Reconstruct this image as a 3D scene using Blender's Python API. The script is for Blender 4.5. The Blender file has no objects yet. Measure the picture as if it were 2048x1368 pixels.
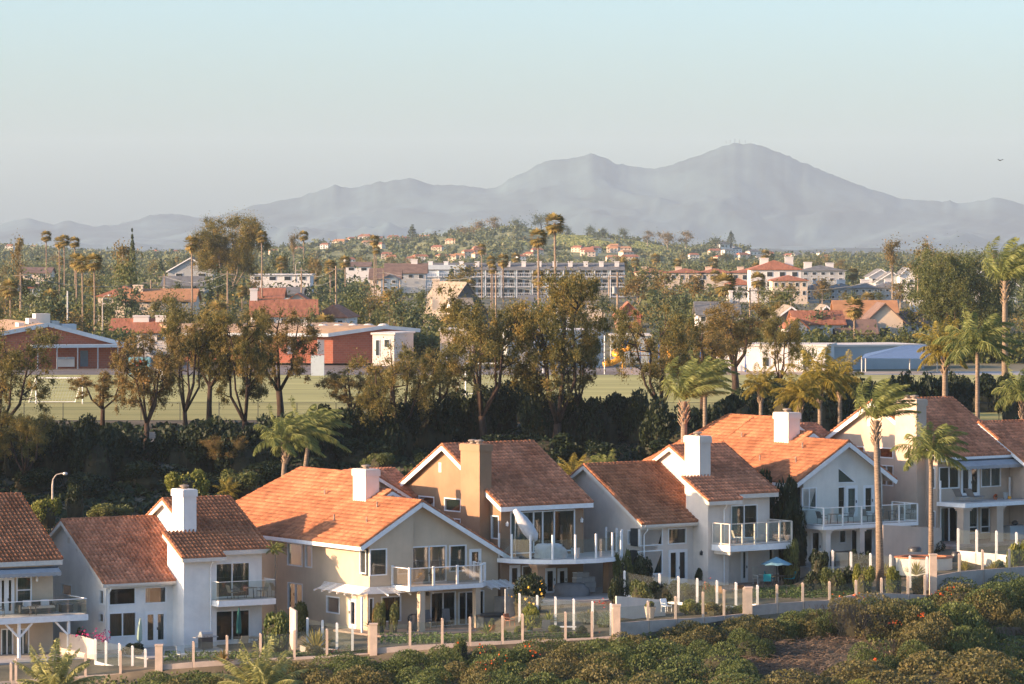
import bpy, math, random
import numpy as np
from mathutils import Vector, Matrix
from mathutils.geometry import tessellate_polygon
sc = bpy.context.scene
R = math.radians
random.seed(7); RNG = np.random.default_rng(11)
# ------------------------------------------------------------------ camera, sky, sun, exposure
FP = 8050.0; HY = 480.0; CZ = 60.0        # focal length in photo pixels, eye-level row, eye height
cam = bpy.data.cameras.new('camera'); camo = bpy.data.objects.new('camera', cam)
sc.collection.objects.link(camo); sc.camera = camo
cam.sensor_width = 36.0; cam.lens = FP / 2048 * 36; cam.shift_y = (HY - 684) / 2048
cam.clip_start = 1.0; cam.clip_end = 60000
camo.location = (0, 0, CZ); camo.rotation_euler = (R(90), 0, 0)
SUN_EL, SUN_ROT = 14.0, 254.0             # degrees; rotation clockwise from +Y
world = bpy.data.worlds.new('World'); sc.world = world; world.use_nodes = True
wn = world.node_tree; bg = wn.nodes['Background']
sky = wn.nodes.new('ShaderNodeTexSky'); sky.sky_type = 'NISHITA'; sky.sun_disc = False
sky.sun_elevation = R(SUN_EL); sky.sun_rotation = R(SUN_ROT); sky.altitude = 100
sky.air_density = 0.9; sky.dust_density = 2.0; sky.ozone_density = 3.5
wn.links.new(sky.outputs[0], bg.inputs[0]); bg.inputs[1].default_value = 0.079
sl = bpy.data.lights.new('sun', 'SUN'); sl.energy = 2.75; sl.angle = R(0.5); sl.color = (1.0, 0.66, 0.40)
so = bpy.data.objects.new('sun', sl); sc.collection.objects.link(so)
sd = Vector((math.sin(R(SUN_ROT)) * math.cos(R(SUN_EL)), math.cos(R(SUN_ROT)) * math.cos(R(SUN_EL)), math.sin(R(SUN_EL))))
so.rotation_euler = sd.to_track_quat('Z', 'Y').to_euler(); so.location = sd * 300
vs = sc.view_settings; vs.view_transform = 'Standard'; vs.look = 'None'; vs.exposure = 2.12; vs.gamma = 1; vs.use_curve_mapping = False
sc.render.engine = 'CYCLES'; cy = sc.cycles
cy.use_denoising = True; cy.max_bounces = 5; cy.diffuse_bounces = 3; cy.glossy_bounces = 2; cy.transmission_bounces = 3
cy.transparent_max_bounces = 10; cy.volume_bounces = 0; cy.sample_clamp_indirect = 6
# ------------------------------------------------------------------ helpers
def P(px, py, Y): return Vector(((px - 1024) * Y / FP, Y, CZ - (py - HY) * Y / FP))
def link(o, parent=None):
    sc.collection.objects.link(o)
    if parent is not None: o.parent = parent
    return o
def tag(o, label=None, cat=None, group=None, kind=None):
    if label: o['label'] = label
    if cat: o['category'] = cat
    if group: o['group'] = group
    if kind: o['kind'] = kind
    return o
def empty(name, loc, rz=0.0, label=None, cat=None, group=None, sc_=1.0):
    o = bpy.data.objects.new(name, None); link(o); o.location = loc; o.rotation_euler = (0, 0, rz); o.scale = (sc_,) * 3
    o.empty_display_size = .2
    return tag(o, label, cat, group)
def ucount(*a): return None
MATS = {}
def mat(name, col, rough=.8, var=.12, scale=2.0, bump=0.0, bscale=8.0, spec=.3, tint=0.0, metal=0.0, col2=None, stretch=None, fine=0.0):
    """principled material, colour broken up by noise in object space; tint reads the per-piece attribute"""
    if name in MATS: return MATS[name]
    m = bpy.data.materials.new(name); m.use_nodes = True; nt = m.node_tree; b = nt.nodes['Principled BSDF']
    b.inputs['Roughness'].default_value = rough; b.inputs['Specular IOR Level'].default_value = spec; b.inputs['Metallic'].default_value = metal
    tc = nt.nodes.new('ShaderNodeTexCoord'); src = tc.outputs['Object']
    if stretch:
        mp = nt.nodes.new('ShaderNodeMapping'); mp.inputs['Scale'].default_value = stretch; nt.links.new(src, mp.inputs[0]); src = mp.outputs[0]
    n = nt.nodes.new('ShaderNodeTexNoise'); n.inputs['Scale'].default_value = scale; n.inputs['Detail'].default_value = 5
    n.inputs['Roughness'].default_value = .62; nt.links.new(src, n.inputs[0])
    r = nt.nodes.new('ShaderNodeValToRGB'); nt.links.new(n.outputs[0], r.inputs[0])
    c1 = [max(0, c * (1 - var * 1.6)) for c in col]; c2 = [c * (1 + var) for c in (col2 or col)]
    r.color_ramp.elements[0].position = .33; r.color_ramp.elements[1].position = .68
    r.color_ramp.elements[0].color = (*c1, 1); r.color_ramp.elements[1].color = (*c2, 1)
    out = r.outputs[0]
    if tint:
        at = nt.nodes.new('ShaderNodeAttribute'); at.attribute_name = 'tint'
        mr = nt.nodes.new('ShaderNodeMapRange'); mr.inputs[3].default_value = 1 - tint; mr.inputs[4].default_value = 1 + tint
        nt.links.new(at.outputs['Fac'], mr.inputs[0])
        mx = nt.nodes.new('ShaderNodeVectorMath'); mx.operation = 'SCALE'
        nt.links.new(out, mx.inputs[0]); nt.links.new(mr.outputs[0], mx.inputs['Scale']); out = mx.outputs[0]
    if fine:     # rain streaks and patched areas
        m3 = nt.nodes.new('ShaderNodeMapping'); m3.inputs['Scale'].default_value = (2.6, 2.6, .22); nt.links.new(tc.outputs['Object'], m3.inputs[0]); n3 = nt.nodes.new('ShaderNodeTexNoise'); n3.inputs['Scale'].default_value = 1.3; n3.inputs['Detail'].default_value = 6; nt.links.new(m3.outputs[0], n3.inputs[0])
        r3 = nt.nodes.new('ShaderNodeMapRange'); r3.inputs[1].default_value = .35; r3.inputs[2].default_value = .6; r3.inputs[3].default_value = 1 - fine; r3.inputs[4].default_value = 1; nt.links.new(n3.outputs[0], r3.inputs[0]); v3 = nt.nodes.new('ShaderNodeVectorMath'); v3.operation = 'SCALE'; nt.links.new(out, v3.inputs[0]); nt.links.new(r3.outputs[0], v3.inputs['Scale']); out = v3.outputs[0]
    nt.links.new(out, b.inputs['Base Color'])
    if bump:
        n2 = nt.nodes.new('ShaderNodeTexNoise'); n2.inputs['Scale'].default_value = bscale; n2.inputs['Detail'].default_value = 6
        nt.links.new(src, n2.inputs[0]); bp = nt.nodes.new('ShaderNodeBump'); bp.inputs['Strength'].default_value = bump; bp.inputs['Distance'].default_value = .05
        nt.links.new(n2.outputs[0], bp.inputs['Height']); nt.links.new(bp.outputs[0], b.inputs['Normal'])
    MATS[name] = m; return m
def leafmat(name, cols, trans=.35, nscale=.5):
    """leaves: colour from the per-leaf tint and a slow noise, part of the light passes through"""
    if name in MATS: return MATS[name]
    m = bpy.data.materials.new(name); m.use_nodes = True; nt = m.node_tree; nt.nodes.clear()
    o = nt.nodes.new('ShaderNodeOutputMaterial'); d = nt.nodes.new('ShaderNodeBsdfPrincipled'); t = nt.nodes.new('ShaderNodeBsdfTranslucent')
    d.inputs['Roughness'].default_value = .55; d.inputs['Specular IOR Level'].default_value = .25
    at = nt.nodes.new('ShaderNodeAttribute'); at.attribute_name = 'tint'
    n = nt.nodes.new('ShaderNodeTexNoise'); n.inputs['Scale'].default_value = nscale; n.inputs['Detail'].default_value = 3
    g = nt.nodes.new('ShaderNodeTexCoord'); nt.links.new(g.outputs['Object'], n.inputs[0])
    a = nt.nodes.new('ShaderNodeMath'); a.operation = 'MULTIPLY_ADD'; a.inputs[1].default_value = .55
    s = nt.nodes.new('ShaderNodeMapRange'); s.inputs[1].default_value = .3; s.inputs[2].default_value = .7; s.inputs[3].default_value = 0; s.inputs[4].default_value = .45
    nt.links.new(n.outputs[0], s.inputs[0]); nt.links.new(at.outputs['Fac'], a.inputs[0]); nt.links.new(s.outputs[0], a.inputs[2])
    r = nt.nodes.new('ShaderNodeValToRGB'); nt.links.new(a.outputs[0], r.inputs[0])
    els = r.color_ramp.elements
    while len(els) < len(cols): els.new(.5)
    for i, c in enumerate(cols):
        els[i].position = i / (len(cols) - 1); els[i].color = (*c, 1)
    nt.links.new(r.outputs[0], d.inputs['Base Color']); nt.links.new(r.outputs[0], t.inputs[0])
    mx = nt.nodes.new('ShaderNodeMixShader'); mx.inputs[0].default_value = trans
    nt.links.new(d.outputs[0], mx.inputs[1]); nt.links.new(t.outputs[0], mx.inputs[2]); nt.links.new(mx.outputs[0], o.inputs[0])
    MATS[name] = m; return m
def glassmat(name, tintc=(.8, .9, .88), base=.10, edge=.75, haze=0.0, hazec=(.5, .5, .45)):
    if name in MATS: return MATS[name]
    m = bpy.data.materials.new(name); m.use_nodes = True; nt = m.node_tree; nt.nodes.clear()
    o = nt.nodes.new('ShaderNodeOutputMaterial'); tr = nt.nodes.new('ShaderNodeBsdfTransparent'); tr.inputs[0].default_value = (*tintc, 1)
    gl = nt.nodes.new('ShaderNodeBsdfGlossy'); gl.inputs['Roughness'].default_value = .03
    fr = nt.nodes.new('ShaderNodeLayerWeight'); fr.inputs[0].default_value = .35
    mr = nt.nodes.new('ShaderNodeMapRange'); mr.inputs[3].default_value = base; mr.inputs[4].default_value = edge
    nt.links.new(fr.outputs['Fresnel'], mr.inputs[0])
    mx = nt.nodes.new('ShaderNodeMixShader'); nt.links.new(mr.outputs[0], mx.inputs[0])
    body = tr.outputs[0]
    if haze:
        df = nt.nodes.new('ShaderNodeBsdfDiffuse'); df.inputs[0].default_value = (*hazec, 1)
        m2 = nt.nodes.new('ShaderNodeMixShader'); m2.inputs[0].default_value = haze
        nt.links.new(body, m2.inputs[1]); nt.links.new(df.outputs[0], m2.inputs[2]); body = m2.outputs[0]
    nt.links.new(body, mx.inputs[1]); nt.links.new(gl.outputs[0], mx.inputs[2]); nt.links.new(mx.outputs[0], o.inputs[0])
    MATS[name] = m; return m
class MB:
    """collects faces, links them as one mesh object"""
    def __init__(s): s.v = []; s.f = []; s.m = []; s.t = []
    def add(s, vs_, fs_, mi=0, t=None):
        n = len(s.v); s.v.extend([tuple(x) for x in vs_])
        for f in fs_: s.f.append([i + n for i in f]); s.m.append(mi); s.t.append(random.random() if t is None else t)
        return s
    def box(s, x0, x1, y0, y1, z0, z1, mi=0, M=None):
        vs_ = [Vector((x, y, z)) for z in (z0, z1) for y in (y0, y1) for x in (x0, x1)]
        if M is not None: vs_ = [M @ p for p in vs_]
        return s.add(vs_, [(0, 2, 3, 1), (4, 5, 7, 6), (0, 1, 5, 4), (2, 6, 7, 3), (0, 4, 6, 2), (1, 3, 7, 5)], mi)
    def beam(s, p0, p1, w, h, mi=0, up=(0, 0, 1)):
        p0 = Vector(p0); p1 = Vector(p1); d = p1 - p0; L = d.length; d.normalize(); u = Vector(up)
        sd_ = d.cross(u)
        if sd_.length < 1e-4: sd_ = d.cross(Vector((1, 0, 0)))
        sd_.normalize(); u = sd_.cross(d)
        q = [p0 + sd_ * a * w / 2 + u * b * h / 2 for a, b in ((-1, -1), (1, -1), (1, 1), (-1, 1))]
        return s.add(q + [x + d * L for x in q], [(3, 2, 1, 0), (4, 5, 6, 7), (0, 1, 5, 4), (1, 2, 6, 5), (2, 3, 7, 6), (3, 0, 4, 7)], mi)
    def tube(s, pts, rad, n=6, mi=0, cap=True):
        pts = [Vector(p) for p in pts]
        if not hasattr(rad, '__len__'): rad = [rad] * len(pts)
        base = len(s.v); ref = Vector((.31, .95, .05))
        for i, p in enumerate(pts):
            d = (pts[min(i + 1, len(pts) - 1)] - pts[max(i - 1, 0)]).normalized()
            a = d.cross(ref)
            if a.length < .2: a = d.cross(Vector((1, 0, 0)))
            a.normalize(); b = d.cross(a)
            for k in range(n):
                t = 2 * math.pi * k / n; s.v.append(tuple(p + (a * math.cos(t) + b * math.sin(t)) * rad[i]))
        for i in range(len(pts) - 1):
            for k in range(n):
                q = [base + i * n + k, base + i * n + (k + 1) % n, base + (i + 1) * n + (k + 1) % n, base + (i + 1) * n + k]
                s.f.append(q[::-1]); s.m.append(mi); s.t.append(.5)
        if cap:
            s.f.append([base + k for k in range(n)]); s.m.append(mi); s.t.append(.5)
            s.f.append([base + (len(pts) - 1) * n + k for k in range(n)][::-1]); s.m.append(mi); s.t.append(.5)
        return s
    def cyl(s, x, y, z0, z1, r0, r1=None, n=12, mi=0): return s.tube([(x, y, z0), (x, y, z1)], [r0, r0 if r1 is None else r1], n, mi)
    def lathe(s, c, prof, n=12, mi=0):
        b = len(s.v)
        for z, r in prof:
            for k in range(n):
                a = 2 * math.pi * k / n; s.v.append((c[0] + r * math.cos(a), c[1] + r * math.sin(a), c[2] + z))
        for i in range(len(prof) - 1):
            for k in range(n):
                s.f.append([b + i * n + k, b + i * n + (k + 1) % n, b + (i + 1) * n + (k + 1) % n, b + (i + 1) * n + k]); s.m.append(mi); s.t.append(.5)
        return s
    def prism(s, poly, z0, z1, mi=0):
        n = len(poly); vs_ = [(x, y, z0) for x, y in poly] + [(x, y, z1) for x, y in poly]
        fs_ = [list(range(n))[::-1], list(range(n, 2 * n))] + [(i, (i + 1) % n, n + (i + 1) % n, n + i) for i in range(n)]
        return s.add(vs_, fs_, mi)
    def poly(s, pts, mi=0, t=None): return s.add(pts, [list(range(len(pts)))], mi, t)
    def build(s, name, mats, parent=None, smooth=False, **kw):
        me = bpy.data.meshes.new(name); me.from_pydata(s.v, [], s.f)
        for m in (mats if isinstance(mats, (list, tuple)) else [mats]): me.materials.append(m)
        if s.f:
            me.polygons.foreach_set('material_index', s.m)
            a = me.attributes.new('tint', 'FLOAT', 'FACE'); a.data.foreach_set('value', s.t)
            if smooth: me.polygons.foreach_set('use_smooth', [True] * len(s.f))
        me.update(); o = bpy.data.objects.new(name, me); link(o, parent)
        return tag(o, **kw)
def npmesh(name, V, Fq, tint, mats, midx=None, smooth=False):
    """mesh from numpy quads"""
    me = bpy.data.meshes.new(name); nv, nf = len(V), len(Fq); k = Fq.shape[1]
    me.vertices.add(nv); me.vertices.foreach_set('co', np.asarray(V, np.float32).ravel())
    me.loops.add(nf * k); me.loops.foreach_set('vertex_index', np.asarray(Fq, np.int32).ravel())
    me.polygons.add(nf); me.polygons.foreach_set('loop_start', np.arange(0, nf * k, k, dtype=np.int32))
    for m in (mats if isinstance(mats, (list, tuple)) else [mats]): me.materials.append(m)
    if midx is not None: me.polygons.foreach_set('material_index', np.asarray(midx, np.int32))
    if tint is not None:
        a = me.attributes.new('tint', 'FLOAT', 'FACE'); a.data.foreach_set('value', np.asarray(tint, np.float32))
    if smooth: me.polygons.foreach_set('use_smooth', np.ones(nf, bool))
    me.update(calc_edges=True); me.validate(); return me
def dup(root, loc=None, rz=None, s=None, label=None, group=None, parent=None):
    c = root.copy(); link(c, parent)
    if loc is not None: c.location = loc
    if rz is not None: c.rotation_euler = (0, 0, rz)
    if s is not None: c.scale = (s,) * 3 if not hasattr(s, '__len__') else s
    if label: c['label'] = label
    if group: c['group'] = group
    for ch in list(root.children):
        d = ch.copy(); link(d, c)
        for g in ch.children:
            e = g.copy(); link(e, d)
    return c
# ------------------------------------------------------------------ terrain
def lerp_tab(tab, x):
    if x <= tab[0][0]: return tab[0][1]
    for (a, b), (c, d) in zip(tab, tab[1:]):
        if x <= c: return b + (d - b) * (x - a) / (c - a)
    return tab[-1][1]
YF = [(-900, 250), (0, 257), (1235, 258), (1487, 266), (1860, 272), (2048, 280), (3000, 320)]         # the front fence line
PF = [(-900, 1420), (0, 1368), (75, 1362), (320, 1338), (500, 1325), (745, 1306), (930, 1291), (1235, 1274), (1300, 1262), (1400, 1246),
      (1487, 1231), (1670, 1214), (1800, 1200), (1865, 1190), (2048, 1158), (3000, 1000)]
PADZ = [(-900, 29), (-100, 32.1), (190, 32.25), (560, 32.4), (620, 33.3), (960, 33.4), (1040, 34.9), (1230, 35.2), (1580, 35.4), (1640, 36.5), (1830, 36.6), (1880, 37.5), (2060, 37.6), (3000, 41)]
YH = [(-900, 262), (0, 266), (212, 270), (1000, 277), (1280, 282), (1600, 290), (1875, 296), (3000, 330)]
_RC = {}
def rows(px):
    px = round(px / 2) * 2
    if px in _RC: return _RC[px]
    yf = lerp_tab(YF, px); zf = CZ - (lerp_tab(PF, px) - HY) * yf / FP; yh = lerp_tab(YH, px); pz = lerp_tab(PADZ, px)
    t = (px - 1024) / 1024.0
    _RC[px] = [(60, 8), (150, 20), (205, 25 + 1.5 * t), (yf - 26, zf - 4.2), (yf - 12, zf - 2.2), (yf - 3, zf - 1.1), (yf - .4, zf - .25), (yf, zf),
            (yf + 3, zf + .06 * (pz - zf) + .1), (yh - 5, pz - .06), (yh + 12, pz), (yh + 24, pz + .3), (yh + 30, pz + .6), (yh + 36, pz + .8 + 1.2 * (t < -.2)), (340 + 6 * max(t, 0), 38.9 + .5 * t), (356 + 4 * max(t, 0), 41.6), (372, 43), (380, 43),
            (560, 43), (600, 43.6), (700, 45.5), (900, 45.5), (1100, 44.0), (1500, 44.5), (2000, 44), (2450, 45), (3300, 46), (4200, 40), (5500, 20)]
    return _RC[px]
NR = 29
HILL = [(-400, 488), (0, 486), (200, 500), (380, 500), (560, 492), (640, 480), (740, 472), (800, 474), (860, 466), (950, 455), (1030, 448), (1090, 458), (1130, 463), (1200, 464), (1260, 472), (1330, 486), (1400, 490), (1440, 480), (1500, 494), (1560, 510), (1640, 520), (1760, 526), (1900, 520), (2048, 505), (2400, 490)]
def ground(x, y):
    px = min(3000, max(-900, 1024 + x / y * FP))
    rw = rows(px); prev = rw[0]
    z = prev[1]
    for i in range(1, NR):
        cur = rw[i]
        if y <= cur[0] or i == NR - 1:
            k = min(1, max(0, (y - prev[0]) / max(1e-6, cur[0] - prev[0]))); z = prev[1] + (cur[1] - prev[1]) * k; break
        prev = cur
    if 2000 < y < 5000:      # the far hill, crest near 3200 m
        k = 1 - abs(y - 3200) / (1100 if y < 3200 else 900)
        if k > 0:
            ztop = CZ + (HY - 11 - lerp_tab(HILL, px)) * 3200 / FP; k = k * k * (3 - 2 * k)
            z = z + max(0, ztop - z) * k
    return z
def hit(px, py, y0=215, y1=3200):
    """where the line of sight through a photo pixel meets the ground"""
    y = y0; k = (px - 1024) / FP; s_ = (HY - py) / FP; st = 1.0
    while y < y1:
        if CZ + s_ * y < ground(k * y, y): break
        y += 1.0 if y < 700 else 6.0
    return Vector((k * y, y, ground(k * y, y)))
def gz(x, y): return Vector((x, y, ground(x, y)))
def at(px, Y): x = (px - 1024) / FP * Y; return Vector((x, Y, ground(x, Y)))
# ------------------------------------------------------------------ materials of the houses
M_TILE = mat('clay_tile', (.36, .135, .058), rough=.75, var=.13, scale=.5, tint=.26, bump=.3, bscale=25, col2=(.42, .18, .088))
M_TILE2 = mat('clay_tile_weathered', (.53, .20, .098), rough=.8, var=.16, scale=.5, tint=.28, bump=.3, bscale=25, col2=(.58, .25, .135))
M_CAP = mat('ridge_clay', (.39, .15, .065), rough=.75, var=.2, scale=1.5, tint=.25)
def stucco(name, col): return mat(name, col, rough=.9, var=.08, scale=.45, bump=.35, bscale=30, spec=.15, fine=.03)
M_TAN = stucco('tan_stucco', (.57, .45, .32)); M_OCHRE = stucco('ochre_stucco', (.33, .205, .125)); M_WHITE = stucco('white_stucco', (.84, .81, .76))
M_CREAM = stucco('cream_stucco', (.74, .65, .56)); M_GREY = stucco('grey_stucco', (.72, .69, .62)); M_PEACH = stucco('peach_stucco', (.56, .44, .34))
M_BEIGE = stucco('beige_stucco', (.56, .46, .38)); M_TRIM = mat('white_trim', (.84, .83, .81), rough=.55, var=.05, scale=3, spec=.35)
M_TRIMC = mat('cream_trim', (.68, .62, .54), rough=.6, var=.05, scale=3)
M_FRAME = mat('window_frame_white', (.78, .78, .77), rough=.4, var=.03, scale=4, spec=.5)
M_ROOMSHADE = mat('painted_room_shade', (.035, .04, .042), rough=.9, var=.3, scale=1)  # gloom of the interiors painted as a near-black colour
M_CURT = mat('curtain_cloth', (.34, .36, .36), rough=.9, var=.12, scale=3, stretch=(9, 9, .3))
M_BLIND = mat('blind_slats', (.20, .25, .25), rough=.7, var=.22, scale=2, stretch=(.3, .3, 22))
M_VBL = mat('vertical_blinds', (.09, .115, .11), rough=.7, var=.35, scale=3, stretch=(14, 14, .15))
M_GLASS = glassmat('window_glass', (.50, .60, .58), .06, .6); M_GLASSP = glassmat('screen_glass', (.86, .93, .91), .07, .55, .05, (.55, .62, .6))
M_GLASSA = glassmat('amber_balcony_glass', (.86, .80, .70), .18, .7, .12, (.7, .58, .45)); M_METAL = mat('dark_metal', (.045, .045, .045), rough=.4, var=.1, spec=.5)
M_FLUE = mat('rusty_flue', (.30, .24, .19), rough=.6, var=.35, scale=6); M_STEEL = mat('grey_steel', (.42, .43, .43), rough=.45, var=.1, metal=.3)
M_CONC = mat('concrete', (.40, .37, .34), rough=.9, var=.14, scale=.8, bump=.2); M_DECKF = mat('deck_floor', (.50, .47, .43), rough=.8, var=.1, scale=1)
M_AWN = mat('grey_awning', (.33, .34, .35), rough=.85, var=.08, scale=2)
# ------------------------------------------------------------------ house frame: u along the front, v into the house, w up
class House:
    def __init__(s, px, py, Y, deg, label, name='house'):
        s.o = P(px, py, Y); s.a = R(deg); s.c = math.cos(s.a); s.s = math.sin(s.a)
        s.root = empty(name, s.o, s.a, label, 'house', 'tile-roofed houses in the front row') if label else None
        if s.root: s.root['label'] = label
    def U(s, px, v=0.0):
        k = (px - 1024) / FP; return (k * (s.o.y + v * s.c) - s.o.x + v * s.s) / (s.c - k * s.s)
    def V(s, px, u=0.0):
        k = (px - 1024) / FP; return (k * (s.o.y + u * s.s) - s.o.x - u * s.c) / (-s.s - k * s.c)
    def W(s, py, u, v): return CZ - s.o.z - (py - HY) * (s.o.y + u * s.s + v * s.c) / FP
    def world(s, u, v, w=0.0): return Vector((s.o.x + u * s.c - v * s.s, s.o.y + u * s.s + v * s.c, s.o.z + w))
class Face:
    """a wall plane: kind f = front (u, w) at v, s = left side (v, w) at u; d goes into the house"""
    def __init__(s, H, kind, off): s.H = H; s.k = kind; s.o = off
    def pt(s, a, b, d=0.0): return (a, s.o + d, b) if s.k == 'f' else (s.o + d, a, b)
    def ab(s, px, py):
        if s.k == 'f': u = s.H.U(px, s.o); return u, s.H.W(py, u, s.o)
        v = s.H.V(px, s.o); return v, s.H.W(py, s.o, v)
    def rect(s, x0, y0, x1, y1):
        a0, b1 = s.ab(x0, y0); a1, b0 = s.ab(x1, y1)
        return (min(a0, a1), max(a0, a1), b0, b1)
def wall(F_, outer, holes=(), mb=None, dep=.16, back=True):
    """a stucco wall with real openings; reveals go in to the glass"""
    hp = [([(h[0], h[2]), (h[1], h[2]), (h[1], h[3]), (h[0], h[3])] if not hasattr(h[0], '__len__') else list(h)) for h in holes]
    loops = [[Vector((a, b, 0)) for a, b in outer]] + [[Vector((a, b, 0)) for a, b in h] for h in hp]
    flat = [p for l in loops for p in l]
    for t in tessellate_polygon(loops): mb.add([F_.pt(flat[i].x, flat[i].y) for i in t], [(0, 1, 2)])
    for h in hp:
        for i in range(len(h)):
            p, q = h[i], h[(i + 1) % len(h)]
            mb.add([F_.pt(*p), F_.pt(*q), F_.pt(*q, dep), F_.pt(*p, dep)], [(0, 1, 2, 3)])
    return mb
def fbox(F_, mb, a0, a1, b0, b1, d0, d1, mi=0):
    vs_ = [F_.pt(a, b, d) for d in (d0, d1) for b in (b0, b1) for a in (a0, a1)]
    mb.add(vs_, [(0, 2, 3, 1), (4, 5, 7, 6), (0, 1, 5, 4), (2, 6, 7, 3), (0, 4, 6, 2), (1, 3, 7, 5)], mi)
def window(F_, r, kind='fixed', inner=None, name='window', open_=None, thick=.07, parent=None, glass=None, fm=None):
    """frame with mullions (part), glass pane and curtain (sub-parts)"""
    a0, a1, b0, b1 = r; H = F_.H; mb = MB(); w = thick; g = .012; d0, d1 = -.035, .09
    def bar(x0, x1, y0, y1, e=0): fbox(F_, mb, x0, x1, y0, y1, d0 + e, d1 - e)
    bar(a0 - g, a0 + w, b0 - g, b1 + g); bar(a1 - w, a1 + g, b0 - g, b1 + g); bar(a0 + w, a1 - w, b1 - w, b1 + g); bar(a0 + w, a1 - w, b0 - g, b0 + w)
    m = (a0 + a1) / 2
    if kind in ('slider', 'french', 'sash2'):
        bar(m - w * .55, m + w * .55, b0 + w, b1 - w, .01)
    if kind == 'sash': bar(a0 + w, a1 - w, (b0 + b1) / 2 - .035, (b0 + b1) / 2 + .035, .01)
    if kind == 'slider3':
        for q in (.36, .50, .68): x = a0 + (a1 - a0) * q; bar(x - .045, x + .045, b0 + w, b1 - w, .01)
    if kind == 'french':
        for x0, x1 in ((a0 + w, m - w * .55), (m + w * .55, a1 - w)):
            bar(x0, x0 + .12, b0 + w, b1 - w, .015); bar(x1 - .12, x1, b0 + w, b1 - w, .015)
            bar(x0 + .12, x1 - .12, b1 - w - .14, b1 - w, .015); bar(x0 + .12, x1 - .12, b0 + w, b0 + w + .25, .015)
    if kind == 'door1':
        bar(a0 + w, a0 + .2, b0 + w, b1 - w, .015); bar(a1 - .2, a1 - w, b0 + w, b1 - w, .015); bar(a0 + .2, a1 - .2, b0 + w, b0 + .3, .015); bar(a0 + .2, a1 - .2, b1 - .2, b1 - w, .015)
    if kind == 'low_sash': bar(a0 + w, a1 - w, b0 + .42, b0 + .5, .01); 
    fr = mb.build(name, fm or M_FRAME, parent or H.root)
    if parent is None:
        pb = MB(); z = .05
        pb.add([F_.pt(a0 + .02, b0 + .02, z), F_.pt(a1 - .02, b0 + .02, z), F_.pt(a1 - .02, b1 - .02, z), F_.pt(a0 + .02, b1 - .02, z)], [(0, 1, 2, 3)])
        pb.build('pane', glass or M_GLASS, fr)
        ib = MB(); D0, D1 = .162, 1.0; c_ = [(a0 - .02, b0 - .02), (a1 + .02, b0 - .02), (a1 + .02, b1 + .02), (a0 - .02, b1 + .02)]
        ib.add([F_.pt(*q, D0) for q in c_] + [F_.pt(*q, D1) for q in c_], [(4, 5, 6, 7), (0, 1, 5, 4), (1, 2, 6, 5), (2, 3, 7, 6), (3, 0, 4, 7)]); ib.build('dark_lining', M_ROOMSHADE, fr)  # box added behind the glass, interior shade put into its colour
        if inner:
            q = {'curtain': M_CURT, 'blind': M_BLIND, 'vblind': M_VBL, 'halfc': M_CURT, 'sidec': M_CURT}[inner]; cb = MB()
            x1 = a1 - .03; y0 = b0 + .03
            if inner == 'halfc': y0 = b0 + (b1 - b0) * .45
            if inner == 'sidec': x1 = a0 + (a1 - a0) * .3
            n = max(4, int((x1 - a0) / .11)); 
            for i in range(n):
                xa = a0 + .03 + (x1 - a0 - .03) * i / n; xb = a0 + .03 + (x1 - a0 - .03) * (i + 1) / n; e = .03 * (i % 2) if inner != 'blind' else 0
                cb.add([F_.pt(xa, y0, .13 + e), F_.pt(xb, y0, .13 + .03 - e), F_.pt(xb, b1 - .03, .13 + .03 - e), F_.pt(xa, b1 - .03, .13 + e)], [(0, 1, 2, 3)])
            cb.build('curtain' if inner != 'blind' else 'blind', q, fr)
        if kind in ('french', 'door1', 'slider') and b1 - b0 > 1.8:
            hb = MB(); x = (m + .1) if kind != 'door1' else a1 - .13
            fbox(F_, hb, x - .02, x + .02, b0 + 1.0, b0 + 1.18, -.09, -.03); hb.build('handle', M_METAL, fr)
    return fr
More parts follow.
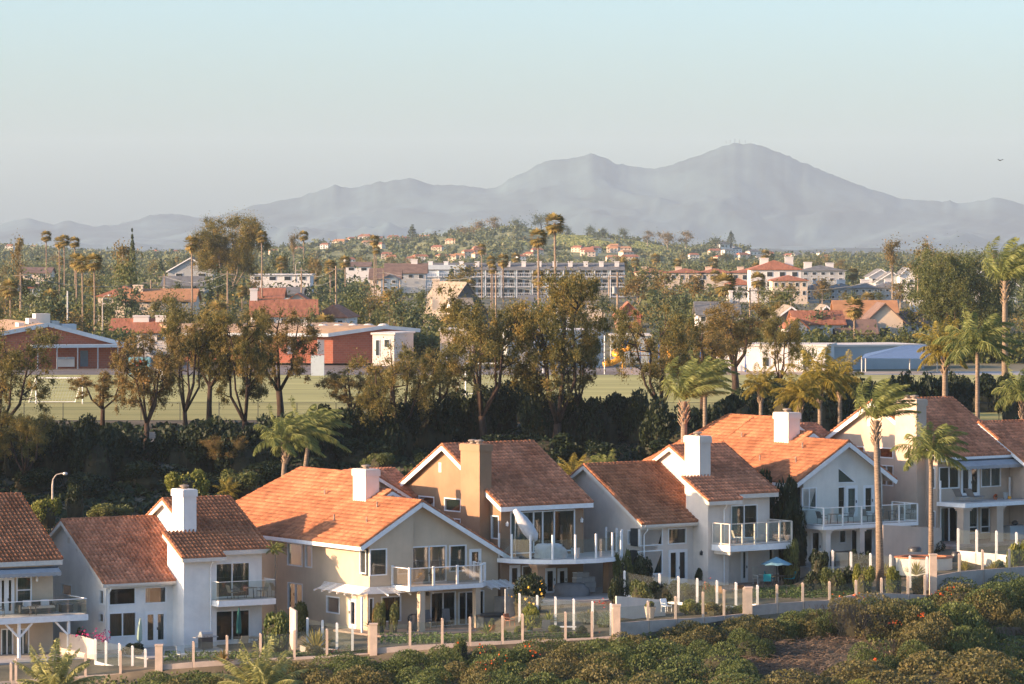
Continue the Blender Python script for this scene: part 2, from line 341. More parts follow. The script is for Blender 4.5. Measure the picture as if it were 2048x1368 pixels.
def tiles(H, pts, name='roof_tiles', m=None, col=.30, row=.42, lift=.0, parent=None):
    """barrel tiles laid in courses over a convex planar slope; pts[0]->pts[1] is the eave"""
    pts = [Vector(p) for p in pts]; o = pts[0]; e = (pts[1] - o).normalized(); n = Vector((0, 0, 0))
    for i in range(1, len(pts) - 1): n += (pts[i] - o).cross(pts[i + 1] - o)
    n.normalize()
    if n.z < 0: n = -n
    s_ = n.cross(e)
    if s_.z < 0: s_ = -s_
    ab = [((p - o).dot(e), (p - o).dot(s_)) for p in pts]
    def span(b):
        xs = []
        for (a0, b0), (a1, b1) in zip(ab, ab[1:] + ab[:1]):
            if (b0 - b) * (b1 - b) <= 0 and abs(b1 - b0) > 1e-9: xs.append(a0 + (a1 - a0) * (b - b0) / (b1 - b0))
            elif abs(b1 - b0) < 1e-9 and abs(b0 - b) < 1e-6: xs += [a0, a1]
        return (min(xs), max(xs)) if xs else None
    bmin = min(b for a, b in ab); bmax = max(b for a, b in ab); prof = ((0, 0), (.14, .0), (.30, .09), (.54, .15), (.78, .09), (.94, .0), (1, 0))
    V = []; Fq = []; T = []; eps = 1e-4; nr = int((bmax - bmin) / row) + 1
    O = np.array(o); E_ = np.array(e); S_ = np.array(s_); N_ = np.array(n)
    for i in range(nr):
        b0 = bmin + i * row - (.05 if i == 0 else .0); b1 = min(b0 + row + .05, bmax); lo = span(max(b0, bmin + eps)); hi = span(max(min(b1, bmax - eps), bmin + eps))
        if not lo or not hi: continue
        amn, amx = min(lo[0], hi[0]), max(lo[1], hi[1])
        for j in range(math.floor(amn / col), math.floor(amx / col) + 1):
            x0 = j * col; x1 = x0 + col
            if min(x1, lo[1]) - max(x0, lo[0]) < .02 and min(x1, hi[1]) - max(x0, hi[0]) < .02: continue
            if x1 < amn + .02 or x0 > amx - .02: continue
            base = len(V); tv = random.random(); jit = random.uniform(-.006, .012); sk = random.uniform(-.012, .012)
            for q, h in prof:
                a = x0 + col * q + sk; al = min(max(a, lo[0]), lo[1]); ah = min(max(a, hi[0]), hi[1])
                V.append(O + E_ * al + S_ * b0 + N_ * (h + .075 + jit + lift)); V.append(O + E_ * ah + S_ * b1 + N_ * (h * .9 + .004 + lift))
            for q, h in prof:
                a = x0 + col * q + sk; al = min(max(a, lo[0]), lo[1]); V.append(O + E_ * al + S_ * b0 + N_ * lift)
            for q in range(6):
                Fq.append((base + 2 * q, base + 2 * q + 2, base + 2 * q + 3, base + 2 * q + 1)); T.append(tv)
                Fq.append((base + 14 + q, base + 15 + q, base + 2 * q + 2, base + 2 * q)); T.append(tv * .5)  # front cap tinted darker: shadow gap under the course painted in
    me = npmesh(name, np.array(V), np.array(Fq), T, m or M_TILE)
    ob = bpy.data.objects.new(name, me); link(ob, parent or H.root); ob['kind'] = 'stuff'; return ob
def deckslab(H, pts, th=.13, mb=None):
    """the closed underside of a slope"""
    pts = [Vector(p) for p in pts]; dn = Vector((0, 0, -th)); n = len(pts); t = [p + Vector((0, 0, -.012)) for p in pts]
    mb.add(t + [p + dn for p in pts], [list(range(n)), list(range(n, 2 * n))[::-1]] + [(i, i + n, (i + 1) % n + n, (i + 1) % n) for i in range(n)])
def caps(p0, p1, mb, r=.15, step=.36, z=.06):
    p0 = Vector(p0); p1 = Vector(p1); d = p1 - p0; L = d.length; d.normalize(); sd_ = d.cross(Vector((0, 0, 1))).normalized(); up = sd_.cross(d)
    k = max(1, int(L / step)); st = L / k; n = 6
    for i in range(k):
        a = p0 + d * st * i; b = a + d * (st + .05); rr = r * random.uniform(.95, 1.05); q = []
        for c, r_ in ((a, rr * 1.1), (b, rr * .92)):
            for j in range(n + 1):
                t = math.pi * j / n; q.append(c + sd_ * math.cos(t) * r_ + up * (math.sin(t) * r_ + z - .04))
        tv = random.random()
        mb.add(q, [(j, j + 1, n + 2 + j, n + 1 + j) for j in range(n)] + [list(range(n + 1))], 0, tv)
def slope(H, pts, fascia=None, m=None, mbD=None, **kw):
    tiles(H, pts, m=m, **kw); deckslab(H, pts, mb=mbD)
def board(mb, p0, p1, h=.26, t=.06, drop=.02):
    """fascia or barge board hung under the edge p0-p1"""
    p0 = Vector(p0); p1 = Vector(p1); dn = Vector((0, 0, -drop)); mb.beam(p0 + dn + Vector((0, 0, -h / 2)), p1 + dn + Vector((0, 0, -h / 2)), t, h)
def chimney(H, u0, u1, v0, v1, w0, w1, m, flues=1):
    b = MB(); b.box(u0, u1, v0, v1, w0, w1 - .5); c = b.build('chimney', m, H.root)
    k = MB(); k.box(u0 - .07, u1 + .07, v0 - .07, v1 + .07, w1 - .5, w1 - .06); k.box(u0 - .02, u1 + .02, v0 - .02, v1 + .02, w1 - .06, w1); k.build('chimney_crown', m, c)
    for i in range(flues):
        vc = (v0 + v1) / 2 + (i - (flues - 1) / 2) * .8; uc = (u0 + u1) / 2; f = MB()
        f.lathe((uc, vc, w1), [(0, .0), (0, .24), (.05, .24), (.05, .19), (.14, .19), (.14, .3), (.2, .33), (.24, .33), (.28, .2), (.30, 0)], 14); f.build('flue', M_FLUE, c, smooth=False)
def vent(F_, a, b, w=.34, h=.42):
    mb = MB(); fbox(F_, mb, a - w / 2, a + w / 2, b - h / 2, b + h / 2, -.012, .0)
    for i in range(4): z = b - h / 2 + h * (i + .5) / 4; fbox(F_, mb, a - w / 2, a + w / 2, z, z + .025, -.035, -.012)
    mb.build('gable_vent', M_TRIMC, F_.H.root)
def downspout(H, u, v, w1, w0=.0, off=.5):
    b = MB(); b.tube([(u, v - off, w1), (u, v - off, w1 - .25), (u, v - .09, w1 - .6), (u, v - .09, w0)], .045, 6); b.build('downspout', M_TRIM, H.root)
def lamp(H, F_, a, b, m=None):
    mb = MB(); x, y, z = F_.pt(a, b, -.05); mb.box(x - .05, x + .05, y - .02, y + .02, z - .12, z + .12); mb.lathe((x, y - .14, z - .14), [(0, .02), (.03, .07), (.2, .085), (.24, .1), (.32, .02), (.36, 0)], 8); mb.tube([(x, y, z + .1), (x, y - .1, z + .24), (x, y - .14, z + .2)], .015, 5)
    mb.build('wall_lantern', m or M_METAL, H.root)
def rail_run(root, pts, h=1.05, posts=None, gm=None, pm=None, pw=.07, top=True, bottom=True, glass=True, over=0.0, n=3, hangs=.0):
    """balcony balustrade along pts; each post and each pane its own part"""
    for (p0, p1) in zip(pts, pts[1:]):
        p0 = Vector(p0); p1 = Vector(p1); d = p1 - p0; L = d.length; k = max(1, round(L / (posts or 1.3)))
        if top: MB().beam(p0 + Vector((0, 0, h)), p1 + Vector((0, 0, h)), pw, .05).build('rail', pm, root)
        if bottom: MB().beam(p0 + Vector((0, 0, .08)), p1 + Vector((0, 0, .08)), pw * .7, .05).build('rail', pm, root)
        for i in range(k + 1):
            if i == k and p1 != Vector(pts[-1]): continue
            q = p0 + d * i / k
            if posts: MB().box(q.x - pw / 2, q.x + pw / 2, q.y - pw / 2, q.y + pw / 2, q.z - hangs, q.z + h + over).build('post', pm, root)
            if glass and i < k:
                q2 = p0 + d * (i + 1) / k; dd = (q2 - q).normalized() * .04; e = .03
                MB().add([q + dd + Vector((0, 0, .1)), q2 - dd + Vector((0, 0, .1)), q2 - dd + Vector((0, 0, h - e)), q + dd + Vector((0, 0, h - e))], [(0, 1, 2, 3)]).build('pane', gm, root)
def finish(H, mbs):
    for name, mb, m in mbs:
        if mb.f: mb.build(name, m, H.root, kind='stuff' if name == 'ridge_tiles' else None)
# ------------------------------------------------------------------ plan one: low wing with windows, tall block with chimney and balcony
def plan_one(H, uF, uG, uR, wT, wm, tm, tm2, fasc, low_win, tall_up, tall_low, full=True):
    t1 = .57; t2 = .52; wl = 4.5; vr = 6.3; rr = wl + t1 * (vr + .5)
    W1 = lambda v: wl + t1 * (v + .5); T = lambda v: wT + t2 * (v + 2.2); rT = T(4.6)
    wl_ = MB(); dk = MB(); fs = MB(); cp = MB()
    # low wing
    slope(H, [(-.4, -.5, wl), (uF, -.5, wl), (uF, vr, rr), (-.4, vr, rr)], m=tm2, mbD=dk)
    slope(H, [(uF, .8, W1(.8)), (uG, .8, W1(.8)), (uG, vr, rr), (uF, vr, rr)], m=tm2, mbD=dk)
    slope(H, [(uG, 12.8, rr - t1 * 6.5), (-.4, 12.8, rr - t1 * 6.5), (-.4, vr, rr), (uG, vr, rr)], m=tm2, mbD=dk)
    board(fs, (-.42, -.54, wl), (uF, -.54, wl), .24); board(fs, (-.44, -.54, wl), (-.44, vr, rr), .24); board(fs, (-.44, 12.8, rr - t1 * 6.5), (-.44, vr, rr), .24)
    caps((-.36, -.5, wl), (-.36, vr, rr), cp, .12); caps((-.36, 12.8, rr - t1 * 6.5), (-.36, vr, rr), cp, .12); caps((-.4, vr, rr), (uG, vr, rr), cp)
    gs = MB(); gs.box(-.2, uF, -.66, -.54, wl - .16, wl - .03); gs.build('gutter', M_TRIMC, H.root)
    Fs = Face(H, 's', 0); Ff = Face(H, 'f', 0)
    sw = [Fs.rect(*q) for q in low_win['side']]; hs = [r for r in sw]
    wall(Fs, [(0, -1.2), (12.2, -1.2), (12.2, rr - t1 * 6 - .14), (vr, rr - .16), (0, W1(0) - .15)], hs, wl_)
    fr = [Ff.rect(*q[:4]) for q in low_win['front']]
    wall(Ff, [(0, -1.2), (uF, -1.2), (uF, W1(0) - .15), (0, W1(0) - .15)], fr, wl_)
    for r, q in zip(fr, low_win['front']): window(Ff, r, q[4], q[5])
    for r, q in zip(sw, low_win['side']): window(Fs, r, 'fixed', 'blind' if r[3] > 2.6 else None)
    # tall block
    Tg = Face(H, 's', uG); wall(Tg, [(.8, 2.5), (9.3, 2.5), (9.3, T(4.6) - t2 * 4.7 - .15), (4.6, rT - .17), (.8, T(.8) - .15)], [], wl_)
    wall(Face(H, 's', uF), [(-1.7, -1.2), (.8, -1.2), (.8, T(.8) - .15), (-1.7, T(-1.7) - .15)], [], wl_)
    wl_.add([(uF, .8, 3), (uG, .8, 3), (uG, .8, T(.8) - .15), (uF, .8, T(.8) - .15)], [(0, 1, 2, 3)])
    uN = tall_up['uN']; F1 = Face(H, 'f', -1.7); F2 = Face(H, 'f', -1.05)
    wall(F1, [(uF, -1.2), (uN, -1.2), (uN, T(-1.7) - .14), (uF, T(-1.7) - .14)], [], wl_)
    wl_.add([(uN, -1.7, -1.2), (uN, -1.05, -1.2), (uN, -1.05, T(-1.05) - .14), (uN, -1.7, T(-1.7) - .14)], [(0, 1, 2, 3)])
    o = [F2.rect(*q[:4]) for q in tall_up['open'] + tall_low]
    wall(F2, [(uN, -1.2), (uR, -1.2), (uR, T(-1.05) - .14), (uN, T(-1.05) - .14)], o, wl_)
    for r, q in zip(o, tall_up['open'] + tall_low): window(F2, r, q[4], q[5])
    wl_.add([(uR, -1.05, -1.2), (uR, 9.3, -1.2), (uR, 9.3, rT - t2 * 4.7 - .15), (uR, 4.6, rT - .16), (uR, -1.05, T(-1.05) - .14)], [(0, 1, 2, 3, 4)])
    uE = tall_up['uE']; uL = uF - .36; uG2 = uG - .33; e = uR + .42
    slope(H, [(uL, -2.2, T(-2.2)), (uE, -2.2, T(-2.2)), (uE, -1.5, T(-1.5)), (uL, -1.5, T(-1.5))], m=tm, mbD=dk)
    slope(H, [(uL, -1.5, T(-1.5)), (e, -1.5, T(-1.5)), (e, .8, T(.8)), (uL, .8, T(.8))], m=tm, mbD=dk)
    slope(H, [(uG2, .8, T(.8)), (e, .8, T(.8)), (e, 4.6, rT), (uG2, 4.6, rT)], m=tm, mbD=dk)
    zb = rT - t2 * 5.2; slope(H, [(e, 9.8, zb), (uG2, 9.8, zb), (uG2, 4.6, rT), (e, 4.6, rT)], m=tm, mbD=dk)
    for a, b in (((uL, -2.2), (uL, .8)), ((uG2, .8), (uG2, 4.6)), ((e, -1.5), (e, 4.6))):
        caps((a[0] + .04 * (1 if a[0] != e else -1), a[1], T(a[1])), (b[0] + .04 * (1 if a[0] != e else -1), b[1], T(b[1])), cp, .13); board(fs, (a[0], a[1], T(a[1])), (b[0], b[1], T(b[1])), .27)
    caps((uG2 + .04, 9.8, zb), (uG2 + .04, 4.6, rT), cp, .13); board(fs, (uG2, 9.8, zb), (uG2, 4.6, rT), .27); caps((uG2, 4.6, rT), (e, 4.6, rT), cp)
    board(fs, (uL, -2.24, T(-2.2)), (uE, -2.24, T(-2.2)), .26); board(fs, (uE, -1.54, T(-1.5)), (e, -1.54, T(-1.5)), .3); board(fs, (uE, -2.2, T(-2.2)), (uE, -1.5, T(-1.5)), .26)
    chimney(H, uF + 1.15, uF + 2.15, .68, 2.4, 2.5, 10.6 + wT - 6.14, wm)
    vent(Tg, 5.3, rT - 1.35, .3, .6); vent(Fs, 6.0, rr - 1.35); vent(Fs, 4.6, rr - 1.75)
    downspout(H, .12, 0, wl - .15); downspout(H, uN - .5 if uN > uF + 1 else uF + .1, -1.7, T(-2.2) - .1, off=.4)
    finish(H, [('wall', wl_, wm), ('roof_deck', dk, M_TRIMC), ('fascia', fs, fasc), ('ridge_tiles', cp, M_CAP)])
    return T
# ------------------------------------------------------------------ plan two: long gabled house seen from its gable end
def plan_two(H, tipR, wallR, wm, tm, fasc, wins, swins, low, flow=None, cut=3.5, deep=19.3):
    t = .58; w0 = 5.8; uL = -.85; L = lambda u: w0 + t * (u - uL); tr = (L(4.1) - tipR[1]) / (tipR[0] - 4.1); wl_ = MB(); dk = MB(); fs = MB(); cp = MB()
    steps = [(-.5, 4.5, 4.1), (4.5, 9.0, 4.85), (9.0, 13.1, 6.3)]
    for i, (va, vb, ur) in enumerate(steps):
        r = L(ur); zt = r - tr * (tipR[0] - ur)
        slope(H, [(uL, vb, w0), (uL, va, w0), (ur, va, r), (ur, vb, r)], m=tm, mbD=dk)
        slope(H, [(tipR[0], va, zt), (tipR[0], vb, zt), (ur, vb, r), (ur, va, r)], m=tm, mbD=dk)
        caps((ur, va, r), (ur, vb, r), cp)
        u0 = uL if i == 0 else ur - 1.6
        board(fs, (u0, va - .03, L(u0)), (ur, va - .03, r), .3 if i == 0 else .22); board(fs, (tipR[0], va - .03, zt), (ur, va - .03, r), .3 if i == 0 else .22)
        caps((u0, va + .1, L(u0)), (ur, va + .1, r), cp, .13); caps((tipR[0], va + .1, zt), (ur, va + .1, r), cp, .13)
        if i: wl_.add([(ur - 1.6, va + .35, L(ur - 1.6) - .15), (tipR[0] - .8, va + .35, zt + tr * .8 - .15), (ur, va + .35, r - .15)], [(0, 1, 2)])
    r = L(6.3); wr = tipR[0] + 1.2; zt = r - tr * (wr - 6.3); h1 = deep; hb = deep + 4.5
    slope(H, [(uL, h1 + 3.3, w0), (uL, 13.1, w0), (6.3, 13.1, r), (6.3, h1, r)], m=tm, mbD=dk)
    slope(H, [(wr, 13.1, zt), (wr, hb, zt), (6.3, h1, r), (6.3, 13.1, r)], m=tm, mbD=dk)
    slope(H, [(wr, hb, zt), (uL, h1 + 3.3, w0), (6.3, h1, r)], m=tm, mbD=dk)
    caps((6.3, 13.1, r), (6.3, h1, r), cp); caps((uL, h1 + 3.3, w0), (6.3, h1, r), cp)
    board(fs, (uL - .03, -.5, w0), (uL - .03, 13.1, w0), .26); board(fs, (uL - .03, 13.1, w0), (uL - .03, h1 + 3.3, w0), .26)
    Fs = Face(H, 's', 0); Ff = Face(H, 'f', 0); zR = L(4.1) - tr * (wallR - 4.1)
    sr = [Fs.rect(*q[:4]) for q in swins]
    wall(Fs, [(0, -1.2), (13.1, -1.2), (13.1, L(0) - .15), (0, L(0) - .15)], sr, wl_)
    for r_, q in zip(sr, swins): window(Fs, r_, q[4], q[5])
    wl_.add([(0, 13.1, -1), (0, h1 + 3, -1), (0, h1 + 3, L(0) - .1), (0, 13.1, L(0) - .1)], [(0, 1, 2, 3)])
    wl_.add([(wallR, 0, -1.2), (wallR, 13.1, -1.2), (wallR, 13.1, zR - .15), (wallR, 0, zR - .15)], [(0, 1, 2, 3)])
    Fb = Face(H, 'f', -.28); fl = low if flow is None else flow
    up = [Ff.rect(*q[:4]) for q in wins if q[6] == 0]; ub = [Fb.rect(*q[:4]) for q in wins if q[6] == 1]
    lo = [Ff.rect(*q[:4]) for q in low]
    wall(Ff, [(0, -1.2), (wallR, -1.2), (wallR, zR - .15), (4.1, L(4.1) - .17), (0, L(0) - .15)], up + lo + ([wins_tri(Ff, flow)] if flow else []), wl_)
    for r_, q in zip(up, [q for q in wins if q[6] == 0]): window(Ff, r_, q[4], q[5], glass=q[7] if len(q) > 7 else None)
    for r_, q in zip(lo, low): window(Ff, r_, q[4], q[5])
    wall(Fb, [(-.002, 2.75), (cut, 2.75), (cut, L(cut) - .16), (-.002, L(0) - .16)], ub, wl_)
    for r_, q in zip(ub, [q for q in wins if q[6] == 1]): window(Fb, r_, q[4], q[5])
    wl_.add([(cut, -.28, 2.75), (cut, 0, 2.75), (cut, 0, L(cut) - .16), (cut, -.28, L(cut) - .16)], [(0, 1, 2, 3)])
    wl_.add([(0, -.28, 2.75), (cut, -.28, 2.75), (cut, 0, 2.75), (0, 0, 2.75)], [(0, 1, 2, 3)]); wl_.add([(0, -.28, 2.75), (0, 0, 2.75), (0, 0, L(0) - .15), (0, -.28, L(0) - .15)], [(0, 1, 2, 3)])
    if flow:
        tri = wins_tri(Ff, flow); mb = MB()
        for i in range(3):
            p, q = tri[i], tri[(i + 1) % 3]; mb.beam(Ff.pt(*p, .02), Ff.pt(*q, .02), .08, .07)
        f = mb.build('window', M_FRAME, H.root, label='triangular gable window'); MB().add([Ff.pt(*p, .05) for p in tri], [(0, 1, 2)]).build('pane', M_GLASS, f); MB().add([Ff.pt(*p, .12) for p in tri], [(0, 1, 2)]).build('blind', M_BLIND, f)
    chimney(H, 3.35, 4.45, 5.6, 7.3, 6, L(4.1) + 1.95, M_CREAM)
    for (vv, uu) in ((2.2, 1.3), (6.3, 1.2), (11.5, 3.6), (3.4, 2.9)):
        b = MB(); b.cyl(uu, vv, L(uu) - .1, L(uu) + .55, .06, n=8); b.build('vent_pipe', M_FLUE, H.root)
    finish(H, [('wall', wl_, wm), ('roof_deck', dk, M_TRIMC), ('fascia', fs, fasc), ('ridge_tiles', cp, M_CAP)])
    return L
def wins_tri(F_, tr): return [F_.ab(*p) for p in tr]
# ------------------------------------------------------------------ plan three: tall gable to the side, wide front slope, chimney stack on the gable
def plan_three(H, uR, wm, tm, fasc, front, side, low, left=True, wing=True):
    t = .56; wl = 6.27; vr = 6.6; Z = lambda v: wl + t * (v + .5); r = Z(vr); e = uR + .45; wl_ = MB(); dk = MB(); fs = MB(); cp = MB(); vb = 13.0; zb = r - t * (vb - vr)
    slope(H, [(-.4, -.5, wl), (e, -.5, wl), (e, vr, r), (-.4, vr, r)], m=tm, mbD=dk); slope(H, [(e, vb, zb), (-.4, vb, zb), (-.4, vr, r), (e, vr, r)], m=tm, mbD=dk)
    for u in (-.4, e):
        g = .04 if u < 0 else -.04
        caps((u + g, -.5, wl), (u + g, vr, r), cp, .13); caps((u + g, vb, zb), (u + g, vr, r), cp, .13); board(fs, (u, -.5, wl), (u, vr, r), .3); board(fs, (u, vb, zb), (u, vr, r), .3)
    caps((-.4, vr, r), (e, vr, r), cp); board(fs, (-.42, -.54, wl), (e, -.54, wl), .32); board(fs, (-.4, vb + .03, zb), (e, vb + .03, zb), .3)
    Fs = Face(H, 's', 0); Ff = Face(H, 'f', 0); sr = [Fs.rect(*q[:4]) for q in side]
    wall(Fs, [(0, -1.2), (12.6, -1.2), (12.6, r - t * 6 - .15), (vr, r - .17), (0, Z(0) - .15)], sr, wl_)
    for r_, q in zip(sr, side): window(Fs, r_, q[4], q[5])
    fr = [Ff.rect(*q[:4]) for q in front + low]
    wall(Ff, [(0, -1.2), (uR, -1.2), (uR, Z(0) - .15), (0, Z(0) - .15)], fr, wl_)
    for r_, q in zip(fr, front + low): window(Ff, r_, q[4], q[5])
    wl_.add([(uR, 0, -1.2), (uR, 12.6, -1.2), (uR, 12.6, r - t * 6 - .15), (uR, vr, r - .17), (uR, 0, Z(0) - .15)], [(0, 1, 2, 3, 4)])
    if left: chimney(H, -.9, .12, 1.3, 3.6, -1.2, r + .3, wm, 2); vent(Fs, 7.4, r - 1.6, .34, .7)
    if wing:    # lower wing to the back left with a hipped roof
        z0 = 6.35; z1 = z0 + .5 * 3.6
        slope(H, [(-6.5, 18.5, z0), (-6.5, 10.3, z0), (-2.9, 13.9, z1), (-2.9, 15, z1)], m=tm, mbD=dk); slope(H, [(-6.5, 10.3, z0), (.6, 10.3, z0), (.6, 13.9, z1), (-2.9, 13.9, z1)], m=tm, mbD=dk)
        slope(H, [(-2.9, 13.9, z1), (.6, 13.9, z1), (.6, 15, z1), (-2.9, 15, z1)], m=tm, mbD=dk)
        caps((-6.5, 10.3, z0), (-2.9, 13.9, z1), cp, .13); board(fs, (-6.5, 10.26, z0), (.6, 10.26, z0), .26); board(fs, (-6.54, 10.3, z0), (-6.54, 18.5, z0), .26)
        wl_.box(-6, .3, 10.8, 18, -1, z0 - .1)
    finish(H, [('wall', wl_, wm), ('roof_deck', dk, M_TRIMC), ('fascia', fs, fasc), ('ridge_tiles', cp, M_CAP)])
    return Z
def deck(H, poly, wt, th, rail_pts, gm, pm, h=1.05, posts=1.3, top=True, bottom=True, over=0, floor=None, name='balcony', pw=.07, hangs=0, label=None):
    b = MB(); b.prism(poly, wt - th, wt - .03); d = b.build(name, M_TRIM, H.root, label=label)
    cx = sum(p[0] for p in poly) / len(poly); cy_ = sum(p[1] for p in poly) / len(poly)
    f = MB(); f.prism([(cx + (x - cx) * .97, cy_ + (y - cy_) * .96) for x, y in poly], wt - .029, wt); f.build('floor', floor or M_DECKF, d)
    if rail_pts: rail_run(d, [(x, y, wt) for x, y in rail_pts], h, posts, gm, pm, pw, top, bottom, True, over, hangs=hangs)
    return d
def pillar(H, u, v, w0, w1, s, m, cap=True):
    b = MB(); b.box(u - s, u + s, v - s, v + s, w0, w1 - .25)
    if cap: b.box(u - s - .09, u + s + .09, v - s - .09, v + s + .09, w1 - .25, w1 - .12); b.box(u - s - .16, u + s + .16, v - s - .16, v + s + .16, w1 - .12, w1)
    else: b.box(u - s, u + s, v - s, v + s, w1 - .25, w1)
    if cap: b.box(u - s - .05, u + s + .05, v - s - .05, v + s + .05, w0, w0 + .35)
    b.build('pillar', m, H.root)
# ------------------------------------------------------------------ ground, field, mountains, haze
def sheet(name, pxs, Ys, m, kind='structure', dz=0.0, noise=0.0):
    V = []; F_ = []
    for Y in Ys:
        for px in pxs:
            Yv = Y(px) if callable(Y) else Y; x = (px - 1024) / FP * Yv
            V.append((x, Yv, ground(x, Yv) + dz + (random.uniform(-noise, noise) if noise else 0)))
    n = len(pxs)
    for i in range(len(Ys) - 1):
        for j in range(n - 1): F_.append((i * n + j, i * n + j + 1, (i + 1) * n + j + 1, (i + 1) * n + j))
    b = MB(); b.v = V; b.f = [list(f) for f in F_]; b.m = [0] * len(F_); b.t = [.5] * len(F_)
    return b.build(name, m, smooth=True, kind=kind)
M_SOIL = mat('hillside_soil', (.085, .075, .045), rough=.95, var=.3, scale=.25, bump=.4, bscale=3, col2=(.16, .125, .08))
M_GRND = mat('town_ground', (.085, .10, .05), rough=.95, var=.4, scale=.02, col2=(.17, .15, .09))
M_TURF = mat('field_grass', (.33, .32, .10), rough=.95, var=.16, scale=.12, bump=.2, bscale=6, col2=(.42, .38, .14), stretch=(.25, 2.2, 1))
M_ASPH = mat('asphalt', (.13, .115, .105), rough=.92, var=.2, scale=.06, col2=(.20, .17, .15))
M_HILL = mat('far_hill_grass', (.09, .105, .045), rough=1, var=.3, scale=.012, col2=(.28, .27, .09))
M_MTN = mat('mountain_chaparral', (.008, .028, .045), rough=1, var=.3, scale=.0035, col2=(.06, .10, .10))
pxs = list(range(-900, 3001, 26))
yr = [60, 150, 205]
near = [lambda px, k=k: rows(px)[k][0] for k in range(3, 11)]
NEARY = [60, 150, 205] + near + [lambda px, k=k, t=t: rows(px)[k][0] + (rows(px)[k + 1][0] - rows(px)[k][0]) * t for k in (11, 12, 13, 14, 15) for t in (0, .5)] + [372, 380]
sheet('hillside', pxs, NEARY, M_SOIL)
sheet('ground', pxs, [380, 450, 560, 600, 650, 700, 800, 900, 1000, 1100, 1300, 1500, 1700, 2000], M_GRND)
sheet('hill', list(range(-900, 3001, 13)), [2000 + 50 * i for i in range(70)], M_HILL)
def rect_sheet(name, x0, x1, y0, y1, z, m):
    b = MB(); nx = 8; 
    for i in range(nx):
        a = x0 + (x1 - x0) * i / nx; c = x0 + (x1 - x0) * (i + 1) / nx; b.add([(a, y0, z), (c, y0, z), (c, y1, z), (a, y1, z)], [(0, 1, 2, 3)])
    return b.build(name, m, kind='structure')
# mountains: three ridges, the skyline of the photograph on the farthest
RNG2 = np.random.default_rng(5)
def vnoise(x, y, seed=0):
    xi = np.floor(x).astype(int); yi = np.floor(y).astype(int); fx = x - xi; fy = y - yi
    def h(a, b): return (np.sin(a * 127.1 + b * 311.7 + seed * 74.7) * 43758.5453) % 1
    u = fx * fx * (3 - 2 * fx); v = fy * fy * (3 - 2 * fy)
    return (h(xi, yi) * (1 - u) + h(xi + 1, yi) * u) * (1 - v) + (h(xi, yi + 1) * (1 - u) + h(xi + 1, yi + 1) * u) * v
def ridged(x, y, o=5, seed=0):
    s_ = 0; a = 1; t = 0
    for k in range(o): s_ = s_ + a * (1 - np.abs(2 * vnoise(x, y, seed + k) - 1)); t += a; a *= .5; x = x * 2.03 + 17.3; y = y * 2.03 + 5.1
    return s_ / t
SKY_ = [(-1200, 470), (-500, 455), (0, 447), (60, 436), (110, 448), (135, 438), (185, 454), (260, 443), (300, 430), (345, 425), (400, 436), (440, 431), (500, 413), (560, 402), (620, 387), (672, 369), (715, 376), (760, 363), (820, 357), (870, 369), (930, 372), (985, 378), (1030, 352), (1090, 322), (1140, 318), (1185, 303), (1235, 327), (1310, 338), (1370, 320), (1430, 296), (1480, 284), (1520, 289), (1600, 322), (1700, 364), (1800, 396), (1870, 399), (1935, 406), (1965, 400), (2000, 393), (2048, 408), (2300, 430), (3200, 465)]
MY = 14000.0
nx, ny = 620, 170
gx = np.linspace(-1200, 3200, nx); tt = np.linspace(0, 1, ny); PX, TT = np.meshgrid(gx, tt)
zt = CZ + (HY - np.interp(gx, [a for a, b in SKY_], [b for a, b in SKY_])) * MY / FP + (ridged(gx * .035, gx * 0, 4, 9) - .62) * 14
Yg = MY - 3300 + 3300 * TT * 1.12; X = (PX - 1024) / FP * Yg
cr = np.clip(TT / .893, 0, 1); base = 25.0
wx = X + 260 * np.sin(Yg * .0021 + X * .0007) + 120 * np.sin(Yg * .006 - X * .002); wy = Yg + 200 * np.sin(X * .0017)
n1 = ridged(wx * .0010, wy * .0009, 6, 2); n2 = ridged(wx * .0034 + 3, wy * .0030, 5, 7)
zs = np.convolve(np.pad(zt, 40, 'edge'), np.ones(81) / 81, 'valid'); cb = cr ** 7; zm = zt[None, :] * cb + zs[None, :] * (1 - cb)
Z = base + (zm - base) * cr ** .9 - (1 - cr ** 5) * np.minimum(1, cr * 3) * (420 * (1 - n1) + 170 * (1 - n2)) * np.clip((zt[None, :] - base) / 260, .25, 1.2)
Z = np.maximum(Z, 12 + 30 * n2); Z = np.where(TT > .893, base + (zt[None, :] - base) * (1 - (TT - .893) / .107 * .5), Z)
V = np.stack([X, Yg, Z], -1).reshape(-1, 3); ii = np.arange(ny - 1)[:, None] * nx + np.arange(nx - 1)[None, :]
Fq = np.stack([ii, ii + 1, ii + nx + 1, ii + nx], -1).reshape(-1, 4)
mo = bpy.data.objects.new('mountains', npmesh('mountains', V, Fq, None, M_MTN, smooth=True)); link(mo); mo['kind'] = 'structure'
pl = MB(); pl.add([(-9000, 3300, 18), (9000, 3300, 18), (9000, 15500, 18), (-9000, 15500, 18)], [(0, 1, 2, 3)]); pl.build('plain', M_HILL, kind='structure')
# summit masts
t = empty('radio_mast', P(1473, 285, MY), 0, 'cluster of thin radio masts on the highest mountain summit', 'mast')
for dx, h in ((-22, 9), (-6, 14), (10, 11), (30, 9), (-36, 6)): MB().tube([(dx, 0, -3), (dx, 0, h)], 1.1, 4).build('mast', M_METAL, t)
